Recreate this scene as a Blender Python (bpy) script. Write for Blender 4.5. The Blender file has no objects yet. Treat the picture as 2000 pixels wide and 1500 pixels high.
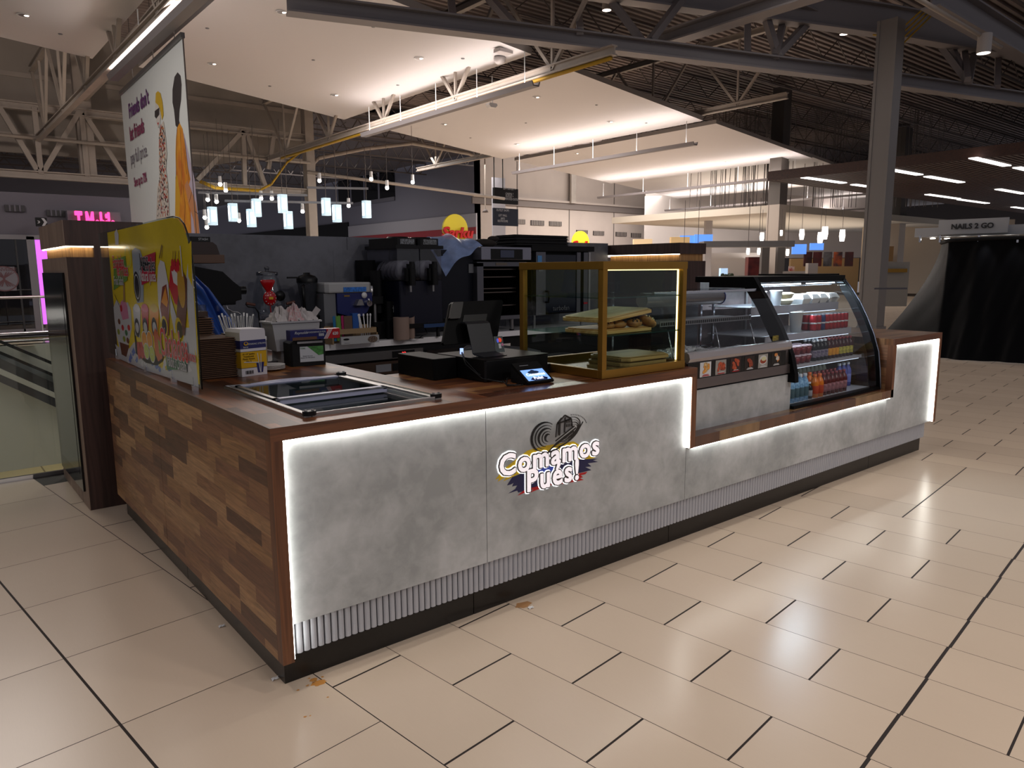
import bpy, math, random
from mathutils import Vector, Matrix
random.seed(7)
C = bpy.context.scene.collection
PI = math.pi
# ---------------- camera ----------------
FPX, YAW, PITCH, ROLL = 1434.38, 0.6841951579, 0.1552776405, 0.0060941977
CAM = Vector((-0.9470951, -2.5262603, 1.6066844))
_d = Vector((math.sin(YAW)*math.cos(PITCH), math.cos(YAW)*math.cos(PITCH), -math.sin(PITCH)))
_r = Vector((math.cos(YAW), -math.sin(YAW), 0))
_n = _d.cross(_r)
_R = math.cos(ROLL)*_r + math.sin(ROLL)*_n
_N = -math.sin(ROLL)*_r + math.cos(ROLL)*_n
cam = bpy.data.cameras.new('camera'); co = bpy.data.objects.new('camera', cam); C.objects.link(co)
co.matrix_world = Matrix(((_R.x, -_N.x, -_d.x, CAM.x), (_R.y, -_N.y, -_d.y, CAM.y), (_R.z, -_N.z, -_d.z, CAM.z), (0, 0, 0, 1)))
cam.sensor_width = 36; cam.lens = 36*FPX/2000; cam.clip_start = .05; cam.clip_end = 300
sc = bpy.context.scene; sc.camera = co
sc.view_settings.view_transform = 'Standard'; sc.view_settings.look = 'None'
sc.view_settings.gamma = 1; sc.view_settings.use_curve_mapping = False
sc.view_settings.exposure = 0.0
sc.cycles.max_bounces = 7; sc.cycles.transparent_max_bounces = 24
sc.cycles.use_denoising = True; sc.cycles.sample_clamp_indirect = 4; sc.cycles.use_light_tree = True
sc.cycles.caustics_reflective = False; sc.cycles.caustics_refractive = False
# ---------------- world: night, dim light bouncing round the hall ----------------
w = bpy.data.worlds.new('world'); sc.world = w; w.use_nodes = True
w.node_tree.nodes['Background'].inputs[0].default_value = (.62, .60, .66, 1)
w.node_tree.nodes['Background'].inputs[1].default_value = .34

def lamp(name, kind, loc, power, color=(1, .86, .72), size=.3, size_y=None, tgt=None, spot=None, blend=.6, spread=None):
    l = bpy.data.lights.new(name, kind); l.energy = power; l.color = color
    if kind == 'AREA':
        l.size = size
        if size_y: l.shape = 'RECTANGLE'; l.size_y = size_y
        if spread: l.spread = spread
    else: l.shadow_soft_size = size
    if kind == 'SPOT': l.spot_size = spot; l.spot_blend = blend
    o = bpy.data.objects.new(name, l); C.objects.link(o); o.location = loc
    if tgt is not None: o.rotation_euler = (Vector(tgt)-Vector(loc)).to_track_quat('-Z', 'Y').to_euler()
    return o
WARM = (1, .87, .75)
# ceiling downlights over the walkway in front of the kiosk
for (x, y, pw) in ((1.9, -4.4, 355), (5.2, -3.4, 345), (-2.4, -1.2, 245), (8.6, -1.6, 190), (-.4, -5.0, 230)):
    lamp('downlight_or_fill_spot', 'SPOT', (x, y, 6.6), pw, WARM, .16, tgt=(x, y, 0), spot=math.radians(98), blend=.8)
for (x, y, tx, pw) in ((.5, -8.5, 1.0, 400), (6.0, -8.0, 4.5, 380)):  # unseen fill spots added to light the kiosk's upright front faces
    lamp('downlight_or_fill_spot', 'SPOT', (x, y, 6.6), pw, (1, .93, .86), .3, tgt=(tx, -.5, .4), spot=math.radians(70), blend=.9)
lamp('ceiling_downlight_far', 'SPOT', (14.5, 2.5, 6.4), 130, WARM, .2, tgt=(14.5, 2.5, 0), spot=math.radians(110), blend=.8)
# lamps of sloping panels and wood ceiling, plus fill added to brighten far hall
for (x, y, z, sx, sy, pw) in ((-1, 11, 6.8, 3, 6, 270), (8, 16, 6.7, 4, 6, 620), (18, 20, 6.7, 4, 7, 760), (29, 23, 6.7, 5, 8, 900), (41, 27, 6.6, 5, 9, 900), (22, 33, 7.5, 10, 4, 900), (40, 36, 7, 12, 3, 900), (22, 50, 9, 8, 8, 420), (13, 5, 7.3, 5, 3, 40), (36, 4, 4.9, 12, 8, 220)):
    lamp('ceiling_lamp_or_hall_fill', 'AREA', (x, y, z), pw, (1, .92, .86), sx, sy, tgt=(x, y, 0))
lamp('wall_fill', 'AREA', (40, 33.5, 8.6), 700, (1, .93, .88), 16, 1, tgt=(40, 40, 8.8))  # unseen fill added to brighten the top of the long pale wall
lamp('wall_fill', 'SPOT', (-2, 17, 6.3), 900, (1, .84, .74), .4, tgt=(1, 29, 7), spot=math.radians(120), blend=.9)  # fill spot added to lift the wall behind the left truss

# ---------------- pixel helpers ----------------
def ray(px, py):
    return _R*((px-1000)/FPX) + _N*((py-750)/FPX) + _d
def P(px, py, ax, val):
    v = ray(px, py); i = 'xyz'.index(ax)
    return CAM + v*((val-CAM[i])/v[i])
def D(px, py, dist):
    v = ray(px, py); return CAM + v*(dist/math.hypot(v.x, v.y))

# ---------------- materials ----------------
MATS = {}
def s2l(c):
    return tuple((x/255/12.92 if x/255 <= .04045 else ((x/255+.055)/1.055)**2.4) for x in c)
def hexc(h): return tuple(int(h[i:i+2], 16) for i in (0, 2, 4))
def mat(name, col, rough=.5, metal=0., emit=0., spec=.5, alpha=1., trans=0., noise=0., nscale=20., bump=0., bscale=60., coat=0., ecol=None, two=None):
    if name in MATS: return MATS[name]
    m = bpy.data.materials.new(name); m.use_nodes = True; nt = m.node_tree; b = nt.nodes['Principled BSDF']
    c = s2l(hexc(col)) if isinstance(col, str) else col
    b.inputs['Base Color'].default_value = (*c, 1); b.inputs['Roughness'].default_value = rough
    b.inputs['Metallic'].default_value = metal; b.inputs['Specular IOR Level'].default_value = spec
    b.inputs['Alpha'].default_value = alpha; b.inputs['Transmission Weight'].default_value = trans
    b.inputs['Coat Weight'].default_value = coat
    if emit: 
        ec = s2l(hexc(ecol)) if ecol else c
        b.inputs['Emission Color'].default_value = (*ec, 1); b.inputs['Emission Strength'].default_value = emit
    if noise or bump:
        tc = nt.nodes.new('ShaderNodeTexCoord')
    if noise:
        n = nt.nodes.new('ShaderNodeTexNoise'); n.inputs['Scale'].default_value = nscale; n.inputs['Detail'].default_value = 6
        nt.links.new(tc.outputs['Object'], n.inputs['Vector'])
        mx = nt.nodes.new('ShaderNodeMix'); mx.data_type = 'RGBA'
        c2 = s2l(hexc(two)) if two else tuple(x*(1-noise) for x in c)
        c1 = c if two else tuple(min(1, x*(1+noise)) for x in c)
        mr = nt.nodes.new('ShaderNodeMapRange'); mr.inputs[1].default_value = .35; mr.inputs[2].default_value = .65
        nt.links.new(n.outputs['Fac'], mr.inputs[0]); nt.links.new(mr.outputs[0], mx.inputs[0])
        mx.inputs[6].default_value = (*c2, 1); mx.inputs[7].default_value = (*c1, 1)
        nt.links.new(mx.outputs[2], b.inputs['Base Color'])
    if bump:
        n2 = nt.nodes.new('ShaderNodeTexNoise'); n2.inputs['Scale'].default_value = bscale; n2.inputs['Detail'].default_value = 4
        nt.links.new(tc.outputs['Object'], n2.inputs['Vector'])
        bp = nt.nodes.new('ShaderNodeBump'); bp.inputs['Strength'].default_value = bump; bp.inputs['Distance'].default_value = .01
        nt.links.new(n2.outputs['Fac'], bp.inputs['Height']); nt.links.new(bp.outputs[0], b.inputs['Normal'])
    MATS[name] = m; return m
def glass(name, tint='ffffff', refl=.1, rough=.02, alpha=.1):
    """thin pane: mostly see-through plus a clear reflection"""
    if name in MATS: return MATS[name]
    m = bpy.data.materials.new(name); m.use_nodes = True; nt = m.node_tree; nt.nodes.clear()
    o = nt.nodes.new('ShaderNodeOutputMaterial'); t = nt.nodes.new('ShaderNodeBsdfTransparent'); g = nt.nodes.new('ShaderNodeBsdfGlossy')
    t.inputs[0].default_value = (*s2l(hexc(tint)), 1); g.inputs['Roughness'].default_value = rough
    fr = nt.nodes.new('ShaderNodeLayerWeight'); fr.inputs[0].default_value = .5
    pw_ = nt.nodes.new('ShaderNodeMath'); pw_.operation = 'POWER'; pw_.inputs[1].default_value = 4.0; nt.links.new(fr.outputs['Facing'], pw_.inputs[0])
    ad = nt.nodes.new('ShaderNodeMath'); ad.operation = 'MULTIPLY_ADD'; ad.inputs[1].default_value = .55; ad.inputs[2].default_value = .02+refl*.15
    mx = nt.nodes.new('ShaderNodeMixShader')
    nt.links.new(pw_.outputs[0], ad.inputs[0]); nt.links.new(ad.outputs[0], mx.inputs[0])
    nt.links.new(t.outputs[0], mx.inputs[1]); nt.links.new(g.outputs[0], mx.inputs[2]); nt.links.new(mx.outputs[0], o.inputs[0])
    MATS[name] = m; return m
def emis(name, col, s): return mat(name, col, .6, emit=s)

def plank_mat(name, ua, va, L, Hh, tones, rough=.38, rowjit=1.0, grain=1.0, coat=0.):
    """butcher-block staves: length along axis ua, rows along axis va"""
    m = bpy.data.materials.new(name); m.use_nodes = True; nt = m.node_tree; b = nt.nodes['Principled BSDF']; N = nt.nodes.new; K = nt.links.new
    tc = N('ShaderNodeTexCoord'); sp = N('ShaderNodeSeparateXYZ'); K(tc.outputs['Object'], sp.inputs[0])
    def mth(op, a, b_=None, c=None):
        n = N('ShaderNodeMath'); n.operation = op
        for i, v in enumerate((a, b_, c)):
            if v is None: continue
            if isinstance(v, (int, float)): n.inputs[i].default_value = v
            else: K(v, n.inputs[i])
        return n.outputs[0]
    u, v = sp.outputs['XYZ'.index(ua)], sp.outputs['XYZ'.index(va)]
    row = mth('FLOOR', mth('DIVIDE', mth('ADD', v, 13.003), Hh))
    wn = N('ShaderNodeTexWhiteNoise'); wn.noise_dimensions = '1D'; K(row, wn.inputs['W'])
    cell = mth('FLOOR', mth('ADD', mth('DIVIDE', mth('ADD', u, 17.0), L), mth('MULTIPLY', wn.outputs['Value'], rowjit*7)))
    cv = N('ShaderNodeCombineXYZ'); K(row, cv.inputs[0]); K(cell, cv.inputs[1])
    w2 = N('ShaderNodeTexWhiteNoise'); w2.noise_dimensions = '2D'; K(cv.outputs[0], w2.inputs['Vector'])
    cr = N('ShaderNodeValToRGB'); cr.color_ramp.interpolation = 'CONSTANT'
    e = cr.color_ramp.elements
    while len(e) < len(tones): e.new(.5)
    for i, t in enumerate(tones): e[i].position = i/len(tones); e[i].color = (*s2l(hexc(t)), 1)
    K(w2.outputs['Value'], cr.inputs[0])
    # grain
    gv = N('ShaderNodeCombineXYZ'); K(mth('MULTIPLY', u, 3.0), gv.inputs[0]); K(mth('MULTIPLY', v, 38.0), gv.inputs[1]); K(mth('MULTIPLY', w2.outputs['Value'], 50), gv.inputs[2])
    gn = N('ShaderNodeTexNoise'); gn.inputs['Scale'].default_value = 1.6; gn.inputs['Detail'].default_value = 5; gn.inputs['Distortion'].default_value = 1.2; K(gv.outputs[0], gn.inputs['Vector'])
    mr = N('ShaderNodeMapRange'); mr.inputs[1].default_value = .3; mr.inputs[2].default_value = .75; mr.inputs[3].default_value = 1-.42*grain; mr.inputs[4].default_value = 1+.2*grain
    K(gn.outputs['Fac'], mr.inputs[0])
    mx = N('ShaderNodeVectorMath'); mx.operation = 'SCALE'; K(cr.outputs[0], mx.inputs[0]); K(mr.outputs[0], mx.inputs[3])
    K(mx.outputs[0], b.inputs['Base Color']); b.inputs['Roughness'].default_value = rough; b.inputs['Coat Weight'].default_value = coat; b.inputs['Coat Roughness'].default_value = .15
    MATS[name] = m; return m
def veneer(name, c1, c2, ax='Z', rough=.45, sc_=1.0):
    """long-grained veneer, grain along ax"""
    m = bpy.data.materials.new(name); m.use_nodes = True; nt = m.node_tree; b = nt.nodes['Principled BSDF']; N = nt.nodes.new; K = nt.links.new
    tc = N('ShaderNodeTexCoord'); mp = N('ShaderNodeMapping'); K(tc.outputs['Object'], mp.inputs[0])
    s = [26*sc_]*3; s['XYZ'.index(ax)] = 1.3*sc_; mp.inputs['Scale'].default_value = s
    n = N('ShaderNodeTexNoise'); n.inputs['Scale'].default_value = 1; n.inputs['Detail'].default_value = 5; n.inputs['Distortion'].default_value = 1.6; K(mp.outputs[0], n.inputs['Vector'])
    cr = N('ShaderNodeValToRGB'); e = cr.color_ramp.elements; e[0].position = .32; e[1].position = .68
    e[0].color = (*s2l(hexc(c1)), 1); e[1].color = (*s2l(hexc(c2)), 1)
    K(n.outputs['Fac'], cr.inputs[0]); K(cr.outputs[0], b.inputs['Base Color']); b.inputs['Roughness'].default_value = rough
    MATS[name] = m; return m

# ---------------- mesh builder ----------------
class MB:
    def __init__(s): s.v = []; s.f = []; s.m = []; s.s = []; s.mats = []
    def mi(s, m):
        if m not in s.mats: s.mats.append(m)
        return s.mats.index(m)
    def add(s, vs, fs, m, smooth=False, M=None):
        o = len(s.v); i = s.mi(m)
        for p in vs:
            p = Vector(p)
            if M is not None: p = M @ p
            s.v.append(p)
        for f in fs: s.f.append(tuple(o+k for k in f)); s.m.append(i); s.s.append(smooth)
        return s
    def box(s, x0, x1, y0, y1, z0, z1, m, M=None, c=0.):
        if c > 0:
            c = min(c, abs(x1-x0)/2.01, abs(y1-y0)/2.01)
            pts = [(x0+c, y0), (x1-c, y0), (x1, y0+c), (x1, y1-c), (x1-c, y1), (x0+c, y1), (x0, y1-c), (x0, y0+c)]
            return s.prism(pts, 'z', z0, z1, m, M=M)
        vs = [(x, y, z) for z in (z0, z1) for y in (y0, y1) for x in (x0, x1)]
        return s.add(vs, [(0, 2, 3, 1), (4, 5, 7, 6), (0, 1, 5, 4), (2, 6, 7, 3), (0, 4, 6, 2), (1, 3, 7, 5)], m, M=M)
    def prism(s, pts, ax, a0, a1, m, smooth=False, M=None):
        """polygon extruded along ax; pts in the other two axes, in xyz order"""
        def mk(p, a): return {'x': (a, p[0], p[1]), 'y': (p[0], a, p[1]), 'z': (p[0], p[1], a)}[ax]
        n = len(pts); vs = [mk(p, a0) for p in pts]+[mk(p, a1) for p in pts]
        s.add(vs, [tuple(range(n-1, -1, -1)), tuple(range(n, 2*n))], m, False, M)
        o = len(s.v)-2*n; i = s.mi(m)
        for k in range(n):
            j = (k+1) % n; s.f.append((o+k, o+j, o+n+j, o+n+k)); s.m.append(i); s.s.append(smooth)
        return s
    def poly(s, pts, m): return s.add(pts, [tuple(range(len(pts)))], m)
    def cyl(s, p0, p1, r0, m, r1=None, n=16, smooth=True, caps=True, M=None):
        p0, p1 = Vector(p0), Vector(p1); r1 = r0 if r1 is None else r1
        d = (p1-p0).normalized(); a = d.orthogonal().normalized(); b = d.cross(a)
        vs = []
        for p, r in ((p0, r0), (p1, r1)):
            for k in range(n): t = 2*PI*k/n; vs.append(p+a*(r*math.cos(t))+b*(r*math.sin(t)))
        s.add(vs, [(k, (k+1) % n, n+(k+1) % n, n+k) for k in range(n)], m, smooth, M)
        if caps: s.add(vs, [tuple(range(n-1, -1, -1)), tuple(range(n, 2*n))], m, False, M)
        return s
    def lathe(s, prof, c, m, n=20, M=None, smooth=True, sx=1., sy=1., a0=0., a1=2*PI):
        vs = []; q = len(prof); full = abs(a1-a0-2*PI) < 1e-6; nn = n if full else n+1
        for k in range(nn):
            t = a0+(a1-a0)*k/n
            for r, z in prof: vs.append((c[0]+r*math.cos(t)*sx, c[1]+r*math.sin(t)*sy, c[2]+z))
        fs = []
        for k in range(n):
            k2 = (k+1) % nn
            for i in range(q-1): fs.append((k*q+i, k2*q+i, k2*q+i+1, k*q+i+1))
        return s.add(vs, fs, m, smooth, M)
    def ball(s, c, r, m, sx=1., sy=1., sz=1., n=14, M=None):
        pr = [(r*math.sin(PI*i/8)+(1e-5), -r*math.cos(PI*i/8)*sz) for i in range(9)]
        return s.lathe(pr, c, m, n, M, True, sx, sy)
    def tube(s, path, r, m, n=8, smooth=True):
        path = [Vector(p) for p in path]; vs = []; fs = []; a = None
        for i, p in enumerate(path):
            d = (path[min(i+1, len(path)-1)]-path[max(i-1, 0)]).normalized()
            a = d.orthogonal().normalized() if a is None else (a-d*a.dot(d)).normalized()
            b = d.cross(a)
            for k in range(n): t = 2*PI*k/n; vs.append(p+a*(r*math.cos(t))+b*(r*math.sin(t)))
        for i in range(len(path)-1):
            for k in range(n): fs.append((i*n+k, i*n+(k+1) % n, (i+1)*n+(k+1) % n, (i+1)*n+k))
        fs += [tuple(range(n-1, -1, -1)), tuple(range((len(path)-1)*n, len(path)*n))]
        return s.add(vs, fs, m, smooth)
    def bar(s, p0, p1, w, h, m, up=(0, 0, 1)):
        """rectangular bar between two points, w across, h along up"""
        p0, p1 = Vector(p0), Vector(p1); d = (p1-p0).normalized(); u = Vector(up)
        if abs(d.dot(u)) > .99: u = Vector((0, 1, 0))
        a = d.cross(u).normalized(); b = a.cross(d)
        vs = [p+a*(i*w/2)+b*(j*h/2) for p in (p0, p1) for i, j in ((-1, -1), (1, -1), (1, 1), (-1, 1))]
        return s.add(vs, [(3, 2, 1, 0), (4, 5, 6, 7), (0, 1, 5, 4), (1, 2, 6, 5), (2, 3, 7, 6), (3, 0, 4, 7)], m)
    def ibeam(s, p0, p1, w, h, m, t=.02):
        p0, p1 = Vector(p0), Vector(p1); z = Vector((0, 0, 1))
        s.bar(p0+z*(h/2-t/2), p1+z*(h/2-t/2), w, t, m); s.bar(p0-z*(h/2-t/2), p1-z*(h/2-t/2), w, t, m)
        s.bar(p0, p1, t, h-2*t, m); return s
    def grid(s, fn, nu, nv, m, smooth=True):
        vs = [fn(i/nu, j/nv) for j in range(nv+1) for i in range(nu+1)]
        return s.add(vs, [(j*(nu+1)+i, j*(nu+1)+i+1, (j+1)*(nu+1)+i+1, (j+1)*(nu+1)+i) for j in range(nv) for i in range(nu)], m, smooth)
    def build(s, name, parent=None, label=None, cat=None, group=None, kind=None, bevel=0., recenter=True):
        me = bpy.data.meshes.new(name); me.from_pydata([tuple(v) for v in s.v], [], s.f)
        for m in s.mats: me.materials.append(m)
        me.polygons.foreach_set('material_index', s.m); me.polygons.foreach_set('use_smooth', s.s); me.update()
        o = bpy.data.objects.new(name, me); C.objects.link(o)
        if parent is not None:
            o.parent = parent; o.matrix_parent_inverse = Matrix.Translation(-Vector(parent.location)) if parent.rotation_euler[2] == 0 and parent.parent is None else Matrix()
        if bevel:
            b = o.modifiers.new('bevel', 'BEVEL'); b.width = bevel; b.segments = 2; b.limit_method = 'ANGLE'; b.angle_limit = .9
        tag(o, label, cat, group, kind)
        return o
def tag(o, label=None, cat=None, group=None, kind=None):
    if label: o['label'] = label
    if cat: o['category'] = cat
    if group: o['group'] = group
    if kind: o['kind'] = kind
    return o
def thing(name, label, cat, loc=(0, 0, 0), group=None, kind=None):
    """an Empty at the thing's base; its parts are built in world coordinates and parented to it"""
    o = bpy.data.objects.new(name, None); C.objects.link(o); o.location = loc; o.empty_display_size = .1
    return tag(o, label, cat, group, kind)
def struct(name, mb): return mb.build(name, kind='structure')
def dup(root, delta, label=None, rotz=0):
    """copy a thing with its parts and sub-parts, moved by delta"""
    r = root.copy(); C.objects.link(r); r.location = Vector(root.location)+Vector(delta); r.rotation_euler[2] = rotz
    if label: r['label'] = label
    def rec(a, b):
        for ch in list(a.children):
            if ch.name.startswith('__'): continue
            c = ch.copy(); C.objects.link(c); c.parent = b; c.matrix_parent_inverse = ch.matrix_parent_inverse.copy(); rec(ch, c)
    rec(root, r); return r
def text(name, body, size, m, parent, org, right, up, extrude=.002, offset=0., shear=0., xs=1., align='CENTER', space=1., label=None, bold=0.):
    cu = bpy.data.curves.new(name, 'FONT'); cu.body = body; cu.size = size; cu.extrude = extrude; cu.offset = offset; cu.shear = shear
    cu.align_x = align; cu.align_y = 'CENTER'; cu.space_character = space; cu.resolution_u = 3
    t = bpy.data.objects.new(name+'_src', cu); C.objects.link(t); bpy.context.view_layer.update()
    me = bpy.data.meshes.new_from_object(t.evaluated_get(bpy.context.evaluated_depsgraph_get()))
    bpy.data.objects.remove(t); bpy.data.curves.remove(cu)
    r, u = Vector(right).normalized(), Vector(up).normalized(); n = r.cross(u); o3 = Vector(org)
    if bold:
        vs = [v.co.copy() for v in me.vertices]; fs = [tuple(p_.vertices) for p_ in me.polygons]; nv = len(vs); V2 = []; F2 = []
        for k in range(13):
            dx, dy = (0, 0) if k == 12 else (bold*math.cos(k*PI/6), bold*math.sin(k*PI/6))
            V2 += [(v.x+dx/xs, v.y+dy, v.z-(k*1e-5)) for v in vs]; F2 += [tuple(i+nv*k for i in f) for f in fs]
        me = bpy.data.meshes.new(name); me.from_pydata(V2, [], F2)
    for v in me.vertices: v.co = o3+r*(v.co.x*xs)+u*v.co.y+n*v.co.z
    me.materials.clear(); me.materials.append(m); me.name = name
    o = bpy.data.objects.new(name, me); C.objects.link(o)
    if parent is not None: o.parent = parent; o.matrix_parent_inverse = Matrix.Translation(-Vector(parent.location))
    if label: o['label'] = label
    return o
def ell(cx, cy, rx, ry, n=20, rot=0.):
    return [(cx+rx*math.cos(2*PI*k/n)*math.cos(rot)-ry*math.sin(2*PI*k/n)*math.sin(rot), cy+rx*math.cos(2*PI*k/n)*math.sin(rot)+ry*math.sin(2*PI*k/n)*math.cos(rot)) for k in range(n)]
class Art:
    """flat printed artwork: polygons in a plane, later layers a hair in front"""
    def __init__(s, org, right, up, step=.0004):
        s.o = Vector(org); s.r = Vector(right).normalized(); s.u = Vector(up).normalized(); s.n = s.r.cross(s.u); s.mb = MB(); s.k = 1; s.step = step
    def pt(s, x, y, k=None): return s.o+s.r*x+s.u*y+s.n*(s.step*(s.k if k is None else k))
    def p(s, pts, m):
        s.mb.poly([s.pt(*q) for q in pts], m); s.k += 1; return s
    def e(s, cx, cy, rx, ry, m, rot=0., n=20): return s.p(ell(cx, cy, rx, ry, n, rot), m)
    def r_(s, x0, x1, y0, y1, m): return s.p([(x0, y0), (x1, y0), (x1, y1), (x0, y1)], m)
    def line(s, pts, w, m):
        for a, b in zip(pts, pts[1:]):
            d = Vector((b[0]-a[0], b[1]-a[1])); n = Vector((-d.y, d.x)).normalized()*w/2
            s.mb.poly([s.pt(a[0]+n.x, a[1]+n.y), s.pt(a[0]-n.x, a[1]-n.y), s.pt(b[0]-n.x, b[1]-n.y), s.pt(b[0]+n.x, b[1]+n.y)], m)
        s.k += 1; return s

# shared materials
BLK = mat('black_plastic', '0a0a0c', .38, spec=.3)
BLKM = mat('black_matte', '0e0e11', .7, spec=.25)
STEEL = mat('brushed_steel', 'a9a7a8', .3, 1.)
DSTEEL = mat('dark_steel', '6c6a6e', .35, 1.)
CHROME = mat('chrome', 'd8d8dc', .12, 1.)
WHITE = mat('white_plastic', 'dcdcde', .4)
GREYP = mat('grey_plastic', '77787e', .45)
# ================= FLOOR =================
TH = math.radians(6.85); U = Vector((math.cos(TH), math.sin(TH), 0)); V = Vector((-math.sin(TH), math.cos(TH), 0))
def tile_mat():
    m = bpy.data.materials.new('porcelain_tile'); m.use_nodes = True; nt = m.node_tree; b = nt.nodes['Principled BSDF']; N = nt.nodes.new; K = nt.links.new
    tc = N('ShaderNodeTexCoord'); mp = N('ShaderNodeMapping'); mp.inputs['Rotation'].default_value = (0, 0, -TH); mp.inputs['Scale'].default_value = (260, 7, 1); K(tc.outputs['Object'], mp.inputs[0])
    n = N('ShaderNodeTexNoise'); n.inputs['Scale'].default_value = 1.5; n.inputs['Detail'].default_value = 4; K(mp.outputs[0], n.inputs['Vector'])
    n2 = N('ShaderNodeTexNoise'); n2.inputs['Scale'].default_value = 1.3; n2.inputs['Detail'].default_value = 5; K(tc.outputs['Object'], n2.inputs['Vector'])
    g = N('ShaderNodeNewGeometry')
    a = N('ShaderNodeMath'); a.operation = 'MULTIPLY_ADD'; a.inputs[1].default_value = .05; K(n.outputs['Fac'], a.inputs[0]); a.inputs[2].default_value = .915
    a2 = N('ShaderNodeMath'); a2.operation = 'MULTIPLY_ADD'; a2.inputs[1].default_value = .09; K(g.outputs['Random Per Island'], a2.inputs[0]); K(a.outputs[0], a2.inputs[2])
    a3 = N('ShaderNodeMath'); a3.operation = 'MULTIPLY_ADD'; a3.inputs[1].default_value = .12; K(n2.outputs['Fac'], a3.inputs[0]); K(a2.outputs[0], a3.inputs[2])
    a4 = N('ShaderNodeMath'); a4.operation = 'SUBTRACT'; K(a3.outputs[0], a4.inputs[0]); a4.inputs[1].default_value = .09
    v = N('ShaderNodeVectorMath'); v.operation = 'SCALE'; v.inputs[0].default_value = s2l((212, 193, 173)); K(a4.outputs[0], v.inputs[3])
    K(v.outputs[0], b.inputs['Base Color']); b.inputs['Roughness'].default_value = .24; b.inputs['Specular IOR Level'].default_value = .55
    r = N('ShaderNodeMapRange'); r.inputs[3].default_value = .225; r.inputs[4].default_value = .265; K(n.outputs['Fac'], r.inputs[0]); K(r.outputs[0], b.inputs['Roughness'])
    return m
TILE = tile_mat(); GROUT = mat('dark_grout', '2a211e', .8)
W_, L_ = .3298, .662; U0 = .174
fl = MB()
def inside(c): # slab edge of the opening on the left
    return not (c.x < 4.0 and c.y > 4.24 and c.y < 17)
def tile(u0, u1, v0, v1, gu0=.0014, gu1=.0014, gv0=.004, gv1=.004):
    c = U*((u0+u1)/2)+V*((v0+v1)/2)
    if not inside(c): return
    a, b, c_, d = u0+gu0, u1-gu1, v0+gv0, v1-gv1
    fl.poly([U*a+V*c_, U*b+V*c_, U*b+V*d, U*a+V*d], TILE)
# square tiles left of the seam
for i in range(-9, 0):
    for j in range(-8, 30):
        u1 = U0+(i+1)*.657; v0 = -.365+j*L_
        tile(u1-.657, u1, v0, v0+L_, .005, .003 if i == -1 else .005, .002, .002)
# running bond strips
VT = -1.708
for k in range(0, 130):
    u0 = U0+k*W_; u1 = u0+W_
    sq = 11 <= k <= 15
    off = -.05 if k % 2 == 0 else -.38
    if sq: off = -.38
    if sq and k in (12, 14): u1 = u0+2*W_
    if sq and k in (13, 15): continue
    j = -9
    while j < 60:
        v0 = off+j*L_; v1 = v0+L_; j += 1
        if v1 <= VT+.02 or v0 >= VT-.02 or sq: 
            if v0 > 34: break
            tile(u0, u1, v0, v1, gv0=.0065 if abs(v0-VT) < .02 else .0045, gv1=.0065 if abs(v1-VT) < .02 else .0045)
        else:
            tile(u0, u1, v0, VT, gv1=.0065); tile(u0, u1, VT, v1, gv0=.0065)
GR = -.0015
for (x0, x1, y0, y1) in ((-7, 4, -8, 4.24), (4, 46, -14, 40), (-30, 4, 17, 40), (-7, 4, -14, -8)):
    fl.poly([(x0, y0, GR), (x1, y0, GR), (x1, y1, GR), (x0, y1, GR)], GROUT)
fl.box(-7, 4.0, 4.24, 4.27, -.35, -.002, mat('slab_edge', '9a948e', .6))
fl.box(3.98, 4.0, 4.24, 17, -.35, -.002, MATS['slab_edge'])
struct('floor', fl)
# spilled coffee stain and drips
ST = mat('coffee_stain', 'c48a48', .35)
def blot(cx, cy, r, h=.0006, n=22, lb=None, gr=None):
    st = MB(); st.poly([(cx+r*(1+.28*random.uniform(-1, 1))*math.cos(2*PI*k/n), cy+r*.8*(1+.28*random.uniform(-1, 1))*math.sin(2*PI*k/n), h) for k in range(n)], ST)
    st.build('coffee_spill', label=lb, cat='stain', group=gr)
c = P(623, 1334, 'z', 0); blot(c.x, c.y, .028, lb='largest dried orange brown coffee splash by the kiosk corner'); c = P(613, 1328, 'z', 0); blot(c.x, c.y, .016, lb='medium coffee splash touching the largest one')
for q in ((604, 1325, .006), (601, 1339, .007), (630, 1322, .007), (582, 1348, .006), (640, 1362, .005), (596, 1400, .006), (606, 1398, .004), (612, 1333, .004)):
    c = P(q[0], q[1], 'z', 0); blot(c.x, c.y, q[2], n=10, lb='tiny brown coffee drip on the tiles near the splash', gr='coffee drips')
s2_ = MB(); c = P(1022, 1181, 'z', 0)
s2_.poly([(c.x+.045*(1+.3*random.uniform(-1, 1))*math.cos(2*PI*k/12), c.y+.03*(1+.3*random.uniform(-1, 1))*math.sin(2*PI*k/12), .0008) for k in range(12)], mat('chip_brown', 'a97e55', .6))
s2_.build('floor_stain', label='brown scuffed patch on floor near middle kickboard', cat='stain')
for q, nm, lb in (((1037, 1188), 'paper_scrap', 'tiny white paper scrap beside brown floor patch'), ((433, 1224), 'paper_scrap', 'white paper crumb beside the left wooden panel'), ((537, 1327), 'paper_scrap', 'white crumb next to dark kickboard corner')):
    c = P(*q, 'z', 0); pm = MB(); n = 7
    pm.grid(lambda a, b: Vector((c.x+.03*a-.015+.006*math.sin(9*b), c.y+.02*b-.01, .001+.006*abs(math.sin(5*a+3*b)))), 4, 3, WHITE, False)
    pm.build(nm, label=lb, cat='litter')

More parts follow.
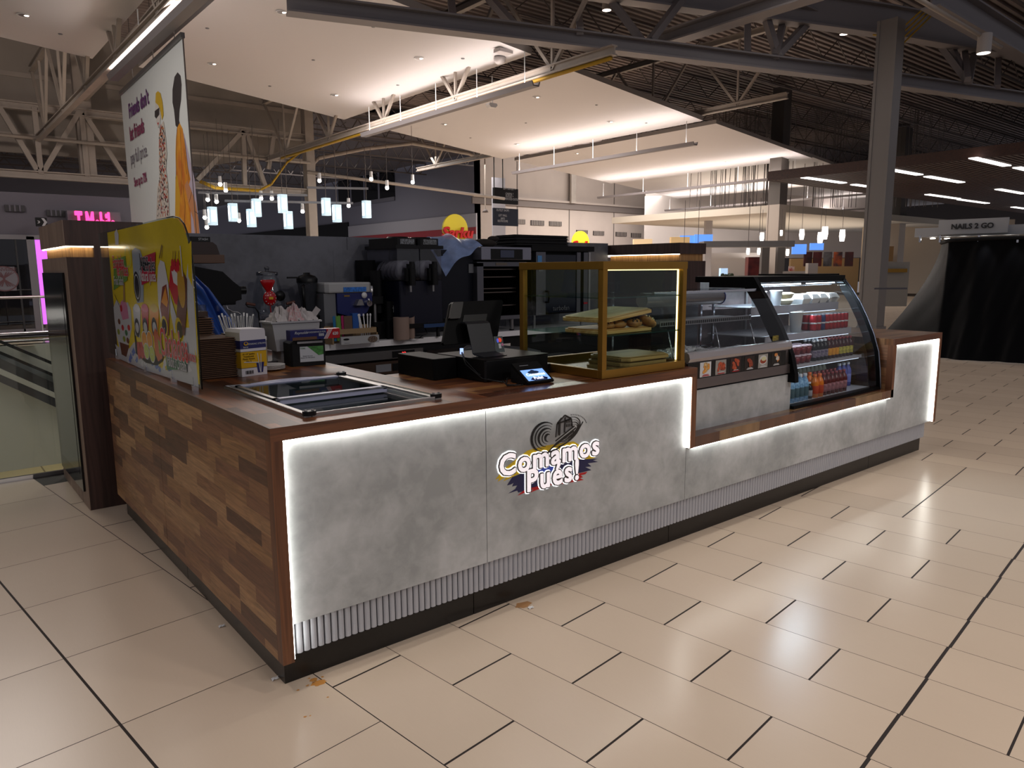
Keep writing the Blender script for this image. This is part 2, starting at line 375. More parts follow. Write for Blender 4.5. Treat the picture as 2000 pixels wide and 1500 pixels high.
# ================= KIOSK MATERIALS =================
SIDE = plank_mat('stave_side', 'Y', 'Z', .40, .064, ['7a533a', '946a48', 'a67d56', '664530', 'b0885f', '8a6044', '9d744c'], .42)
SIDEX = plank_mat('stave_front', 'X', 'Z', .26, .046, ['4e3222', '6b452e', '7d5438', '3c271c', '80603f', '5c3b28'], .4)
TOPY = plank_mat('stave_top_left', 'Y', 'X', .42, .068, ['6a3e22', '854f2a', '4a2917', '93602f', '5a3320', '7a4526'], .38, coat=.15)
TOPX = plank_mat('stave_top_front', 'X', 'Y', .45, .068, ['6a3e22', '8a5530', '472818', '9a6a3a', '5a3320', '7a4a2c'], .38, coat=.15)
FRAME = veneer('walnut_edge', '4a2b1c', '6e442b', 'X', .4); FRAMEZ = veneer('walnut_upright', '4f2e1c', '7a4d30', 'Z', .4)
EDGEY = veneer('walnut_edge_side', '4a3022', '6a4a34', 'Y', .4)
KICK = mat('black_kickboard', '15110f', .28, spec=.4, noise=.2, nscale=30)
def concrete(name, a, b, scale=2.2, rough=.5):
    m = bpy.data.materials.new(name); m.use_nodes = True; nt = m.node_tree; bs = nt.nodes['Principled BSDF']; N = nt.nodes.new; K = nt.links.new
    tc = N('ShaderNodeTexCoord')
    n = N('ShaderNodeTexNoise'); n.inputs['Scale'].default_value = scale; n.inputs['Detail'].default_value = 9; n.inputs['Roughness'].default_value = .62; K(tc.outputs['Object'], n.inputs['Vector'])
    n2 = N('ShaderNodeTexNoise'); n2.inputs['Scale'].default_value = scale*7; n2.inputs['Detail'].default_value = 6; n2.inputs['Distortion'].default_value = .6; K(tc.outputs['Object'], n2.inputs['Vector'])
    ad = N('ShaderNodeMath'); ad.operation = 'MULTIPLY_ADD'; ad.inputs[1].default_value = .3; K(n2.outputs['Fac'], ad.inputs[0]); K(n.outputs['Fac'], ad.inputs[2])
    cr = N('ShaderNodeValToRGB'); e = cr.color_ramp.elements; e[0].position = .52; e[1].position = .78; e[0].color = (*s2l(hexc(a)), 1); e[1].color = (*s2l(hexc(b)), 1)
    K(ad.outputs[0], cr.inputs[0]); K(cr.outputs[0], bs.inputs['Base Color']); bs.inputs['Roughness'].default_value = rough
    bp = N('ShaderNodeBump'); bp.inputs['Strength'].default_value = .12; bp.inputs['Distance'].default_value = .004; K(n2.outputs['Fac'], bp.inputs['Height']); K(bp.outputs[0], bs.inputs['Normal'])
    return m
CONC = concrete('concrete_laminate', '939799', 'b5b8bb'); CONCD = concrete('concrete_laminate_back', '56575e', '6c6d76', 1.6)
LED = emis('led_cool_white', 'fffdf4', 11.0); LEDW = emis('led_warm_white', 'fff0d2', 9.0)
FLU = mat('fluted_grey', 'a7aab3', .42)

# ================= KIOSK: cabinets =================
# left leg cabinet (side panels of staves)
t = thing('side_cabinet', 'long left counter cabinet clad in mixed brown wood staves', 'cabinet', (0, 0, 0))
for (a, b) in ((.0, 1.575), (1.579, 2.80)):
    mb = MB(); mb.box(0, .02, a+(.0505 if a == 0 else 0), b, .141, 1.0, SIDE); mb.build('side_panel', t)
mb = MB(); mb.box(.02, .97, .06, 2.8, .135, .64, BLKM); mb.box(.93, .985, .93, 2.8, .64, 1.0, BLKM); mb.box(.02, .18, .1, 2.8, .64, 1.0, BLKM); mb.box(.18, .93, 1.06, 2.8, .64, 1.0, BLKM); mb.build('carcass', t)
for (a, b) in ((.112, 1.40), (1.404, 2.78)):
    mb = MB(); mb.box(.0445, .06, a, b, 0, .1405, KICK); mb.build('kickboard', t)
# front high cabinet
def flutes(mb, x0, x1, y, z0, z1, pitch=.0285):
    n = int((x1-x0)/pitch); pitch = (x1-x0)/n
    pts = []
    for i in range(n):
        for k in range(7):
            tt = PI*k/6; pts.append((x0+pitch*(i+.5)-math.cos(tt)*pitch*.46, y-.011*math.sin(tt)))
    pts += [(x1, y+.012), (x0, y+.012)]
    mb.prism(pts, 'z', z0, z1, FLU, smooth=False)
t = thing('front_cabinet', 'tall front counter cabinet with glowing grey concrete panels left of display case', 'cabinet', (1.2, .1, 0))
for (a, b) in ((.047, .984), (.987, 2.424)):
    mb = MB(); mb.box(a, b, .03, .048, .277, 1.0 if b < 2.42 else .997, CONC); mb.build('front_panel', t)
mb = MB(); mb.box(0, .045, 0, .05, .141, 1.0, FRAMEZ); mb.build('left_upright', t)
mb = MB(); mb.box(2.424, 2.469, 0, .05, .587, 1.0, FRAMEZ); mb.build('right_upright', t)
mb = MB(); mb.box(2.43, 2.469, .05, .9, .649, 1.0, SIDE); mb.build('end_panel', t)
for (a, b) in ((.047, .984), (.987, 2.39)):
    mb = MB(); flutes(mb, a, b, .062, .1405, .277); mb.build('fluted_skirt', t)
for (a, b) in ((.0602, .962), (.966, 2.39)):
    mb = MB(); mb.box(a, b, .112, .127, 0, .1405, KICK); mb.build('kickboard', t)
mb = MB(); mb.box(.98, 2.42, .13, .9, .02, 1.0, BLKM); mb.box(.1, 2.42, .08, .13, .15, .98, BLKM); mb.build('carcass', t)
mb = MB(); mb.box(.05, 2.42, .006, .028, .9915, .998, LED); mb.build('led_strip', t, label='horizontal white light strip under the worktop edge')
mb = MB(); mb.box(.0455, .0495, .006, .028, .15, .99, LED); mb.build('led_strip', t, label='vertical white light strip at left end')
mb = MB(); mb.box(2.4185, 2.4235, .004, .028, .59, .99, LED); mb.build('led_strip', t, label='vertical white light strip at right end')
# low plinth cabinet under the display case
t = thing('low_cabinet', 'low grey concrete plinth cabinet carrying the refrigerated display case', 'cabinet', (3.6, .1, 0))
mb = MB(); mb.box(2.427, 4.958, .03, .048, .277, .587, CONC); mb.build('front_panel', t)
mb = MB(); flutes(mb, 2.393, 4.958, .062, .1405, .277); mb.build('fluted_skirt', t)
mb = MB(); mb.box(2.394, 4.90, .112, .127, 0, .1405, KICK); mb.build('kickboard', t)
mb = MB(); mb.box(2.43, 4.955, .13, .95, .02, .587, BLKM); mb.build('carcass', t)
mb = MB(); mb.box(2.47, 4.958, .006, .028, .5805, .587, LED); mb.build('led_strip', t)
mb = MB(); mb.box(2.47, 5.0, 0, .95, .587, .649, plank_mat('stave_ledge', 'X', 'Y', .42, .05, ['5a3826', '734a31', '47301f', '8a6a48', '63402b'], .25, coat=.3)); mb.build('ledge_top', t)
# raised end cabinet
t = thing('end_cabinet', 'raised right end cabinet with lit concrete panel and walnut frame', 'cabinet', (5.4, .1, 0))
mb = MB(); mb.box(4.96, 5.82, .03, .048, .277, 1.0, CONC); mb.build('front_panel', t)
mb = MB(); mb.box(4.958, 5.0, 0, .05, .587, 1.0, FRAMEZ); mb.build('left_upright', t)
mb = MB(); mb.box(5.82, 5.862, 0, .05, .276, 1.0, FRAMEZ); mb.build('right_upright', t)
mb = MB(); mb.box(4.958, 5.0, .05, .95, .649, 1.0, SIDE); mb.build('side_panel', t, label='stave panel facing the display case')
mb = MB(); flutes(mb, 4.96, 5.79, .062, .1405, .277); mb.build('fluted_skirt', t)
mb = MB(); mb.box(4.904, 5.86, .112, .127, 0, .1405, KICK); mb.box(5.845, 5.86, .127, .9, 0, .1405, KICK); mb.build('kickboard', t)
mb = MB(); mb.box(5.0, 5.845, .13, .9, .02, 1.0, BLKM); mb.box(5.0, 5.78, .08, .13, .15, .98, BLKM); mb.build('carcass', t)
mb = MB(); mb.box(5.003, 5.816, .006, .028, .9915, .998, LED); mb.build('led_strip', t, label='horizontal light strip under raised end top')
mb = MB(); mb.box(5.0005, 5.0045, .006, .028, .59, .99, LED); mb.build('led_strip', t, label='left vertical light strip')
mb = MB(); mb.box(5.814, 5.8195, .004, .028, .28, .99, LED); mb.build('led_strip', t, label='right vertical light strip')
mb = MB(); mb.box(4.958, 5.862, 0, .012, 1.0, 1.05, FRAME); mb.box(4.958, 5.862, .012, .95, 1.0, 1.05, plank_mat('stave_top_end', 'X', 'Y', .4, .06, ['5a3826', '7a5036', '674329', '8a6444'], .28, coat=.2)); mb.build('worktop', t)
# L-shaped worktop
t = thing('wooden_worktop', 'glossy L shaped brown butcher block worktop with chest opening', 'worktop', (.5, 1.0, 1.0))
hx0, hx1, hy0, hy1 = .205, .775, .135, 1.005
mb = MB(); z0, z1 = 1.0, 1.05
mb.box(.012, hx0, .012, 2.8, z0, z1, TOPY); mb.box(hx1, .989, .012, 2.8, z0, z1, TOPY); mb.box(hx0, hx1, .012, hy0, z0, z1, TOPY); mb.box(hx0, hx1, hy1, 2.8, z0, z1, TOPY)
mb.build('left_slab', t)
mb = MB(); mb.box(.990, 2.469, .10, .925, z0, z1, TOPX); mb.build('front_slab', t)
mb = MB(); mb.box(.990, 2.469, .012, .098, z0, z1, plank_mat('stave_border', 'X', 'Y', .62, .09, ['6a3a24', '7a4428', '58301e'], .25, coat=.35)); mb.build('border_board', t)
mb = MB(); mb.box(0, 2.469, 0, .012, z0, z1, FRAME); mb.box(0, .012, .012, 2.8, z0, z1, EDGEY); mb.build('edge_band', t)

# ================= logo sign =================
t = thing('logo_sign', 'black hat emblem above glowing letters reading Comamos Pués', 'sign', (1.4, .03, .75))
fy = .0298
NAVY = mat('flag_navy', '16194a', .4); YEL = mat('flag_yellow', 'c8a912', .4); BLU = mat('flag_blue', '3a55c0', .4); RED = mat('flag_red', 'b3131c', .4)
def LP(px, py): q = P(px, py, 'y', fy); return (q.x, q.z)
art = Art((0, fy, 0), (1, 0, 0), (0, 0, 1), .0004)
def ragged(pts, m): art.p([LP(*q) for q in pts], m)
ragged([(967, 937), (975, 934), (972, 941), (990, 930), (983, 940), (1015, 925), (1095, 905), (1160, 895), (1163, 893), (1150, 888), (1160, 885), (1120, 862), (1067, 870), (1030, 880), (985, 915)], YEL)
ragged([(990, 948), (998, 946), (1003, 943), (1000, 950), (1010, 948), (1006, 955), (992, 964), (998, 962), (1010, 958), (1012, 962), (1060, 948), (1125, 925), (1155, 918), (1143, 912), (1155, 911), (1148, 905), (1168, 902), (1158, 899), (1168, 896), (1100, 898), (1045, 915), (1000, 932)], NAVY)
ragged([(1048, 912), (1075, 903), (1095, 899), (1090, 915), (1050, 930)], BLU)
ragged([(1010, 968), (1022, 958), (1040, 952), (1075, 944), (1100, 935), (1128, 925), (1147, 921), (1143, 926), (1134, 928), (1138, 932), (1132, 934), (1140, 937), (1100, 945), (1070, 948), (1035, 962), (1042, 955)], RED)
art.mb.build('flag_brush_strokes', t)
# hat emblem
art = Art((0, fy, 0), (1, 0, 0), (0, 0, 1), .0004); HK = mat('emblem_black', '0c0c0e', .35); HG = mat('emblem_grey', '7c7d80', .5)
hx, hz = LP(1081, 845)
def hp(pts, m): art.p([(hx+a, hz+b) for a, b in pts], m)
def arcband(cx, cy, rx, ry, w, a0, a1, m, rot=0., n=16):
    o = []; i_ = []
    for k in range(n+1):
        a = math.radians(a0+(a1-a0)*k/n); ww = w*math.sin(PI*min(max(k/n, .08), .92))
        for lst, d in ((o, ww/2), (i_, -ww/2)):
            x, y = (rx+d)*math.cos(a), (ry+d)*math.sin(a); lst.append((cx+x*math.cos(rot)-y*math.sin(rot), cy+x*math.sin(rot)+y*math.cos(rot)))
    for k in range(n): hp([o[k], o[k+1], i_[k+1], i_[k]], m)
for i, r in enumerate((.082, .066, .05, .034, .02)):
    arcband(-.060, -.012, r, r*.86, .015 if i % 2 == 0 else .008, 50, 262, HK)
for i, dd in enumerate((0, .014, .027, .039)):
    arcband(.035, .005, .112-dd, .060-dd*.85, .010 if i % 2 == 0 else .005, -140, 66, HK, .32)
arcband(.035, -.01, .052, .022, .005, -150, 40, HK, .32)
hp([(-.045, -.005), (-.037, .06), (-.01, .082), (.012, .094), (.03, .09), (.055, .07), (.062, .03), (.06, .02)], HG)
for a, b in (((-.045, -.005), (-.037, .06)), ((-.037, .06), (-.008, .084)), ((-.02, .07), (.012, .094)), ((.012, .094), (.055, .072)), ((.055, .072), (.064, .025)), ((-.022, .0), (-.018, .068)), ((.01, .01), (.014, .084)), ((-.037, .06), (.055, .072)), ((-.05, -.022), (.075, .034)), ((-.046, -.034), (.085, .024)), ((-.075, -.052), (.07, .010)), ((-.1, -.07), (-.04, -.03))):
    art.line([(hx+a[0], hz+a[1]), (hx+b[0], hz+b[1])], .008, HK)
art.line([(hx+a, hz+b) for a, b in ((-.105, -.070), (-.04, -.060), (.03, -.036), (.09, .0), (.130, .048))], .008, HK)
hp([(-.034, .005), (-.03, .062), (-.018, .066), (-.02, .008)], HK)
for i in range(3):
    for j in range(2): hp([(.018+i*.013, .035+j*.02), (.018+i*.013, .049+j*.02), (.026+i*.013, .051+j*.02), (.026+i*.013, .037+j*.02)], HK)
for i in range(12):
    a = math.radians(15+i*6.2); hp([(.045+.13*math.cos(a)*.95-.02, .0+.07*math.sin(a)+.026+.002), (.045+.13*math.cos(a)*.95-.013, .0+.07*math.sin(a)+.026), (.045+.13*math.cos(a)*.95-.016, .0+.07*math.sin(a)+.017)], HK)
art.mb.build('hat_emblem', t)
HALO = emis('halo_white', 'ffffff', 2.6); FACE = emis('letter_face', 'f2ecf2', .55); OUTL = mat('letter_outline', '37302e', .4)
sl = (LP(1160, 890)[1]-LP(985, 925)[1])/(LP(1160, 890)[0]-LP(985, 925)[0])
def logo(body, px, py, size, rt, sp=1.02, xs=1.0):
    x, z = LP(px, py); rt = Vector(rt); up = Vector((-rt.z*.0, 0, 1))
    for nm, off, y, m, ex in (('letter_halo', .0138, fy-.0020, HALO, .0008), ('letter_outline', .0098, fy-.0062, OUTL, .003), ('letter_face', .0042, fy-.0102, FACE, .0008)):
        text(nm, body, size, m, t, (x, y, z), rt, up, extrude=ex, xs=xs, space=sp, bold=off)
logo('Comamos', 1076, 890, .138, (1, 0, .0), 1.14, 1.03)
logo('Pués!', 1079, 929, .148, (1, 0, .0), 1.16, .96)

# ================= pillars with light notch =================
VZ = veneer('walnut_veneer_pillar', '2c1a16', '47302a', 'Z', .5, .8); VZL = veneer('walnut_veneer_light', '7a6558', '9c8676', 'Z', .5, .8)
NOTCH = veneer('notch_veneer', '8c6238', 'c29358', 'Z', .5)
def pillar(label, x0, x1, y0, y1, zt, notch_x1, flip=False, screen=False):
    t = thing('wood_pillar', label, 'pillar', ((x0+x1)/2, (y0+y1)/2, 0))
    if not flip:
        mb = MB(); mb.box(x0, x1, y0, y1, 0, 1.70, VZ); mb.box(notch_x1, x1, y0, y1, 1.70, zt, VZ); mb.box(x0, notch_x1, y0, y1, 1.772, zt, VZ)
        mb.build('column_body', t)
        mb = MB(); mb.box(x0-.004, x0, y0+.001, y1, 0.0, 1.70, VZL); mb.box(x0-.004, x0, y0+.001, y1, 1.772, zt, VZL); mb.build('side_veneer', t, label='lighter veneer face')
        mb = MB(); mb.box(x0+.03, notch_x1, y0+.03, y1-.03, 1.70, 1.772, NOTCH); mb.build('notch_core', t)
        mb = MB(); mb.box(x0+.006, notch_x1, y0+.004, y0+.014, 1.764, 1.7715, LEDW); mb.box(x0+.004, x0+.014, y0+.014, y1-.01, 1.764, 1.7715, LEDW); mb.build('led_strip', t)
    return t
pl = pillar('dark walnut pillar with warm light notch and tall black screen', -.132, .34, 3.015, 4.085, 1.935, .03)
mb = MB(); mb.box(-.15, -.137, 3.12, 4.03, .11, 1.60, mat('screen_bezel', '08080a', .12)); mb.build('screen_frame', pl, label='tall black glossy advertising screen')
mb = MB(); mb.box(-.1515, -.1505, 3.20, 3.93, .22, 1.47, mat('screen_glass', '4a4f55', .10, .85)); mb.build('screen_glass', pl)
# right hand pillar at the far end of the wall
t = thing('wood_pillar', 'dark walnut end pillar behind the gold case with warm light notch', 'pillar', (6.3, 3.6, 0))
mb = MB(); mb.box(6.1, 6.6, 2.99, 4.14, 0, 1.69, VZ); mb.box(6.1, 6.6, 2.99, 4.14, 1.772, 1.90, VZ); mb.build('column_body', t)
mb = MB(); mb.box(6.13, 6.58, 3.02, 4.12, 1.69, 1.772, NOTCH); mb.build('notch_core', t)
mb = MB(); mb.box(6.103, 6.113, 3.0, 4.14, 1.764, 1.7715, LEDW); mb.build('led_strip', t)
mb = MB(); mb.box(6.085, 6.098, 3.1, 4.0, .75, 1.62, mat('dark_board', '131013', .3, noise=.5, nscale=6, two='241c1c')); mb.build('dark_panel', t)

# ================= back wall =================
t = thing('partition_wall', 'grey concrete effect back wall panel behind the coffee equipment', 'partition', (3, 4.14, 0))
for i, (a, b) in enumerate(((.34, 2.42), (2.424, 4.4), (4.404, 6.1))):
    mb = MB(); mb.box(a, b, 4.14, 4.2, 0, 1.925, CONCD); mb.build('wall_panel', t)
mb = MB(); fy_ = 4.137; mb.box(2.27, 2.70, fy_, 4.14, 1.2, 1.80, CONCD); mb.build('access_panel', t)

# ================= white back counter =================
t = thing('back_counter', 'long back counter with thick white stone top', 'counter', (2.5, 3.8, 0))
QZ = mat('white_quartz', 'efedf0', .15, spec=.6)
mb = MB(); mb.box(.36, 5.9, 3.54, 4.14, .9, .955, QZ); mb.build('stone_top', t)
mb = MB(); mb.box(.36, 5.9, 3.58, 4.13, .0, .9, BLKM); mb.build('carcass', t)
t = thing('undercounter_fridge', 'steel undercounter fridge with red digit display under white top', 'fridge', (2.3, 3.5, 0))
mb = MB(); mb.box(1.55, 2.86, 3.50, 3.57, .78, .86, STEEL); mb.build('control_panel', t)
mb = MB(); mb.box(1.55, 2.86, 3.50, 3.57, .64, .76, mat('warm_steel', '8a7468', .3, 1.)); mb.box(1.55, 2.86, 3.51, 3.57, .1, .62, mat('fridge_dark', '1d1c20', .3, .6)); mb.box(2.80, 2.86, 3.495, 3.57, .1, .76, STEEL); mb.build('door', t)
mb = MB(); mb.box(2.52, 2.76, 3.492, 3.499, .79, .85, BLK); mb.build('display', t)
text('display_digits', '33', .045, emis('red_digits', 'ff2a2a', 4), t, (2.64, 3.49, .82), (1, 0, 0), (0, 0, 1), .0005)
mb = MB(); mb.box(2.52, 2.8, 3.492, 3.499, .665, .735, BLK); mb.box(2.34, 2.5, 3.494, 3.499, .665, .735, GREYP); mb.build('label_plate', t)
mb = MB(); mb.box(2.9, 3.95, 3.50, 3.56, .79, .83, CHROME); mb.build('grab_rail', label='long bright steel rail under white counter beside fridge', cat='rail')
GL = glass('clear_glass', 'f4fbf8', .12); GLD = glass('tinted_glass', 'c9d2d4', .2)
# ================= yellow menu glass =================
t = thing('glass_screen', 'curved glass screen printed with yellow juice and cholado advert', 'glass screen', (.05, 1.8, 1.05))
prof = [(2.93, 1.075), (2.93, 1.85), (1.32, 1.862), (1.20, 1.86), (1.11, 1.848), (1.04, 1.815), (.99, 1.76), (.96, 1.69), (.945, 1.60), (.94, 1.50), (.945, 1.3), (.952, 1.07)]
mb = MB(); mb.prism(prof, 'x', .05, .058, GL); mb.build('glass_pane', t)
for y in (1.06, 1.42, 1.95, 2.72): mb = MB(); mb.cyl((.054, y, 1.05), (.054, y, 1.115), .007, CHROME); mb.box(.042, .066, y-.012, y+.012, 1.05, 1.075, CHROME); mb.build('clamp', t)
mb = MB(); mb.tube([(.054, y, z) for y, z in prof[2:]], .0035, BLK, 6); mb.build('dark_edge', t)
art = Art((.0495, 0, 0), (0, -1, 0), (0, 0, 1), .00003)
def yz(q): v = P(q[0], q[1], 'x', .0495); return (-v.y, v.z)
pr = [(-2.655, 1.10), (-2.66, 1.845), (-1.32, 1.855)]+[(-y-.006, z-.006) for y, z in prof[3:-1]]+[(-.965, 1.09)]
PY = mat('print_yellow', 'c9b40e', .16, noise=.12, nscale=2); art.p(pr[::-1], PY)
A_ = lambda n, c: mat('print_'+n, c, .16)
pw, pb, pr_, pg, po, pk, pgy, pdk, pol, plg = A_('white', 'c6c8cc'), A_('blue', '5b74b8'), A_('red', 'b01a28'), A_('green', '2f6b45'), A_('orange', 'd08a1c'), A_('pink', 'c07a9a'), A_('glassgrey', '8e9aa6'), A_('dark', '1b1a22'), A_('olive', '7c8a2a'), A_('lime', 'a8b84a')
pm_, pbr, ppl = A_('mango', 'b8501e'), A_('brown', '5e3420'), A_('palegrey', 'b4b8bc')
def S(pts, m): art.p([yz(q) for q in pts][::-1], m)
def SE(px, py, rx, ry, m, rot=0):
    x, z = yz((px, py)); art.e(x, z, rx, ry, m, rot)
# ice water at the foot
S([(232, 700), (225, 672), (246, 690), (262, 668), (282, 690), (300, 712), (330, 725), (352, 700), (362, 640), (376, 640), (388, 755), (330, 738), (280, 722)], ppl)
for i in range(26):
    x = random.uniform(235, 384); y = 703+(x-232)*.33-random.uniform(2, 26)
    S([(x, y), (x+random.uniform(2, 5), y-9), (x+random.uniform(5, 9), y+2), (x+3, y+5)], pb if i % 2 else pw)
S([(362, 560), (372, 470), (378, 560), (386, 700), (370, 640)], ppl); S([(366, 480), (374, 470), (376, 560), (368, 540)], PY)
# fruit salad glass, left
S([(222, 600), (228, 585), (236, 596), (250, 590), (256, 605), (258, 640), (252, 670), (246, 694), (236, 690), (228, 655), (224, 625)], ppl)
S([(236, 590), (243, 583), (249, 598), (252, 622), (240, 625), (235, 608)], pk)
for q in ((233, 628, pbr), (240, 640, pr_), (252, 640, pr_), (247, 650, pg), (232, 648, pol), (243, 662, pol), (250, 665, pbr)): SE(q[0], q[1], .035, .018, q[2])
S([(234, 668), (253, 675), (247, 697), (238, 692)], pbr); SE(237, 602, .03, .022, pr_)
art.line([yz((224, 575)), yz((235, 600))], .006, pbr); S([(241, 555), (244, 553), (245, 590), (241, 590)], A_('wafer', '9a7c48'))
S([(224, 455), (228, 447), (232, 458), (232, 478), (226, 478)], pw)
# tall bottle
S([(258, 490), (264, 484), (274, 488), (278, 500), (281, 560), (281, 590), (268, 592), (262, 550)], pgy)
SE(268, 560, .075, .085, pdk); SE(268, 560, .06, .07, ppl); SE(268, 560, .052, .062, pdk)
SE(250, 500, .10, .072, PY); SE(250, 502, .07, .06, plg); SE(250, 502, .058, .05, PY)
# three cups
for (a, b, m, l) in ((260, 275, ppl, pw), (276, 291, pr_, A_('pinklid', 'c0506a')), (292, 311, po, A_('yellowlid', 'c8b040'))):
    S([(a, 600), (b, 603), (b-1, 660), (a+5, 655)], m); SE((a+b)/2, 602, .075 if a < 290 else .08, .022, l); SE((a+b)/2, 599, .06, .016, l)
    SE((a+b)/2+1, 640, .058, .055, pdk); SE((a+b)/2+1, 640, .04, .03, ppl)
# tray with fruit
S([(262, 640), (266, 690), (285, 708), (306, 714), (318, 706), (322, 690), (318, 680), (300, 700), (280, 695), (270, 680)], mat('tray_black', '25242a', .3))
for x in (268, 274, 280): S([(x, 668), (x+5, 668), (x+8, 698), (x+4, 702), (x+1, 690)], pr_)
for x, y in ((283, 664), (293, 664)): SE(x, y, .065, .05, pw); SE(x, y, .057, .045, po)
for x, y in ((287, 686), (298, 692)): SE(x, y, .058, .047, pw); SE(x, y, .052, .041, plg); SE(x, y, .006, .006, pw)
S([(301, 650), (304, 640), (312, 658), (318, 680), (318, 700), (310, 706), (304, 690)], pm_); S([(309, 662), (314, 668), (317, 692), (312, 690)], pol)
# tall cholado glasses
S([(310, 520), (314, 508), (322, 512), (330, 555), (332, 600), (330, 650), (318, 650), (310, 590), (308, 550)], pw)
S([(318, 560), (326, 555), (331, 590), (331, 655), (322, 655), (314, 600)], A_('syrup', '7a2a14')); S([(316, 590), (324, 560), (329, 590), (327, 600)], po)
SE(322, 638, .062, .055, PY); SE(322, 638, .045, .04, pdk)
S([(331, 560), (334, 520), (343, 510), (352, 520), (355, 570), (352, 600), (342, 592)], pr_); S([(336, 530), (342, 526), (348, 535), (350, 560), (340, 552)], pw); S([(333, 575), (346, 620), (350, 650), (342, 650), (334, 610)], ppl)
S([(352, 545), (358, 530), (366, 545), (366, 600), (362, 655), (348, 655), (346, 610)], pbr); SE(355, 560, .06, .10, A_('amber', 'b08a28')); SE(350, 642, .058, .055, PY); SE(352, 644, .045, .04, mat('print_olive_dark', '3e3a22', .4))
for x in (338, 343, 349): art.line([yz((x, 512)), yz((x+1, 490))], .005, pbr); SE(x, 518, .022, .03, pr_)
art.line([yz((312, 505)), yz((317, 478))], .008, pbr); art.line([yz((316, 505)), yz((319, 480))], .006, pbr)
art.line([yz((353, 480)), yz((358, 540))], .012, pw); art.line([yz((342, 490)), yz((344, 520))], .004, pdk)
# label blocks
S([(223, 507), (246, 500), (250, 547), (223, 567)], A_('label_green', '5d8a34')); S([(276, 503), (305, 492), (303, 545), (278, 557)], A_('label_red', 'a81838')); S([(325, 690), (366, 688), (366, 722), (327, 722)], A_('label_deep_green', '1f6a48'))
art.mb.build('advert_print', t)
def ST_(nm, body, px, py, size, m, om, xs=.8, off=.003):
    x, z = yz((px, py)); xa_ = .0495-.00003*art.k-.0006; o = (xa_, -x, z)
    text(nm+'_outline', body, size, om, t, o, (0, -1, 0), (0, 0, 1), .0001, 0, xs=xs, bold=off*1.15)
    text(nm, body, size, m, t, (xa_-.0006, -x, z), (0, -1, 0), (0, 0, 1), .0001, 0, xs=xs, bold=off*.3)
ST_('lettering', 'Ensaladas', 232, 513, .105, A_('text_red', 'c01224'), pw, .74); ST_('lettering', 'de Frutas', 240, 528, .105, A_('text_red', 'c01224'), pw, .74)
ST_('lettering', 'Fruit Salad', 233, 549, .075, pw, pdk, .8, .002)
ST_('lettering', 'Jugos', 282, 508, .10, pdk, pw, .85); ST_('lettering', 'Naturales', 290, 518, .10, pdk, pw, .74); ST_('lettering', 'Natural juices', 290, 540, .082, pw, pr_, .72, .002)
ST_('lettering', 'Cholados', 340, 676, .205, A_('text_red', 'c01224'), pw, .62, .005)
ST_('lettering', 'Vallunos', 371, 695, .075, A_('text_red', 'c01224'), pw, .8, .002); ST_('lettering', "Valluno's Cholado", 346, 710, .085, pw, pdk, .56, .002)

# ================= sunken freezer chest =================
t = thing('freezer_chest', 'sunken freezer chest with sliding glass lids in the wooden worktop', 'freezer', (.49, .57, .8))
AL = mat('aluminium_frame', 'a9a8a6', .32, .85); PW = mat('lid_plastic', 'a9adc8', .35)
mb = MB(); b = .028
for q in ((hx0-b, hx0+.004, hy0-b, hy1+b), (hx1-.004, hx1+b, hy0-b, hy1+b), (hx0, hx1, hy0-b, hy0+.004), (hx0, hx1, hy1-.004, hy1+b)): mb.box(*q, 1.05, 1.060, AL)
for q in ((hx0-b, hx0-b+.005, hy0-b, hy1+b), (hx1+b-.005, hx1+b, hy0-b, hy1+b), (hx0-b, hx1+b, hy0-b, hy0-b+.005), (hx0-b, hx1+b, hy1+b-.005, hy1+b)): mb.box(*q, 1.060, 1.064, CHROME)
mb.build('rim_frame', t)
mb = MB(); LN = mat('freezer_liner', '8d9496', .4)
mb.box(hx0+.004, hx0+.014, hy0+.004, hy1-.004, .70, 1.05, LN); mb.box(hx1-.014, hx1-.004, hy0+.004, hy1-.004, .70, 1.05, LN); mb.box(hx0+.014, hx1-.014, hy0+.004, hy0+.014, .70, 1.05, LN); mb.box(hx0+.014, hx1-.014, hy1-.014, hy1-.004, .70, 1.05, LN)
mb.box(hx0+.004, hx1-.004, hy0+.004, hy1-.004, .69, .70, mat('freezer_floor', '3a3c40', .5)); mb.build('liner', t)
mb = MB()
for i in range(3):
    for j in range(4):
        x, y = hx0+.11+i*.175, hy0+.12+j*.21
        mb.box(x-.08, x+.08, y-.095, y+.095, .70, .845, mat('tub_%d' % ((i*3+j) % 5), ('2c2a28', '5c5440', '4a1f1c', '24303c', '6a5a30')[(i*3+j) % 5], .5), c=.02)
mb.build('tub_rows', t, label='dim food tubs inside the chest')
def lid(y0, y1, z, nm, lbl):
    mb = MB(); f = .02
    for q in ((hx0+.015, hx0+.015+f, y0, y1), (hx1-.015-f, hx1-.015, y0, y1)): mb.box(*q, z, z+.012, AL)
    mb.box(hx0+.015, hx1-.015, y0, y0+.038, z-.014, z+.012, PW); mb.box(hx0+.015, hx1-.015, y1-.03, y1, z, z+.012, PW); mb.box(hx0+.015, hx1-.015, y0-.002, y0, z+.005, z+.013, CHROME)
    o = mb.build(nm, t, label=lbl)
    g = MB(); g.box(hx0+.035, hx1-.035, y0+.038, y1-.03, z+.003, z+.007, GLD); g.build('lid_glass', o)
    return o
lo = lid(.50, 1.0, 1.052, 'sliding_lid', 'raised back glass lid with curved lilac grip')
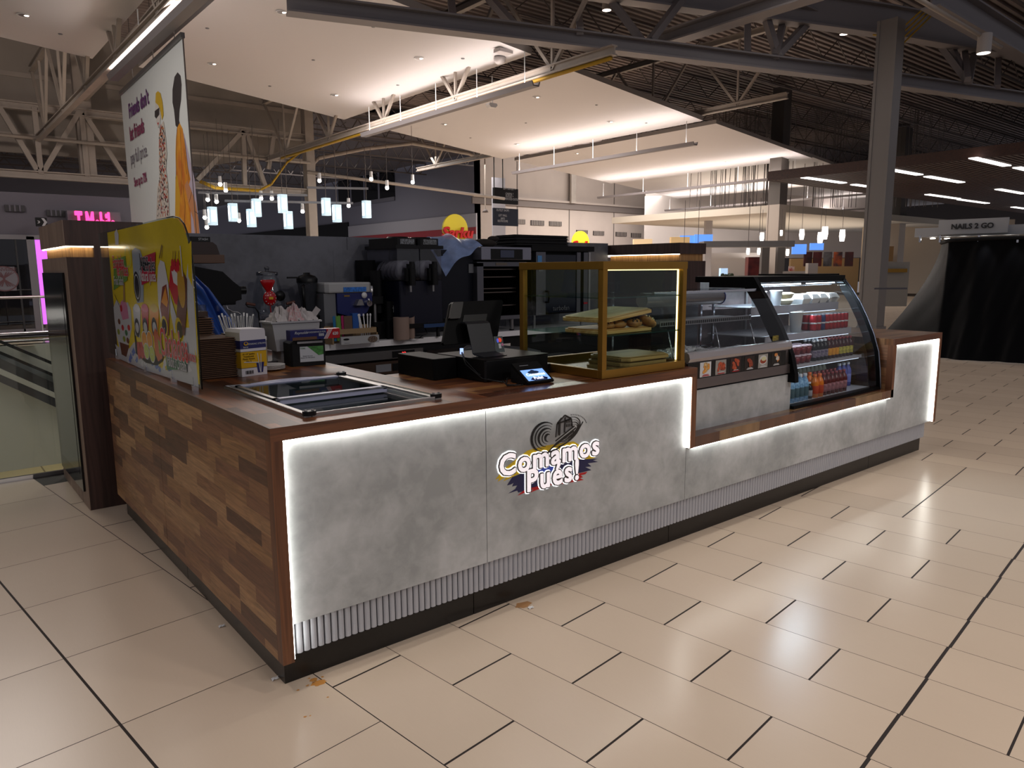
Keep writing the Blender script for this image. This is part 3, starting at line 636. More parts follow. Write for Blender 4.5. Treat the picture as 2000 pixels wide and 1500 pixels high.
mb = MB(); mb.prism([(hx0+.09, 1.0)]+[(hx0+.09+.36*k/10, 1.0+.05*math.sin(PI*k/10)) for k in range(1, 10)]+[(hx0+.45, 1.0)], 'z', 1.056, 1.066, PW); mb.build('lid_grip', lo)
lid(.15, .62, 1.026, 'sliding_lid', 'lower front glass lid')
mb = MB()
for q in ((hx0-.005, hy0-.022), (hx1+.012, hy0-.012), (hx1+.006, hy1+.014)): mb.box(q[0]-.026, q[0]+.026, q[1]-.018, q[1]+.018, 1.056, 1.074, BLK, c=.012); mb.cyl((q[0]-.014, q[1], 1.074), (q[0]-.014, q[1], 1.078), .006, CHROME); mb.cyl((q[0]+.014, q[1], 1.074), (q[0]+.014, q[1], 1.078), .006, CHROME)
mb.build('corner_caps', t)

# ================= stacks of kraft trays =================
KR = mat('kraft_board', '5f4433', .85, noise=.1, nscale=30); KRD = mat('kraft_edge', '3a281d', .85)
def kraft(name, lbl, x0, x1, y0, y1, z0, n, dz, grp):
    for k in range(n):
        t = MB(); z = z0+k*dz; dx = random.uniform(-.006, .006); dy = random.uniform(-.006, .006)
        pts = [(x0+dx, y0+dy), (x1+dx, y0+dy), (x1+dx, y1+dy), (x0+dx, y1+dy)]
        t.box(x0+dx+.008, x1+dx-.008, y0+dy+.008, y1+dy-.008, z, z+dz*.55, KRD); t.box(x0+dx, x1+dx, y0+dy, y1+dy, z+dz*.55, z+dz*.96, KR)
        t.build(name, label=lbl, cat='food tray', group=grp)
kraft('kraft_tray', 'folded brown kraft tray in the lower tall stack behind the yellow glass', .17, .375, 1.39, 1.62, 1.051, 22, .0095, 'kraft trays in the lower stack')
kraft('kraft_tray', 'folded brown kraft tray in the upper narrow stack behind the yellow glass', .18, .345, 1.66, 1.86, 1.051, 24, .0125, 'kraft trays in the upper stack')
# clear clamshells on the kraft stack
CLR = glass('clear_plastic', 'e4e6e8', .35, .12)
def clam(x, y, z, lbl):
    t = thing('clamshell_box', lbl, 'food container', (x, y, z))
    mb = MB(); mb.prism([(x-.07, y-.06), (x+.07, y-.06), (x+.07, y+.06), (x-.07, y+.06)], 'z', z, z+.004, mat('kraft_dark', '3a2418', .5)); mb.box(x-.07, x+.07, y-.06, y+.06, z+.004, z+.03, MATS['kraft_dark'], c=.01); mb.build('base_tray', t)
    mb = MB(); mb.box(x-.068, x+.068, y-.058, y+.058, z+.03, z+.065, CLR, c=.02)
    for k in range(6): mb.box(x-.06+k*.022, x-.056+k*.022, y-.062, y-.058, z+.03, z+.065, CLR)
    mb.build('ribbed_lid', t)
clam(.262, 1.76, 1.355, 'brown tray with ribbed clear lid on top of kraft stack'); 
# crinkled clear bag
t = MB(); q = Vector((.255, 1.86, 1.50))
t.grid(lambda a, b: q+Vector((.07*math.cos(2*PI*a)*(1-.5*b)+.01*math.sin(17*a+9*b), .05*math.sin(2*PI*a)*(1-.5*b)+.01*math.cos(13*a), -.08+.17*b+.012*math.sin(21*a))), 18, 7, glass('bag_film', 'd8dade', .6, .15))
t.build('clear_bag', label='crumpled clear plastic bag above the kraft stacks', cat='bag')
# straw box
t = thing('straw_box', 'tall white yellow and navy drinking straw carton on worktop', 'carton', (.43, 1.42, 1.05))
x0, x1, y0, y1 = .376, .528, 1.352, 1.49
NV = mat('straw_navy', '22255e', .45); SY = mat('straw_yellow', 'c99c10', .45); SW = mat('straw_white', 'c9c6ce', .5)
ang = .18; cc = Vector((x0, y0, 0)); Mx = Matrix.Translation(cc) @ Matrix.Rotation(.22, 4, 'Z') @ Matrix.Translation(-cc)
mb = MB(); mb.box(x0, x1, y0, y1, 1.051, 1.285, SW, M=Mx); 
for za, zb, m in ((1.095, 1.182, SY), (1.198, 1.242, NV)): mb.box(x0-.0006, x1+.0006, y0-.0006, y1+.0006, za, zb, m, M=Mx)
for za in (1.0945, 1.181): mb.box(x0-.001, x1+.001, y0-.001, y1+.001, za, za+.0018, BLK, M=Mx)
mb.prism([(x0, 1.285), (x1, 1.285), (x1-.004, 1.30), (x0+.01, 1.303)], 'y', y0, y1, SW, M=Mx)
mb.build('carton', t)
R3 = (Mx.to_3x3() @ Vector((1, 0, 0))); o3 = Mx @ Vector((x0, y0-.0012, 0)); a2 = Art(o3, R3, (0, 0, 1), .0004)
a2.p([(.088, 1.12), (.096, 1.065), (.126, 1.065), (.136, 1.12)], NV)
for s_, e_ in (((.110, 1.067), (.098, 1.17)), ((.113, 1.067), (.118, 1.165)), ((.105, 1.12), (.015, 1.128))): a2.line([s_, e_], .004, pw)
for k in range(9): a2.r_(.022+k*.005, .022+k*.005+(.0035 if k % 3 else .002), 1.063, 1.082, BLK)
a2.e(.030, 1.226, .013, .010, SY); a2.e(.030, 1.228, .008, .006, NV); a2.mb.build('printed_art', t)
text('print_text', 'DRINKING STRAWS', .013, pw, t, o3+R3*.095+Vector((0, -.001, 1.221)), R3, (0, 0, 1), .0003)
text('print_text', 'karat', .014, pw, t, o3+R3*.031+Vector((0, -.001, 1.207)), R3, (0, 0, 1), .0003)
text('print_text', '10 1/4" Jumbo\nTranslucent\nPlastic Straws\nNo. 2', .013, BLK, t, o3+R3*.045+Vector((0, -.001, 1.150)), R3, (0, 0, 1), .0003)
# plates
for k in range(4):
    mb = MB(); mb.lathe([(0, .002), (.05, .002), (.078, .010), (.080, .012), (.078, .013), (.05, .006), (0, .006)], (.60, 1.53, 1.0505+k*.0065), mat('paper_plate', 'c9c5c2', .5), 28)
    mb.build('paper_plate', label='white paper plate in the low stack beside straw carton', cat='plate', group='stacked paper plates')
# dark tray behind plates
mb = MB(); mb.box(.45, .92, 1.80, 2.10, 1.05, 1.066, mat('slate_tray', '3f3f45', .4), c=.02); mb.build('serving_tray', label='flat dark grey tray on worktop behind the straw carton', cat='tray')
# squeeze bottle
t = thing('squeeze_bottle', 'squeeze bottle of cream sauce with white nozzle cap', 'bottle', (.60, 1.66, 1.05))
mb = MB(); mb.lathe([(0, 0), (.031, 0), (.033, .01), (.033, .12)], (.60, 1.66, 1.051), mat('cream_sauce', 'b3a583', .4), 20); mb.build('sauce_fill', t)
mb = MB(); mb.lathe([(.033, .12), (.033, .155), (.028, .165)], (.60, 1.66, 1.051), mat('bottle_haze', '9a96a0', .4), 20); mb.build('bottle_body', t)
mb = MB(); mb.lathe([(.034, .16), (.034, .18), (.012, .19), (.008, .2), (.004, .22), (0, .22)], (.60, 1.66, 1.051), WHITE, 20); mb.build('nozzle_cap', t)
# patterned cup with spoons
t = thing('paper_cup', 'white floral cup holding wrapped spoons behind straw carton', 'cup', (.63, 1.84, 1.05))
mb = MB(); mb.lathe([(0, 0), (.032, 0), (.045, .19), (.048, .19), (.047, .195), (.043, .19), (.03, .01)], (.64, 1.84, 1.067), WHITE, 20); mb.build('cup_body', t)
mb = MB()
for k in range(9): a = k*.7; mb.ball((.64+.040*math.cos(a), 1.84+.040*math.sin(a)-.002, 1.15+.03*math.sin(k*2.1)), .008, pr_ if k % 2 else pg, n=8)
mb.build('flower_pattern', t)
for k in range(12):
    mb = MB(); x = .50+.014*k; mb.bar((x, 1.95+.01*(k % 3), 1.22), (x+.012*(k-6)*.4, 1.97, 1.345+.012*math.sin(k*1.7)), .010, .002, WHITE, up=(0, 1, 0)); mb.bar((x, 1.948+.01*(k % 3), 1.23), (x+.012*(k-6)*.4, 1.968, 1.335), .003, .002, BLK, up=(0, 1, 0))
    mb.build('wrapped_straw', label='white wrapped straw with black stripe in the holder behind the straw carton', cat='straw', group='wrapped straws in the holder')
mb = MB(); mb.box(.49, .68, 1.94, 2.02, 1.067, 1.235, mat('holder_dark', '2a2624', .5), c=.01); mb.build('straw_holder', label='dark upright holder for wrapped straws behind carton', cat='holder')
# napkin dispenser
t = thing('napkin_dispenser', 'black napkin dispenser with leafy white front card', 'dispenser', (.84, 1.6, 1.05))
x0, x1, y0, y1 = .735, .945, 1.545, 1.70; cc = Vector((x1, y0, 0)); Mx = Matrix.Translation(cc) @ Matrix.Rotation(-.12, 4, 'Z') @ Matrix.Translation(-cc)
mb = MB(); mb.box(x0, x1, y0, y1, 1.051, 1.185, BLKM, M=Mx, c=.012); mb.prism([(x0, 1.185), (x0+.03, 1.20), (x1-.03, 1.20), (x1, 1.185)], 'y', y0+.01, y1-.01, BLK, M=Mx); mb.build('housing', t)
R3 = Mx.to_3x3() @ Vector((1, 0, 0)); a2 = Art(Mx @ Vector((x0, y0-.0008, 0)), R3, (0, 0, 1), .0004); gp = mat('leaf_green', '3f7a3a', .5, noise=.4, nscale=60); a2.r_(.055, .195, 1.075, 1.165, mat('card_white', 'b8bcc4', .4)); a2.p([(.10, 1.165), (.195, 1.165), (.195, 1.115), (.165, 1.11), (.13, 1.14)], gp); a2.mb.build('front_card', t)
text('print_text', 'TORK', .012, gp, t, Mx @ Vector((x0+.072, y0-.003, 1.155)), R3, (0, 0, 1), .0003); text('print_text', 'Better for you\nBetter for the planet', .010, GREYP, t, Mx @ Vector((x0+.10, y0-.003, 1.105)), R3, (0, 0, 1), .0003)
mb = MB(); mb.bar(Mx @ Vector((x0+.04, y0-.004, 1.19)), Mx @ Vector((x1-.02, y0-.004, 1.19)), .01, .012, STEEL); mb.build('chrome_bar', t)
# foil box
t = thing('foil_box', 'long navy and red foodservice foil carton on napkin dispenser', 'carton', (.9, 1.62, 1.203))
FN = mat('foil_navy', '1d1f5a', .35); FR = mat('foil_red', 'a81c24', .35); x0, x1, y0, y1 = .735, 1.045, 1.555, 1.615
mb = MB(); mb.box(x0, x1-.085, y0, y1, 1.204, 1.262, FN); mb.box(x1-.085, x1, y0, y1, 1.204, 1.262, FR); mb.build('carton', t)
a2 = Art((x0, y0-.0006, 0), (1, 0, 0), (0, 0, 1), .0003)
a2.p([(.205, 1.204), (.24, 1.262), (.275, 1.262), (.235, 1.204)], FR)
for k in range(3): a2.p([(.205+k*.009, 1.204), (.24+k*.009, 1.262), (.245+k*.009, 1.262), (.210+k*.009, 1.204)], pw)
for k in range(8): a2.r_(.175+k*.004, .1775+k*.004, 1.222, 1.238, pw)
a2.r_(.01, .16, 1.205, 1.222, KR); a2.mb.build('printed_art', t)
text('print_text', 'Reynolds', .022, pw, t, (x0+.065, y0-.002, 1.247), (1, 0, 0), (0, 0, 1), .0003, shear=.3); text('print_text', 'FOODSERVICE FOIL', .013, pw, t, (x0+.162, y0-.002, 1.247), (1, 0, 0), (0, 0, 1), .0003)
text('print_text', '620', .024, pw, t, (x0+.28, y0-.002, 1.232), (1, 0, 0), (0, 0, 1), .0003, .0006)
# napkin bins
def crumple(mb, c, rx, ry, rz, m, seed):
    random.seed(seed); ph = [random.uniform(0, 6) for _ in range(6)]
    def f(a, b):
        th = 2*PI*a; r = 1-b
        w = 1+.25*math.sin(3*th+ph[0])+.16*math.sin(7*th+ph[1]+6*b)
        return Vector((c[0]+rx*math.cos(th)*r*w, c[1]+ry*math.sin(th)*r*w, c[2]+rz*math.sin(PI/2*b)*(1+.3*math.sin(5*th+ph[2]))+.012*math.sin(11*th+9*b)))
    mb.grid(f, 26, 8, m, False)
t = thing('napkin_bin', 'white plastic bin heaped with crumpled napkins behind foil carton', 'bin', (.86, 1.80, 1.05))
BN = mat('bin_plastic', 'a3a3a8', .4)
mb = MB(); mb.prism([(.72, 1.13), (.98, 1.13), (1.0, 1.30), (.70, 1.30)], 'y', 1.73, 1.90, BN); mb.box(.75, .95, 1.74, 1.89, 1.051, 1.13, BN); mb.box(.69, 1.01, 1.72, 1.91, 1.295, 1.305, BN); mb.build('bin_body', t)
mb = MB(); PN = mat('napkin_paper', 'b4aeae', .8); crumple(mb, (.78, 1.81, 1.30), .07, .07, .07, PN, 3); crumple(mb, (.92, 1.81, 1.30), .075, .07, .06, PN, 5)
crumple(mb, (.86, 1.79, 1.30), .06, .05, .085, mat('napkin_print', 'b88a8e', .8, noise=.3, nscale=80, two='b4aeae'), 8); mb.poly([(.95, 1.80, 1.31), (1.02, 1.82, 1.385), (1.06, 1.84, 1.36), (1.0, 1.82, 1.30)], PN); mb.build('napkin_heap', t)
random.seed(11)

# ================= gold glass cabinet =================
GOLD = mat('gold_frame', '9a7430', .35, .75, noise=.05, nscale=8)
t = thing('display_cabinet', 'gold framed glass bakery cabinet with two glass shelves', 'display cabinet', (2.07, .38, 1.05))
x0, x1, y0, y1, z0, z1 = 1.735, 2.40, .04, .69, 1.052, 1.642; b = .032
mb = MB()
for x in (x0, x1-b):
    for y in (y0, y1-b): mb.box(x, x+b, y, y+b, z0+.042, z1-.04, GOLD)
for z, h in ((z0, .042), (z1-.04, .04)):
    for y in (y0-.002, y1-b+.002): mb.box(x0-.002, x1+.002, y, y+b, z, z+h, GOLD)
    for x in (x0-.002, x1-b+.002): mb.box(x, x+b, y0+b-.002, y1-b+.002, z, z+h, GOLD)
mb.build('gold_frame', t, bevel=.0012)
mb = MB(); g = .012
mb.box(x0+b, x1-b, y0+g, y0+g+.004, z0+.042, z1-.04, GL); mb.box(x0+g, x0+g+.004, y0+b, y1-b, z0+.042, z1-.04, GL); mb.box(x1-g-.004, x1-g, y0+b, y1-b, z0+.042, z1-.04, GL); mb.build('glass_panels', t)
for z in (1.262, 1.455):
    mb = MB(); mb.box(x0+g+.006, x1-g-.006, y0+g+.008, y1-.03, z, z+.006, glass('shelf_glass', 'cfe2dc', .25)); mb.box(x0+g+.006, x1-g-.006, y0+g+.006, y0+g+.008, z, z+.006, mat('glass_edge', '16302c', .15)); mb.build('glass_shelf', t)
mb = MB(); mb.box(x0+.02, x1-.02, y0+.02, y1-.02, z0, z0+.006, mat('cabinet_floor', '4a3a28', .25)); mb.build('floor_panel', t)
mb = MB(); mb.box(x1-b-.004, x1-b, y0+b, y0+b+.008, z0+.045, z1-.045, emis('cabinet_led', 'ffe2a0', 4.0)); mb.box(x0+b, x1-b, y0+b, y0+b+.006, z1-.046, z1-.041, emis('cabinet_led_top', 'ffe2a0', 2.5)); mb.build('led_strip', t)
# boards and breads
BAM = veneer('bamboo_board', 'bd8c4a', 'e2ba7c', 'X', .45, .6); BAMD = veneer('bamboo_dark', '94733f', 'b8935a', 'X', .45, .6)
def board(x, y, z, sx, sy, rot, tilt, lbl, m=None, grp=None):
    M = Matrix.Translation((x, y, z)) @ Matrix.Rotation(rot, 4, 'Z') @ Matrix.Rotation(tilt, 4, 'Y')
    mb = MB(); mb.box(-sx, sx, -sy, sy, 0, .018, m or BAM, M=M, c=.035); mb.box(-sx+.012, sx-.012, -sy+.012, sy-.012, .018, .024, m or BAM, M=M, c=.03)
    mb.build('bamboo_board', label=lbl, cat='board', bevel=.004, group=grp)
for k in range(3): board(2.13+.01*k, .24-.006*k, 1.062+k*.026, .19, .15, .05-.03*k, 0, 'bamboo board in the stack of three on the bottom of gold cabinet', BAMD, 'bamboo boards at the cabinet bottom')
board(2.0, .25, 1.270, .22, .15, .06, 0, 'pale bamboo tray under the rolls on the lower glass shelf')
board(1.99, .25, 1.350, .22, .16, .10, -.09, 'golden bamboo board leaning tilted over the bread rolls')
def roll(x, y, z, lbl, seeds=False, rot=0., s=1.):
    t = thing('bread_roll', lbl, 'bread roll', (x, y, z)); BR = mat('crust', 'b98545', .5, noise=.25, nscale=18, two='7c4a20')
    M = Matrix.Translation((x, y, z)) @ Matrix.Rotation(rot, 4, 'Y'); mb = MB(); mb.ball((0, 0, 0), .046*s, BR, 1.15, .85, .52, 16, M); mb.build('crust', t)
    mb = MB()
    for k in range(110 if seeds else 40):
        a = random.uniform(0, 2*PI); r = random.uniform(0, .95); px, py = .046*s*1.15*r*math.cos(a), .046*s*.85*r*math.sin(a); pz = .046*s*.52*math.sqrt(1-r*r)
        mb.ball((px, py, pz), .0042, mat('seed_black', '14110f', .5) if k % 2 else mat('seed_pale', 'd8cba4', .5) if seeds else mat('choc', '2a150c', .4), n=6, M=M)
    mb.build('seed_topping', t)
roll(2.185, .13, 1.318, 'round roll covered in black and white seeds at tray edge', True, .5, 1.1)
roll(2.07, .13, 1.315, 'golden roll with dark topping beside the seeded roll'); roll(1.97, .15, 1.312, 'chocolate speckled roll under tilted bamboo board'); roll(1.88, .15, 1.312, 'glazed roll farthest left on the bamboo tray')
# ================= till =================
t = thing('cash_drawer', 'wide low black cash drawer on front counter', 'cash drawer', (1.47, .5, 1.05))
mb = MB(); cc = Vector((1.225, .345, 0)); Mx = Matrix.Translation(cc) @ Matrix.Rotation(.02, 4, 'Z') @ Matrix.Translation(-cc); mb.box(1.225, 1.655, .345, .76, 1.053, 1.158, BLK, M=Mx, c=.008); mb.box(1.222, 1.658, .342, .763, 1.158, 1.164, mat('drawer_top', '0c090a', .5, spec=.15), M=Mx, c=.008); mb.build('drawer_body', t, bevel=.003)
t = MB(); t.box(1.07, 1.215, .57, .93, 1.051, 1.160, MATS['screen_back'] if 'screen_back' in MATS else mat('screen_back', '070708', .5, spec=.1), c=.008); t.build('receipt_printer', label='square black receipt printer beside the cash drawer', cat='printer', bevel=.003)
t = thing('pos_terminal', 'black till screen seen from behind on grey bent stand', 'till screen', (1.45, .62, 1.164))
tl = .32; cy = .60
def PT(x, v, d): # screen plane leaning away from customers
    return Vector((x+v*.46, cy+v*math.sin(tl)+d*math.cos(tl), 1.225+v*math.cos(tl)-d*math.sin(tl)))
mb = MB(); DG = mat('screen_back', '070708', .5, spec=.1)
def slab(mb, x0, x1, v0, v1, d0, d1, m, c=.012):
    vs = []
    pts = [(x0+c, v0), (x1-c, v0), (x1, v0+c), (x1, v1-c), (x1-c, v1), (x0+c, v1), (x0, v1-c), (x0, v0+c)]
    vs = [PT(x, v, d0) for x, v in pts]+[PT(x, v, d1) for x, v in pts]; n = 8
    mb.add(vs, [tuple(range(n)), tuple(range(2*n-1, n-1, -1))]+[(k, n+k, n+(k+1) % n, (k+1) % n) for k in range(n)], m)
slab(mb, 1.145, 1.50, 0, .225, 0, .018, DG); mb.build('screen', t)
mb = MB(); slab(mb, 1.148, 1.217, .13, .218, -.02, 0, mat('reader_grey', '1c1918', .4, .2), .005); mb.build('card_reader', t)
mb = MB(); slab(mb, 1.245, 1.40, .10, .15, -.004, 0, BLK, .004); mb.build('cable_cover', t)
mb = MB(); SG = mat('stand_grey', '26272b', .45, .3)
def strip(pts, x0, x1, th, m):
    vs = []
    for (y, z) in pts: vs += [(x0, y, z), (x1, y, z), (x1, y+th*.4, z-th), (x0, y+th*.4, z-th)]
    fs = []
    for i in range(len(pts)-1):
        a, b_ = 4*i, 4*i+4
        fs += [(a, a+1, b_+1, b_), (a+1, a+2, b_+2, b_+1), (a+2, a+3, b_+3, b_+2), (a+3, a, b_, b_+3)]
    fs += [(0, 3, 2, 1), (len(vs)-4, len(vs)-3, len(vs)-2, len(vs)-1)]
    mb.add(vs, fs, m)
strip([(.62, 1.335), (.585, 1.335), (.565, 1.325), (.52, 1.195), (.515, 1.18), (.50, 1.175), (.42, 1.168)], 1.275, 1.425, .006, SG); mb.build('bent_stand', t)
mb = MB(); mb.tube([(1.235, .56, 1.19), (1.215, .50, 1.15), (1.22, .40, 1.09), (1.25, .33, 1.06), (1.30, .28, 1.055)], .004, BLK); mb.tube([(1.232, .56, 1.19), (1.205, .48, 1.13), (1.218, .36, 1.07), (1.28, .27, 1.055)], .003, BLK); mb.build('cables', t)
mb = MB(); mb.box(1.225, 1.24, .55, .56, 1.175, 1.205, emis('blue_status', 'a8c4ff', 1.2)); mb.build('status_light', t)
mb = MB(); mb.box(1.655, 1.72, .40, .66, 1.055, 1.10, BLK, c=.01); mb.build('till_side_block', label='small black block at right end of the cash drawer', cat='device')
t = thing('card_sign', 'tiny clear stand with payment card logos on till', 'card stand', (1.44, .52, 1.164))
a2 = Art((1.43, .52, 1.172), (.95, -.3, 0), (0, .25, 1), .0005); a2.r_(0, .05, 0, .085, mat('card_dark', '2c3a3c', .4)); a2.e(.032, .065, .01, .012, emis('card_red', 'd8401c', .5)); a2.e(.019, .062, .006, .012, emis('card_blue', '4a60d8', .5)); a2.r_(.02, .034, .02, .045, pw); a2.e(.042, .04, .007, .008, pk); a2.mb.build('card_face', t)
# customer tablet with logo
t = thing('payment_tablet', 'black tablet showing blue logo screen, facing customers', 'tablet', (1.38, .2, 1.05))
o_ = P(1030, 752, 'z', 1.053); r_ = (P(1085, 745, 'z', 1.053)-o_); w_ = r_.length; r_.normalize(); bk = Vector((0, 0, 1)).cross(r_)
up = (bk*.80+Vector((0, 0, .50))).normalized(); nn = r_.cross(up); w_ = .165; hgt = .155
mb = MB(); vs = [o_+r_*a+up*b_+nn*c_ for c_ in (0, .012) for a, b_ in ((0, 0), (w_, 0), (w_, hgt), (0, hgt))]; mb.add(vs, [(3, 2, 1, 0), (4, 5, 6, 7), (0, 1, 5, 4), (1, 2, 6, 5), (2, 3, 7, 6), (3, 0, 4, 7)], BLK)
zb = .0; pts = [o_, o_+r_*w_, o_+r_*w_+up*hgt, o_+up*hgt, o_+up*hgt*1.0+Vector((0, 0, -up.z*hgt)), o_+r_*w_+up*hgt+Vector((0, 0, -up.z*hgt))]
mb.add(pts, [(0, 3, 4), (1, 5, 2), (2, 5, 4, 3)], BLKM); mb.build('casing', t)
a2 = Art(o_+nn*.0125, r_, up, .0004); a2.r_(.012, w_-.012, .012, .095, emis('tablet_screen', '7ba6ea', 1.0)); a2.p([(.03, .02), (.05, .035), (.12, .035), (.14, .025), (.13, .012), (.05, .012)], mat('screen_navy', '16205a', .3)); a2.e(.08, .072, .035, .012, mat('screen_dark_blue', '24406a', .4)); a2.e(.08, .08, .014, .01, MATS['screen_dark_blue']); a2.r_(.03, .085, .125, .13, GREYP); a2.mb.build('screen_picture', t)  # dark blue ellipses belong to the logo picture
text('screen_text', 'Comamos\nPués!', .028, emis('screen_white', 'eef2ff', 1.0), t, o_+nn*.0155+r_*.082+up*.040, r_, up, .0002, .0008)
mb = MB(); mb.tube([o_+Vector((-.01, .10, .02)), o_+Vector((-.06, .08, .03)), o_+Vector((-.09, .05, .005)), o_+Vector((-.06, .02, .004)), o_+Vector((-.02, .04, .004))], .0035, BLK); mb.tube([o_+Vector((-.01, .11, .02)), o_+Vector((-.08, .09, .02)), o_+Vector((-.10, .03, .004)), o_+Vector((-.03, .0, .004)), o_+Vector((0, .03, .004))], .003, BLK); mb.build('tablet_cable', t)
# ================= hot food display (left unit) =================
GLC = glass('case_glass', 'f2f6f8', .10); ST1 = mat('case_steel', '8f8583', .28, .9); STB = mat('bumper_steel', 'a8a2a4', .4, .6)
t = thing('deli_display', 'steel framed slanted glass food display with picture menu strip', 'display case', (3.05, .5, .65))
mb = MB(); mb.box(2.5, 3.645, .10, .14, .649, .892, CONC); mb.build('lower_panel', t)
mb = MB(); mb.box(2.5, 3.60, .16, .92, .65, 1.0, BLKM); mb.box(2.5, 3.60, .16, .92, 1.0, 1.02, ST1); mb.build('cabinet_body', t)
mb = MB(); mb.prism([(.135, .905), (.085, .905), (.088, .963), (.10, .967), (.103, 1.062), (.14, 1.062)], 'x', 2.5, 3.60, ST1); mb.build('steel_fascia', t)
mb = MB(); mb.prism([(.13, 1.062), (.088, 1.066), (.078, 1.085), (.085, 1.112), (.10, 1.122), (.13, 1.122)], 'x', 2.5, 3.60, STB, smooth=False); mb.build('bumper_rail', t)
mb = MB(); mb.box(2.5, 3.55, .092, .100, .966, 1.058, mat('menu_black', '070707', .25)); mb.build('menu_strip', t)
FD = [mat('food_'+n, c, .45, noise=.35, nscale=90) for n, c in (('gold', 'c98a3a'), ('pale', 'c0a070'), ('redbrown', 'a8482a'), ('brown', '8a3a22'), ('white', 'b8b4ae'), ('amber', 'c07a40'))]
for k in range(6):
    xa = 2.615+k*.152; a2 = Art((xa, .0915, .968), (1, 0, 0), (0, 0, 1), .0004); random.seed(30+k)
    bg = (pw, mat('food_bg_grey', '8f8c88', .5), mat('food_bg_dark', '2c100e', .5), mat('food_bg_dark2', '1c0d0a', .5), MATS['food_bg_grey'], mat('food_bg_black', '120c08', .5))[k]
    a2.r_(0, .108, .0, .088, bg)
    if k == 4: a2.e(.055, .05, .045, .03, pw); a2.e(.055, .045, .036, .018, FD[3]); a2.e(.06, .058, .028, .014, mat('rice', 'c4c09a', .5))
    else:
        for i in range(7): a2.e(.03+.052*random.random(), .03+.045*random.random(), .02, .011, FD[(k*2+i % 2) % 6 if k not in (2, 3) else (2 if k == 2 else 3)], random.uniform(0, 3))
    a2.r_(.02, .09, .004, .009, FR if k in (0, 1, 2) else pw); a2.r_(.03, .08, .012, .015, FR if k == 0 else pw); a2.mb.build('menu_picture', t)
random.seed(5)
gp_ = [(.098, 1.12), (.135, 1.20), (.20, 1.31), (.27, 1.40), (.33, 1.448), (.36, 1.456)]
mb = MB()
for (a, b_) in zip(gp_, gp_[1:]): mb.add([(2.5, *a), (3.60, *a), (3.60, *b_), (2.5, *b_)], [(0, 1, 2, 3)], GLC, True)
mb.build('front_glass', t)
mb = MB(); mb.box(2.505, 3.60, .355, .375, 1.446, 1.464, CHROME); mb.build('top_rail', t)
mb = MB(); mb.box(2.5, 3.60, .375, .72, 1.458, 1.463, GLC); mb.build('top_glass', t)
mb = MB(); mb.cyl((2.56, .50, 1.41), (3.36, .50, 1.41), .047, mat('hood_steel', '9a9698', .3, .7), n=20); mb.cyl((3.36, .50, 1.41), (3.365, .50, 1.41), .052, mat('hood_ring', '4a58a0', .25, .5), n=20); mb.build('lamp_hood', t)
mb = MB()
for x in (2.52, 3.44, 3.59): mb.box(x-.008, x+.008, .70, .716, 1.02, 1.458, CHROME)
mb.box(2.5, 3.6, .70, .712, 1.04, 1.06, CHROME); mb.build('rear_posts', t)
mb = MB(); mb.box(2.54, 3.50, .34, .60, 1.268, 1.274, mat('shelf_steel', '8b898c', .35, .6)); mb.box(2.54, 3.50, .335, .342, 1.255, 1.288, MATS['shelf_steel'])
for k in range(44): mb.box(2.55+k*.0215, 2.562+k*.0215, .333, .335, 1.262, 1.280, BLKM)
mb.build('perforated_shelf', t)
for x in (2.62, 3.10, 3.50):
    mb = MB(); mb.tube([(x, .35, 1.26), (x-.04, .25, 1.03)], .004, CHROME, 6); mb.build('shelf_strut', t)
mb = MB(); mb.box(2.52, 3.60, .60, .64, 1.02, 1.04, ST1); mb.box(2.5, 3.5, .14, .70, 1.015, 1.03, ST1); mb.build('deck', t)
mb = MB(); mb.box(2.9, 3.4, .701, .705, 1.06, 1.38, mat('sliding_dark', '1a1a1e', .2)); mb.build('rear_door', t)
mb = MB(); mb.box(3.40, 3.47, .105, .107, 1.13, 1.165, mat('sticker', '35311a', .5, noise=.8, nscale=120, two='8a7c28')); mb.build('warning_sticker', t)
FOIL = mat('alu_foil', 'c9c9cc', .22, 1.0, bump=1.0, bscale=90)
for i, (x, y, sx, sy, lb) in enumerate(((2.74, .30, .15, .10, 'foil covered food pan at the left end of the slanted display'), (3.02, .28, .13, .09, 'foil covered food pan in the middle of the slanted display'), (3.25, .26, .10, .08, 'small foil pan next to the divider in slanted display'), (2.95, .48, .2, .08, 'long foil wrapped pan at the back of slanted display'))):
    t2 = thing('foil_pan', lb, 'food pan', (x, y, 1.03)); mb = MB(); mb.box(x-sx, x+sx, y-sy, y+sy, 1.031, 1.07, ST1, c=.02); mb.build('steel_pan', t2)
    mb = MB(); random.seed(40+i); ph = [random.uniform(0, 6) for _ in range(5)]
    mb.grid(lambda a, b_: Vector((x-sx*1.04+2.08*sx*a, y-sy*1.04+2.08*sy*b_, 1.072+.022*math.sin(PI*a)*math.sin(PI*b_)+.008*math.sin(31*a+ph[0]+9*b_)*math.sin(23*b_+ph[1])+.006*math.sin(57*a+ph[2]+31*b_))), 40, 20, FOIL, False); mb.build('foil_cover', t2)

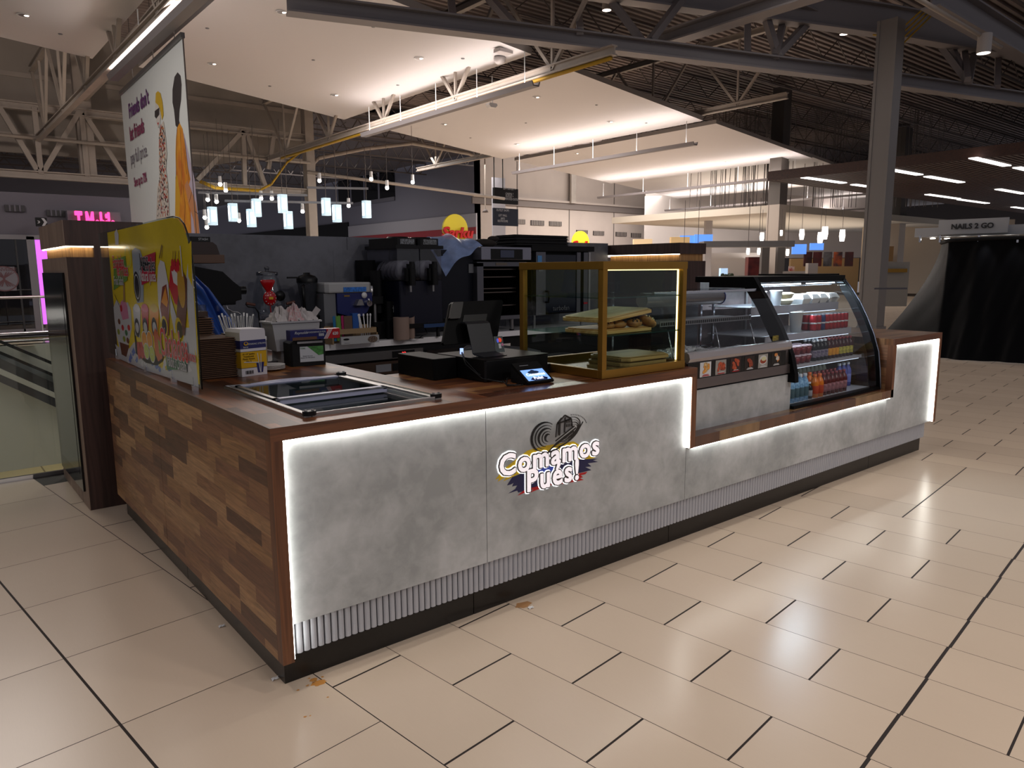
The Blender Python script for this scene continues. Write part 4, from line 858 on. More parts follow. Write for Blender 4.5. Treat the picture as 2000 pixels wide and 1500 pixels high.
# ================= refrigerated drinks display (right unit) =================
t = thing('drinks_display', 'black curved glass refrigerated drinks display with lit shelves', 'display case', (4.3, .5, .65))
arc = [(.085, .655), (.098, .80), (.120, .95), (.165, 1.08), (.225, 1.21), (.29, 1.33), (.36, 1.43), (.42, 1.50)]
def frame_plate(x0, x1, off, m, nm):
    outer = [(y-.012, z) for y, z in arc]+[(.44, 1.543), (.92, 1.543)]
    inner = [(.92, 1.47), (.455, 1.47)]+[(y+.072, z-.01) for y, z in arc[::-1][1:]]+[(.16, .655)]
    pts = outer+inner; n = len(outer); k = len(inner); mb = MB()
    vs = [(x0, y, z) for y, z in pts]+[(x1, y, z) for y, z in pts]; N_ = len(pts)
    # strip between outer and inner runs
    om = list(range(n)); im = list(range(N_-1, n-1, -1))
    fs = []
    L1 = om; L2 = im
    i = j = 0
    while i < len(L1)-1 or j < len(L2)-1:
        if i < len(L1)-1 and (j >= len(L2)-1 or (i+1)/(len(L1)-1) <= (j+1)/(len(L2)-1)):
            fs.append((L1[i], L1[i+1], L2[j])); fs.append((L1[i]+N_, L2[j]+N_, L1[i+1]+N_)); i += 1
        else:
            fs.append((L2[j], L1[i], L2[j+1])); fs.append((L2[j]+N_, L2[j+1]+N_, L1[i]+N_)); j += 1
    for q in range(N_): fs.append((q, (q+1) % N_, N_+(q+1) % N_, N_+q))
    mb.add(vs, fs, m); return mb.build(nm, t)
FRB = mat('case_black', '030304', .45, spec=.12)
# divider profile is fuller
darc = [(.030, .70), (.048, .90), (.085, 1.03), (.17, 1.20), (.275, 1.37), (.36, 1.49), (.395, 1.543)]
sv = arc; arc = darc; 
mb = MB(); pts = [(.045, .84), (.050, .90), (.085, 1.03), (.17, 1.20), (.275, 1.37), (.36, 1.49), (.395, 1.543), (.76, 1.540), (.76, 1.465), (.46, 1.465), (.36, 1.33), (.27, 1.17), (.20, 1.05), (.16, .93), (.14, .84)]
N_ = len(pts); vs = [(3.60, y, z) for y, z in pts]+[(3.645, y, z) for y, z in pts]
fs = [(0, 1, 13, 14), (1, 2, 12, 13), (2, 3, 11, 12), (3, 4, 10, 11), (4, 5, 9, 10), (5, 6, 7), (5, 7, 8, 9)]
fs += [tuple(q+N_ for q in f[::-1]) for f in fs]+[(q, (q+1) % N_, N_+(q+1) % N_, N_+q) for q in range(N_)]
mb.add(vs, fs, FRB); mb.build('black_divider', t); arc = sv
frame_plate(4.915, 4.95, 0, FRB, 'end_frame')
mb = MB(); mb.tube([(4.925, y-.016, z) for y, z in arc], .005, mat('frame_trim', '8a90a0', .25, .6), 6); mb.build('frame_trim', t)
mb = MB(); mb.box(3.645, 4.95, .42, .92, 1.500, 1.543, FRB); mb.box(4.45, 4.93, .46, .9, 1.543, 1.555, FRB); mb.build('top_slab', t, bevel=.004)
mb = MB()
for (a, b_) in zip(arc, arc[1:]): mb.add([(3.645, *a), (4.915, *a), (4.915, *b_), (3.645, *b_)], [(0, 1, 2, 3)], GLC, True)
mb.build('curved_glass', t)
mb = MB(); mb.box(3.645, 4.93, .07, .13, .650, .672, FRB); mb.build('base_rail', t)
mb = MB(); mb.box(3.65, 4.91, .13, .88, .650, .664, mat('case_floor', 'b0b4bc', .3)); mb.build('case_floor', t)
mb = MB(); mb.box(3.65, 4.91, .875, .90, .664, 1.50, mat('case_back', '8a7a78', .25, noise=.4, nscale=3, two='4a4246')); mb.box(4.235, 4.262, .862, .875, .664, 1.50, STEEL); mb.build('rear_doors', t)
mb = MB(); mb.prism([(y+.01, z) for y, z in arc]+[(.875, 1.50), (.875, .664)], 'x', 4.908, 4.912, GLC); mb.build('side_glass', t)
LB = emis('case_led', 'dff0ff', 16.0)
mb = MB(); mb.box(3.70, 4.36, .47, .49, 1.478, 1.486, LB); mb.box(4.46, 4.88, .47, .485, 1.480, 1.486, LB); mb.build('top_light_tube', t)
mb = MB()
for k in range(46): mb.box(3.68+k*.0265, 3.692+k*.0265, .50, .56, 1.466, 1.470, WHITE)
mb.build('vent_grille', t)
SH = mat('shelf_front', '9a9aa4', .35)
shelves = ((1.268, 1.325, .44), (1.080, 1.125, .32), (.893, .912, .225))
for (za, zb, y) in shelves:
    mb = MB(); mb.box(3.66, 4.90, y, y+.006, za, zb+.004, SH); mb.box(3.66, 4.90, y+.006, .80, zb-.006, zb, mat('shelf_deck', 'a6aab2', .3)); 
    mb.box(3.68, 4.88, y+.012, y+.02, za-.006, za, emis('shelf_led', 'dfeeff', 1.6)); mb.build('shelf', t)
# --- stock ---
FOAM = mat('foam_white', 'cfd2d2', .6); RC = mat('juice_red', '6e0f1c', .3, noise=.3, nscale=40)
def foam_cup(x, y, z, r=.042, h=.13, lb='', nm='foam_cup', lidded=True):
    o = MB(); o.lathe([(0, 0), (r*.72, 0), (r, h), (r*1.04, h), (r*1.04, h+.006), (0, h+.007)], (x, y, z), FOAM, 20); return o.build(nm, label=lb, cat='cup')
z = 1.326
foam_cup(3.82, .50, z, .046, .10, 'wide foam cup at the far left of top drinks shelf'); foam_cup(3.95, .56, z, .046, .10, 'wide foam cup behind the leftmost one on top shelf'); foam_cup(4.07, .50, z, .046, .105, 'foam cup left of the lidded bowls on top shelf')
for i, (x, zz) in enumerate(((4.225, z), (4.235, z+.048))):
    o = MB(); o.lathe([(0, 0), (.045, 0), (.062, .03), (.066, .03), (.064, .036), (.04, .044), (0, .046)], (x, .52, zz), mat('bowl_cream', 'b9ae90', .5), 22); o.build('lidded_bowl', label=('lower' if i == 0 else 'upper')+' cream lidded bowl of the pair on top shelf', cat='bowl')
def clamf(x, y, z, lb, grp=None, s=1.):
    o = MB(); vs = []
    for dz, a, b_ in ((0, .038, .045), (.032, .055, .06), (.036, .055, .06), (.066, .036, .042)): vs += [(x-a*s, y-b_*s, z+dz*s), (x+a*s, y-b_*s, z+dz*s), (x+a*s, y+b_*s, z+dz*s), (x-a*s, y+b_*s, z+dz*s)]
    fs = [(3, 2, 1, 0), (12, 13, 14, 15)]
    for k in range(3):
        for q in range(4): fs.append((4*k+q, 4*k+(q+1) % 4, 4*k+4+(q+1) % 4, 4*k+4+q))
    o.add(vs, fs, FOAM); return o.build('foam_clamshell', label=lb, cat='food box', group=grp)
clamf(4.40, .50, z, 'white foam clamshell just right of the lidded bowls', s=1.15); clamf(4.54, .50, z, 'second white foam clamshell right of the lidded bowls', s=1.15)
for k in range(3): clamf(4.66+.025*k, .50+.02*k, z+.003*k, 'white foam clamshell in the nested group at the middle right', 'nested foam clamshells', 1.15)
for k in range(2): clamf(4.80+.035*k, .50, z, 'white foam clamshell at the right end of the top shelf', 'right end foam clamshells', 1.15)
z = 1.126
foam_cup(4.19, .40, z, .05, .145, 'large white foam cup at front of the second shelf'); foam_cup(4.31, .46, z, .046, .15, 'slimmer white foam cup beside the red cans')
CN = mat('can_red', '9c1420', .3, .3); CNB = mat('can_blue', '2a3a6a', .3, .3); CT = mat('can_top', 'b8bcc4', .3, .9)
def can(x, y, z, m, lb, grp):
    t_ = thing('soda_can', lb, 'can', (x, y, z), grp); o = MB(); o.lathe([(0, 0), (.024, 0), (.029, .008), (.029, .108), (.024, .118)], (x, y, z), m, 16); o.lathe([(.0292, .05), (.0296, .05), (.0296, .062), (.0292, .062)], (x, y, z), pw, 16); o.build('can_body', t_)
    o = MB(); o.lathe([(.025, .117), (.025, .121), (.022, .118), (0, .118)], (x, y, z), CT, 16); o.build('can_top', t_); return t_
c0 = None
for r in range(2):
    for k in range(9):
        x = 4.40+k*.0605; y = .375+r*.062
        blue = k in (2,)
        if blue or c0 is None: o = can(x, y, z, CNB if blue else CN, 'blue soda can in the row of red cans' if blue else 'red soda can in the rows on the second shelf', 'soda cans on the second shelf' if not blue else 'blue soda cans')
        else: o = dup(c0, (x-c0.location.x, y-c0.location.y, 0))
        if c0 is None: c0 = o
LBLK = mat('bottle_dark', '0d0b10', .2)
def bottle(x, y, z, m, capm, labm, lb, grp, h=.17, r=.028, nm='drink_bottle'):
    t_ = thing(nm, lb, 'bottle', (x, y, z), grp); o = MB(); o.lathe([(0, 0), (r, 0), (r, h*.62), (r*.8, h*.74), (r*.42, h*.86), (r*.42, h*.92)], (x, y, z), m, 14); o.build('bottle_body', t_)
    o = MB(); o.lathe([(r*.47, h*.9), (r*.47, h), (0, h)], (x, y, z), capm, 14); o.build('cap', t_)
    o = MB(); o.lathe([(r*1.01, h*.16), (r*1.03, h*.17), (r*1.03, h*.5), (r*1.01, h*.51)], (x, y, z), labm, 14); o.build('label_band', t_); return t_
z = .913
PURL = mat('label_purple', '3c3258', .4, noise=.5, nscale=60, two='8a8494'); ORL = mat('label_orange', 'c98a10', .4); YLL = mat('label_yellow', 'a8a040', .4, noise=.3, nscale=60); CW = mat('cap_white', 'c9d0d8', .35); CRD = mat('cap_red', '7a1018', .35)
for k in range(6):
    for r in range(2):
        x, y = 3.93+k*.075, .28+r*.08
        if k < 4:
            t_ = thing('gelatin_cup', 'red gelatin cup with clear lid in the third shelf cluster', 'dessert cup', (x, y, z), 'red gelatin cups'); 
            for lv in range(2):
                o = MB(); o.lathe([(0, 0), (.026, 0), (.036, .055), (0, .055)], (x, y, z+lv*.068), RC, 16); o.build('red_gelatin', t_)
                o = MB(); o.lathe([(.037, .055), (.039, .058), (.03, .066), (0, .067)], (x, y, z+lv*.068), mat('lid_haze', 'c8b4c0', .3), 16); o.build('lid', t_)
fams = [('dark purple drink bottle on the left of third shelf', 'dark purple bottles', LBLK, CW, PURL, 4), ('orange labelled drink bottle in the middle of third shelf', 'orange labelled bottles', mat('drink_darkred', '3a0d0c', .2), CRD, ORL, 3), ('yellow labelled drink bottle at the right of third shelf', 'yellow labelled bottles', MATS['drink_darkred'], CRD, YLL, 4)]
x = 4.265
for lb, gr, bm, cm, lm, n in fams:
    p0 = None
    for k in range(n):
        for r in range(2):
            y = .29+r*.07
            if p0 is None: p0 = bottle(x, y, z, bm, cm, lm, lb, gr, .155, .027)
            else: dup(p0, (x-p0.location.x, y-p0.location.y, 0))
        x += .056
z = .665
WB = mat('water_blue', '9cc8ec', .15, noise=.4, nscale=50, two='5f93bd', emit=0); 
p0 = None
for k in range(5):
    for r in range(3):
        x, y = 3.74+k*.062, .19+r*.066
        if p0 is None: p0 = bottle(x, y, z, WB, CW, mat('label_water', '45606a', .4), 'clear blue water bottle at the left of bottom shelf', 'water bottles', .19, .029)
        else: dup(p0, (x-p0.location.x, y-p0.location.y, 0))
OJ = mat('orange_juice', 'e0780a', .2); OL = mat('label_rust', 'b8401e', .4)
p0 = bottle(4.125, .19, z, OJ, mat('cap_orange', 'd8600e', .3), OL, 'bright orange juice bottle at front of bottom shelf', 'orange juice bottles', .17, .032)
dup(p0, (.07, 0, 0)); dup(p0, (.0, .08, 0)); dup(p0, (.07, .08, 0))
bottle(4.052, .19, z, LBLK, CW, mat('label_silver', '9a9aa0', .4), 'small dark bottle with silver label beside orange juice', None, .12, .025)
p0 = None
for k in range(6):
    for r in range(2):
        x, y = 4.275+k*.06, .20+r*.075
        if p0 is None: p0 = bottle(x, y, z, mat('iced_tea', '5e1812', .2), CRD, mat('label_pink', '9a6a70', .4, noise=.3, nscale=50), 'dark red drink bottle with pale label on the bottom shelf', 'dark red drink bottles', .165, .029)
        else: dup(p0, (x-p0.location.x, y-p0.location.y, 0))
p0 = None
for k in range(9):
    x = 4.16+k*.06; lbm = 'tall clear bottle at the back of the bottom shelf'
    if p0 is None: p0 = bottle(x, .40, z, mat('clear_pale', 'b8bca0', .2), CW, mat('label_lime', 'a8b050', .4), lbm, 'tall clear bottles', .215, .026)
    else: dup(p0, (x-p0.location.x, 0, 0))
p0 = None
for k in range(3):
    x = 4.70+k*.07
    if p0 is None: p0 = bottle(x, .30, z, mat('violet_bottle', '5a62b0', .2), CW, mat('label_violet', '8088c8', .4), 'violet blue bottle at right end of bottom shelf', 'violet bottles', .19, .029)
    else: dup(p0, (x-p0.location.x, 0, 0))
lamp('display_case_light', 'AREA', (4.28, .50, 1.46), 26, (.74, .88, 1), 1.1, .04, tgt=(4.28, .42, .6))

# ================= back counter appliances =================
CT_ = .955
# espresso machine
t = thing('espresso_machine', 'large black espresso machine at the left under wooden box', 'coffee machine', (.95, 3.8, CT_))
mb = MB(); mb.prism([(.60, 1.33), (1.14, 1.33), (1.14, 1.36), (1.19, 1.37), (1.19, 1.47), (1.13, 1.52), (1.05, 1.60), (.72, 1.665), (.60, 1.665)], 'y', 3.62, 4.0, BLKM); mb.build('upper_body', t, bevel=.008)
mb = MB(); mb.box(.60, 1.10, 3.85, 4.05, CT_, 1.34, BLKM); mb.box(.58, 1.16, 3.58, 4.05, CT_+.001, CT_+.11, BLKM, c=.02); mb.build('lower_body', t)
mb = MB(); mb.cyl((1.19, 3.66, 1.445), (1.235, 3.66, 1.445), .033, BLK); mb.build('steam_knob', t)
mb = MB(); mb.tube([(1.06, 3.62, 1.34), (1.06, 3.60, 1.30), (1.10, 3.60, 1.275), (1.14, 3.60, 1.27), (1.165, 3.60, 1.25), (1.15, 3.58, 1.14), (1.135, 3.57, 1.06)], .0055, CHROME); mb.cyl((1.03, 3.66, 1.33), (1.03, 3.66, 1.24), .012, BLK); mb.build('steam_wand', t)
mb = MB(); mb.cyl((1.0, 3.68, 1.33), (1.0, 3.68, 1.28), .03, CHROME); mb.build('group_head', t)
mb = MB(); mb.box(.72, 1.07, 3.62, 3.92, 1.667, 1.735, mat('drawer_wood', '5d4232', .5)); mb.build('wooden_box', label='plain brown wooden box resting on the espresso machine', cat='box', bevel=.004)
mb = MB(); mb.prism([(.72, 1.737), (1.04, 1.737), (1.02, 1.81), (.99, 1.835), (.74, 1.835), (.71, 1.81)], 'y', 3.64, 3.90, mat('box_darkred', '2a1512', .4)); mb.build('tea_case', label='dark red brown case stacked on the wooden box', cat='box')
t = thing('tea_box', 'small black tea carton topmost on the espresso machine', 'carton', (.92, 3.72, 1.837)); mb = MB(); mb.box(.84, .985, 3.68, 3.76, 1.837, 1.877, BLK); mb.build('carton', t); text('print_text', 'STASH', .026, pw, t, (.93, 3.677, 1.857), (1, 0, 0), (0, 0, 1), .0004)
# blue bag hanging down
t = MB(); BB = mat('blue_film', '2c55a8', .3, alpha=.80)
pth = [(.52, 1.62), (.63, 1.60), (.73, 1.50), (.80, 1.36), (.86, 1.22), (.92, 1.08)]
def bag(a, b_):
    i = b_*(len(pth)-1); k = min(int(i), len(pth)-2); f = i-k
    x = pth[k][0]*(1-f)+pth[k+1][0]*f; z = pth[k][1]*(1-f)+pth[k+1][1]*f
    return Vector((x-.20*(1-a)*(1-.25*b_), 2.9+.06*math.sin(7*a+4*b_)+.03*math.sin(19*a), z-.10*(1-a)+.02*math.sin(9*a+5*b_)))
t.grid(bag, 22, 18, BB); t.build('blue_bag', label='translucent blue plastic bag hanging behind the kraft stacks', cat='bag')
# glass dispenser
def lath(c, prof, m, n=24): return MB().lathe(prof, c, m, n)
t = thing('glass_dispenser', 'round glass drink dispenser with black lid knob on wire stand', 'dispenser', (1.52, 3.85, CT_))
GJ = glass('jar_glass', 'eceef2', .5, .05)
mb = MB(); mb.lathe([(.0, 1.19), (.11, 1.20), (.135, 1.25), (.135, 1.33), (.12, 1.43), (.095, 1.53), (.085, 1.555), (.088, 1.565)], (1.50, 3.85, 0), GJ, 28); mb.build('glass_jar', t)
mb = MB(); mb.lathe([(.092, 1.565), (.092, 1.592), (.03, 1.60), (.012, 1.605), (.018, 1.615), (.022, 1.63), (.012, 1.64), (0, 1.641)], (1.50, 3.85, 0), glass('lid_glass2', 'a8acb4', .8, .08), 24); mb.build('glass_lid', t)
mb = MB(); mb.lathe([(0, 0), (.045, .002), (.045, .008), (0, .010)], (0, 0, 0), BLK, 20, M=Matrix.Translation((1.545, 3.70, 1.39)) @ Matrix.Rotation(PI/2, 4, 'X')); mb.build('black_disc', t)
mb = MB()
for s in (-1, 1): mb.tube([(1.50+s*.22, 3.80, 1.325), (1.50+s*.20, 3.80, 1.30), (1.50+s*.14, 3.80, 1.29), (1.50+s*.115, 3.80, 1.25), (1.50+s*.10, 3.80, 1.0), (1.50+s*.10, 3.80, CT_+.003)], .006, BLK)
mb.tube([(1.40, 3.80, 1.18), (1.60, 3.80, 1.18)], .005, BLK); mb.tube([(1.40, 3.95, CT_+.004), (1.60, 3.95, CT_+.004), (1.60, 3.75, CT_+.004), (1.40, 3.75, CT_+.004), (1.40, 3.95, CT_+.004)], .004, BLK)
mb.build('wire_stand', t)
for s in (-1, 1):
    mb = MB(); mb.cyl((1.50+s*.215, 3.80, 1.33), (1.50+s*.14, 3.80, 1.315), .012, mat('handle_wood', '5a2f22', .5)); mb.build('wooden_handle', t)
# red candy balloon
t = thing('candy_balloon', 'shiny red candy shaped balloon on stick above flowers', 'balloon', (1.30, 3.2, 1.0)); RB = mat('balloon_red', 'a80f18', .18)
cx, cz, yy = 1.262, 1.39, 3.20
mb = MB(); mb.ball((cx, yy, cz), .055, RB, 1, .45, 1.08, 18); mb.lathe([(.012, .05), (.03, .075), (.05, .11), (.06, .135), (.05, .145), (0, .135)], (cx-.01, yy, cz), RB, 18, sy=.4)
for k in range(12): a = k*2*PI/12; mb.ball((cx+.043*math.cos(a), yy-.018, cz+.045*math.sin(a)), .004, pw, n=6)
mb.box(cx-.016, cx+.016, yy-.03, yy-.024, cz-.008, cz+.012, SY); mb.build('foil_balloon', t)
mb = MB(); mb.cyl((cx, yy, cz-.05), (cx+.01, yy, 1.05), .004, RB); mb.build('stick', t)
# flower arrangement
t = thing('fruit_flower_bunch', 'small red pink and green artificial fruit flower bunch', 'decoration', (1.20, 2.75, 1.0))
mb = MB(); random.seed(9)
for k in range(26):
    x, y, zz = 1.20+random.uniform(-.07, .07), 2.75+random.uniform(-.05, .05), 1.20+random.uniform(-.07, .08)
    mb.ball((x, y, zz), random.uniform(.008, .017), (pr_, pg, pol, mat('petal_pink', 'a86a60', .5), pdk)[k % 5], n=8)
mb.build('blooms', t)
mb = MB()
for k in range(7): mb.tube([(1.20, 2.75, .98), (1.20+.03*math.sin(k), 2.75, 1.08), (1.20+.07*math.sin(k*1.7), 2.75+.04*math.cos(k), 1.24)], .003, pg, 5)
mb.lathe([(0, .0), (.05, 0), (.06, .12), (.055, .12), (.045, .01)], (1.20, 2.75, .956), WHITE, 18); mb.build('stems_and_pot', t)
mb = MB(); mb.box(1.05, 1.35, 2.66, 2.86, .86, .955, BLKM); 
# blender
t = thing('blender', 'black topped countertop blender with dark jug against grey wall', 'blender', (1.86, 3.85, CT_))
mb = MB(); mb.box(1.78, 1.95, 3.76, 3.94, CT_+.001, 1.20, BLK, c=.03); mb.build('motor_base', t)
mb = MB(); mb.lathe([(.055, 1.21), (.085, 1.48), (.09, 1.50)], (1.865, 3.85, 0), mat('jug_smoke', '3a3c42', .15, alpha=.7), 20, smooth=False); mb.build('jug', t)
mb = MB(); mb.lathe([(.093, 1.495), (.095, 1.53), (.075, 1.555), (.03, 1.57), (.03, 1.585), (0, 1.587)], (1.865, 3.85, 0), BLK, 20); mb.box(1.68, 1.80, 3.84, 3.86, 1.535, 1.55, BLK); mb.build('lid', t)
mb = MB(); mb.tube([(1.79, 3.76, 1.47), (1.765, 3.72, 1.45), (1.775, 3.73, 1.30), (1.80, 3.78, 1.25)], .014, BLK); mb.build('jug_handle', t)
# brown boards leaning
for k, x in enumerate((1.66, 1.69)):
    mb = MB(); mb.box(x-.006, x+.006, 3.6, 3.8, .957, 1.26-.05*k, mat('leaning_wood', '3a2218', .5), M=Matrix.Translation((x, 0, 1)) @ Matrix.Rotation(.25, 4, 'Y') @ Matrix.Translation((-x, 0, -1))); mb.build('leaning_board', label='dark wooden board leaning beside the glass dispenser, '+('taller one' if k == 0 else 'shorter one'), cat='board')
# blue white slush / ice machine
t = thing('ice_shaver', 'navy and white ice shaving machine with handle knob', 'machine', (2.2, 3.8, CT_))
MW = mat('shaver_white', 'a9a9aa', .4); MN = mat('shaver_navy', '17205c', .35)
mb = MB(); mb.box(1.95, 2.415, 3.65, 4.0, 1.40, 1.495, MW, c=.03); mb.build('hopper_cover', t, bevel=.015)
mb = MB(); mb.prism([(2.06, 1.398), (2.415, 1.398), (2.415, 1.32), (2.36, 1.22), (2.30, 1.18), (2.20, 1.18), (2.06, 1.22)], 'y', 3.66, 3.95, MN); mb.build('navy_body', t)
mb = MB(); mb.box(1.94, 2.055, 3.68, 3.98, CT_+.001, 1.398, mat('shaver_grey', '6c6d72', .45)); mb.box(2.055, 2.40, 3.90, 4.0, CT_+.001, 1.22, BLKM); mb.box(1.95, 2.42, 3.62, 4.0, CT_+.001, CT_+.04, BLKM); mb.build('stand_body', t)
mb = MB(); mb.box(2.12, 2.35, 3.645, 3.649, 1.41, 1.452, mat('label_bright_blue', '2a6cc0', .35, noise=.4, nscale=60)); mb.build('front_label', t); text('print_text', 'swan', .028, SY, t, (2.155, 3.655, 1.375), (1, 0, 0), (0, 0, 1), .001)
mb = MB(); mb.cyl((2.355, 3.66, 1.30), (2.355, 3.60, 1.30), .028, CHROME); mb.tube([(2.355, 3.60, 1.30), (2.34, 3.59, 1.345)], .01, CHROME); mb.prism([(2.22, 1.285), (2.30, 1.285), (2.28, 1.34), (2.25, 1.34)], 'y', 3.60, 3.66, STEEL); mb.lathe([(0, 0), (.028, .0), (.028, .006), (0, .006)], (0, 0, 0), WHITE, 16, M=Matrix.Translation((2.33, 3.655, 1.375)) @ Matrix.Rotation(PI/2, 4, 'X')); mb.build('crank_and_knobs', t)
# organiser with straws and lids
t = thing('condiment_organiser', 'tan organiser box holding coloured straws knives and spoons', 'organiser', (2.2, 3.60, CT_)); TN = mat('organiser_tan', '947a58', .6)
mb = MB(); x0, x1 = 1.90, 2.34
mb.box(x0, x1, 3.44, 3.455, 1.045, 1.09, TN); mb.box(x1-.012, x1, 3.44, 3.62, .957, 1.09, TN); mb.box(x0, x0+.012, 3.455, 3.62, .957, 1.09, TN); mb.box(x0, x1, 3.61, 3.62, .957, 1.11, TN); mb.build('box', t)
mb = MB(); random.seed(4)
grp_ = ((1.955, mat('straw_blue', '2c78a8', .4)), (1.985, mat('straw_green', '6da04a', .4)), (2.005, MATS['straw_green']), (2.035, mat('straw_pink', 'b0306c', .4)))
for x, m in grp_:
    for k in range(4): mb.cyl((x+.006*k, 3.53, .98), (x+.006*k-.006, 3.53, 1.20+.006*(k % 2)), .0035, m, n=6)
mb.box(2.05, 2.13, 3.52, 3.535, .98, 1.20, mat('cork_brown', '5c4438', .6)); mb.build('straws', t)
mb = MB()
for k, (x, dx) in enumerate(((2.24, -.03), (2.26, -.01), (2.28, .01), (2.30, .02), (2.22, -.02))): mb.bar((x, 3.52, 1.0), (x+dx, 3.53, 1.19), .010, .003, WHITE, up=(0, 1, 0)); mb.ball((x+dx, 3.53, 1.20), .010, WHITE, 1, .4, 1.4, n=8)
mb.build('plastic_cutlery', t)
mb = MB(); mb.box(2.14, 2.20, 3.53, 3.58, 1.05, 1.22, mat('blue_pack', '1c4f9a', .4)); mb.build('blue_packet', t)
t2 = thing('sign_card_box', 'flat white carton with dark food picture in front of organiser', 'carton', (2.1, 3.43, CT_)); mb = MB(); mb.box(1.955, 2.33, 3.40, 3.43, .957, 1.025, mat('carton_white', 'a8a8aa', .5)); mb.build('carton', t2)
a2 = Art((1.955, 3.3995, .957), (1, 0, 0), (0, 0, 1), .0004); a2.e(.05, .045, .03, .009, BLK); a2.e(.31, .032, .05, .03, mat('food_dark', '3a1c18', .5, noise=.8, nscale=90, two='7a6a5a')); a2.r_(.03, .08, .01, .014, GREYP); a2.mb.build('printed_art', t2)
# coffee grinder + black box + paper roll
t = thing('coffee_urn', 'steel and black coffee urn beside the brown paper roll', 'urn', (2.47, 3.80, CT_)); 
mb = MB(); mb.lathe([(0, 1.36), (.055, 1.36), (.062, 1.37), (.062, 1.455), (.05, 1.46), (0, 1.46)], (2.48, 3.80, 0), STEEL, 20); mb.build('steel_top', t)
mb = MB(); mb.box(2.41, 2.55, 3.78, 3.90, CT_+.001, 1.37, BLK, c=.02); mb.box(2.41, 2.56, 3.66, 3.90, CT_+.001, 1.12, BLK, c=.02); mb.box(2.40, 2.55, 3.66, 3.90, 1.29, 1.36, BLK, c=.02); mb.build('black_body', t)
mb = MB(); mb.cyl((2.47, 3.72, 1.12), (2.47, 3.72, 1.29), .024, STEEL); mb.build('steel_cylinder', t)
mb = MB(); mb.box(2.55, 2.68, 3.62, 3.74, 1.155, 1.31, BLK, c=.01)
o = mb.build('black_canister', label='black box with thin white cross mark above paper roll', cat='box'); a2 = Art((2.615, 3.619, 1.235), (1, 0, 0), (0, 0, 1), .0005); a2.r_(-.001, .001, -.03, .035, pw); a2.r_(-.012, .012, .012, .014, pw); a2.mb.build('cross_mark', o)
mb = MB(); mb.box(2.55, 2.70, 3.62, 3.76, .957, 1.154, BLKM); mb.build('machine_base', label='matt black block under the cross marked box', cat='box')
t = MB(); t.cyl((2.625, 3.50, .957), (2.625, 3.50, 1.165), .075, mat('paper_brown', '8d776c', .7), n=28); t.build('paper_roll', label='roll of brown kraft paper standing on white counter', cat='paper roll')
t = MB(); t.grid(lambda a, b_: Vector((2.70+.07*a, 3.50-.03*math.sin(3*a), .957+.195*b_-.02*a*math.sin(5*b_))), 6, 6, MATS['paper_brown']); t.build('paper_flap', label='loose curled brown paper edge right of paper roll', cat='paper')
# slush machine with two clear tanks
t = thing('slush_machine', 'black twin tank slush machine with clear hoppers and white augers', 'slush machine', (2.9, 3.85, CT_)); SNV = mat('slush_navy', '0b0e22', .35)
mb = MB(); mb.box(2.62, 3.10, 3.50, 4.10, 1.10, 1.50, SNV, c=.01); mb.box(2.60, 3.12, 3.46, 4.10, 1.06, 1.10, BLK, c=.01); mb.box(2.48, 2.62, 3.95, 4.10, 1.10, 1.70, BLKM); mb.build('machine_body', t)
mb = MB()
for x in (2.66, 3.05):
    for y in (3.52, 4.05): mb.cyl((x, y, CT_+.001), (x, y, 1.06), .02, BLK, .012)
mb.build('feet', t)
mb = MB(); mb.box(2.85, 3.09, 3.455, 3.462, 1.055, 1.09, mat('drip_blue', '24406c', .4)); mb.build('drip_tray', t)
for i, x in enumerate((2.71, 2.96)):
    mb = MB(); a, b_ = x-.12, x+.118; mb.box(a, b_, 3.48, 4.05, 1.51, 1.80, glass('tank_clear', 'e2e2e8', .5, .08)); tk = mb.build('clear_tank', t)
    mb = MB()
    for k in range(6): mb.lathe([(.025, -.004), (.098, -.002), (.098, .002), (.025, .004)], (0, 0, 0), mat('auger_white', '9c9ba4', .4, alpha=.7), 26, M=Matrix.Translation((x, 3.56+k*.07, 1.60)) @ Matrix.Rotation(PI/2+.25, 4, 'X'))
    mb.build('auger', tk)
    mb = MB(); mb.box(x-.03, x+.03, 3.40, 3.48, 1.46, 1.66, BLK, c=.01); mb.cyl((x, 3.42, 1.62), (x, 3.42, 1.68), .026, BLK); mb.box(x-.05, x+.05, 3.43, 3.49, 1.50, 1.62, BLK, c=.01); mb.cyl((x-.015, 3.43, 1.40), (x-.015, 3.43, 1.46), .014, STEEL); mb.build('tap', t)
    mb = MB(); mb.box(x-.12, x+.115, 3.50, 4.03, 1.832, 1.90, BLK, c=.02); mb.lathe([(.11, 1.90), (.10, 1.914), (0, 1.918)], (x, 3.66, 0), BLK, 22); lidp = mb.build('tank_lid', t)
    mb = MB(); mb.box(x-.07, x+.08, 3.497, 3.4995, 1.842, 1.89, mat('lid_label', '8c9098', .4, noise=.6, nscale=70, two='3a3a34')); mb.build('lid_label', lidp)
mb = MB(); mb.box(2.56, 3.10, 3.46, 4.05, 1.80, 1.832, BLK, c=.01); mb.build('lid_tray', t)
mb = MB(); mb.box(2.47, 2.56, 3.70, 3.82, 1.20, 1.60, BLKM, c=.03); mb.tube([(2.53, 3.72, 1.60), (2.56, 3.70, 1.66), (2.58, 3.70, 1.68)], .003, BLK); mb.build('black_pouch', label='black strap pouch at the left side of slush machine', cat='pouch')
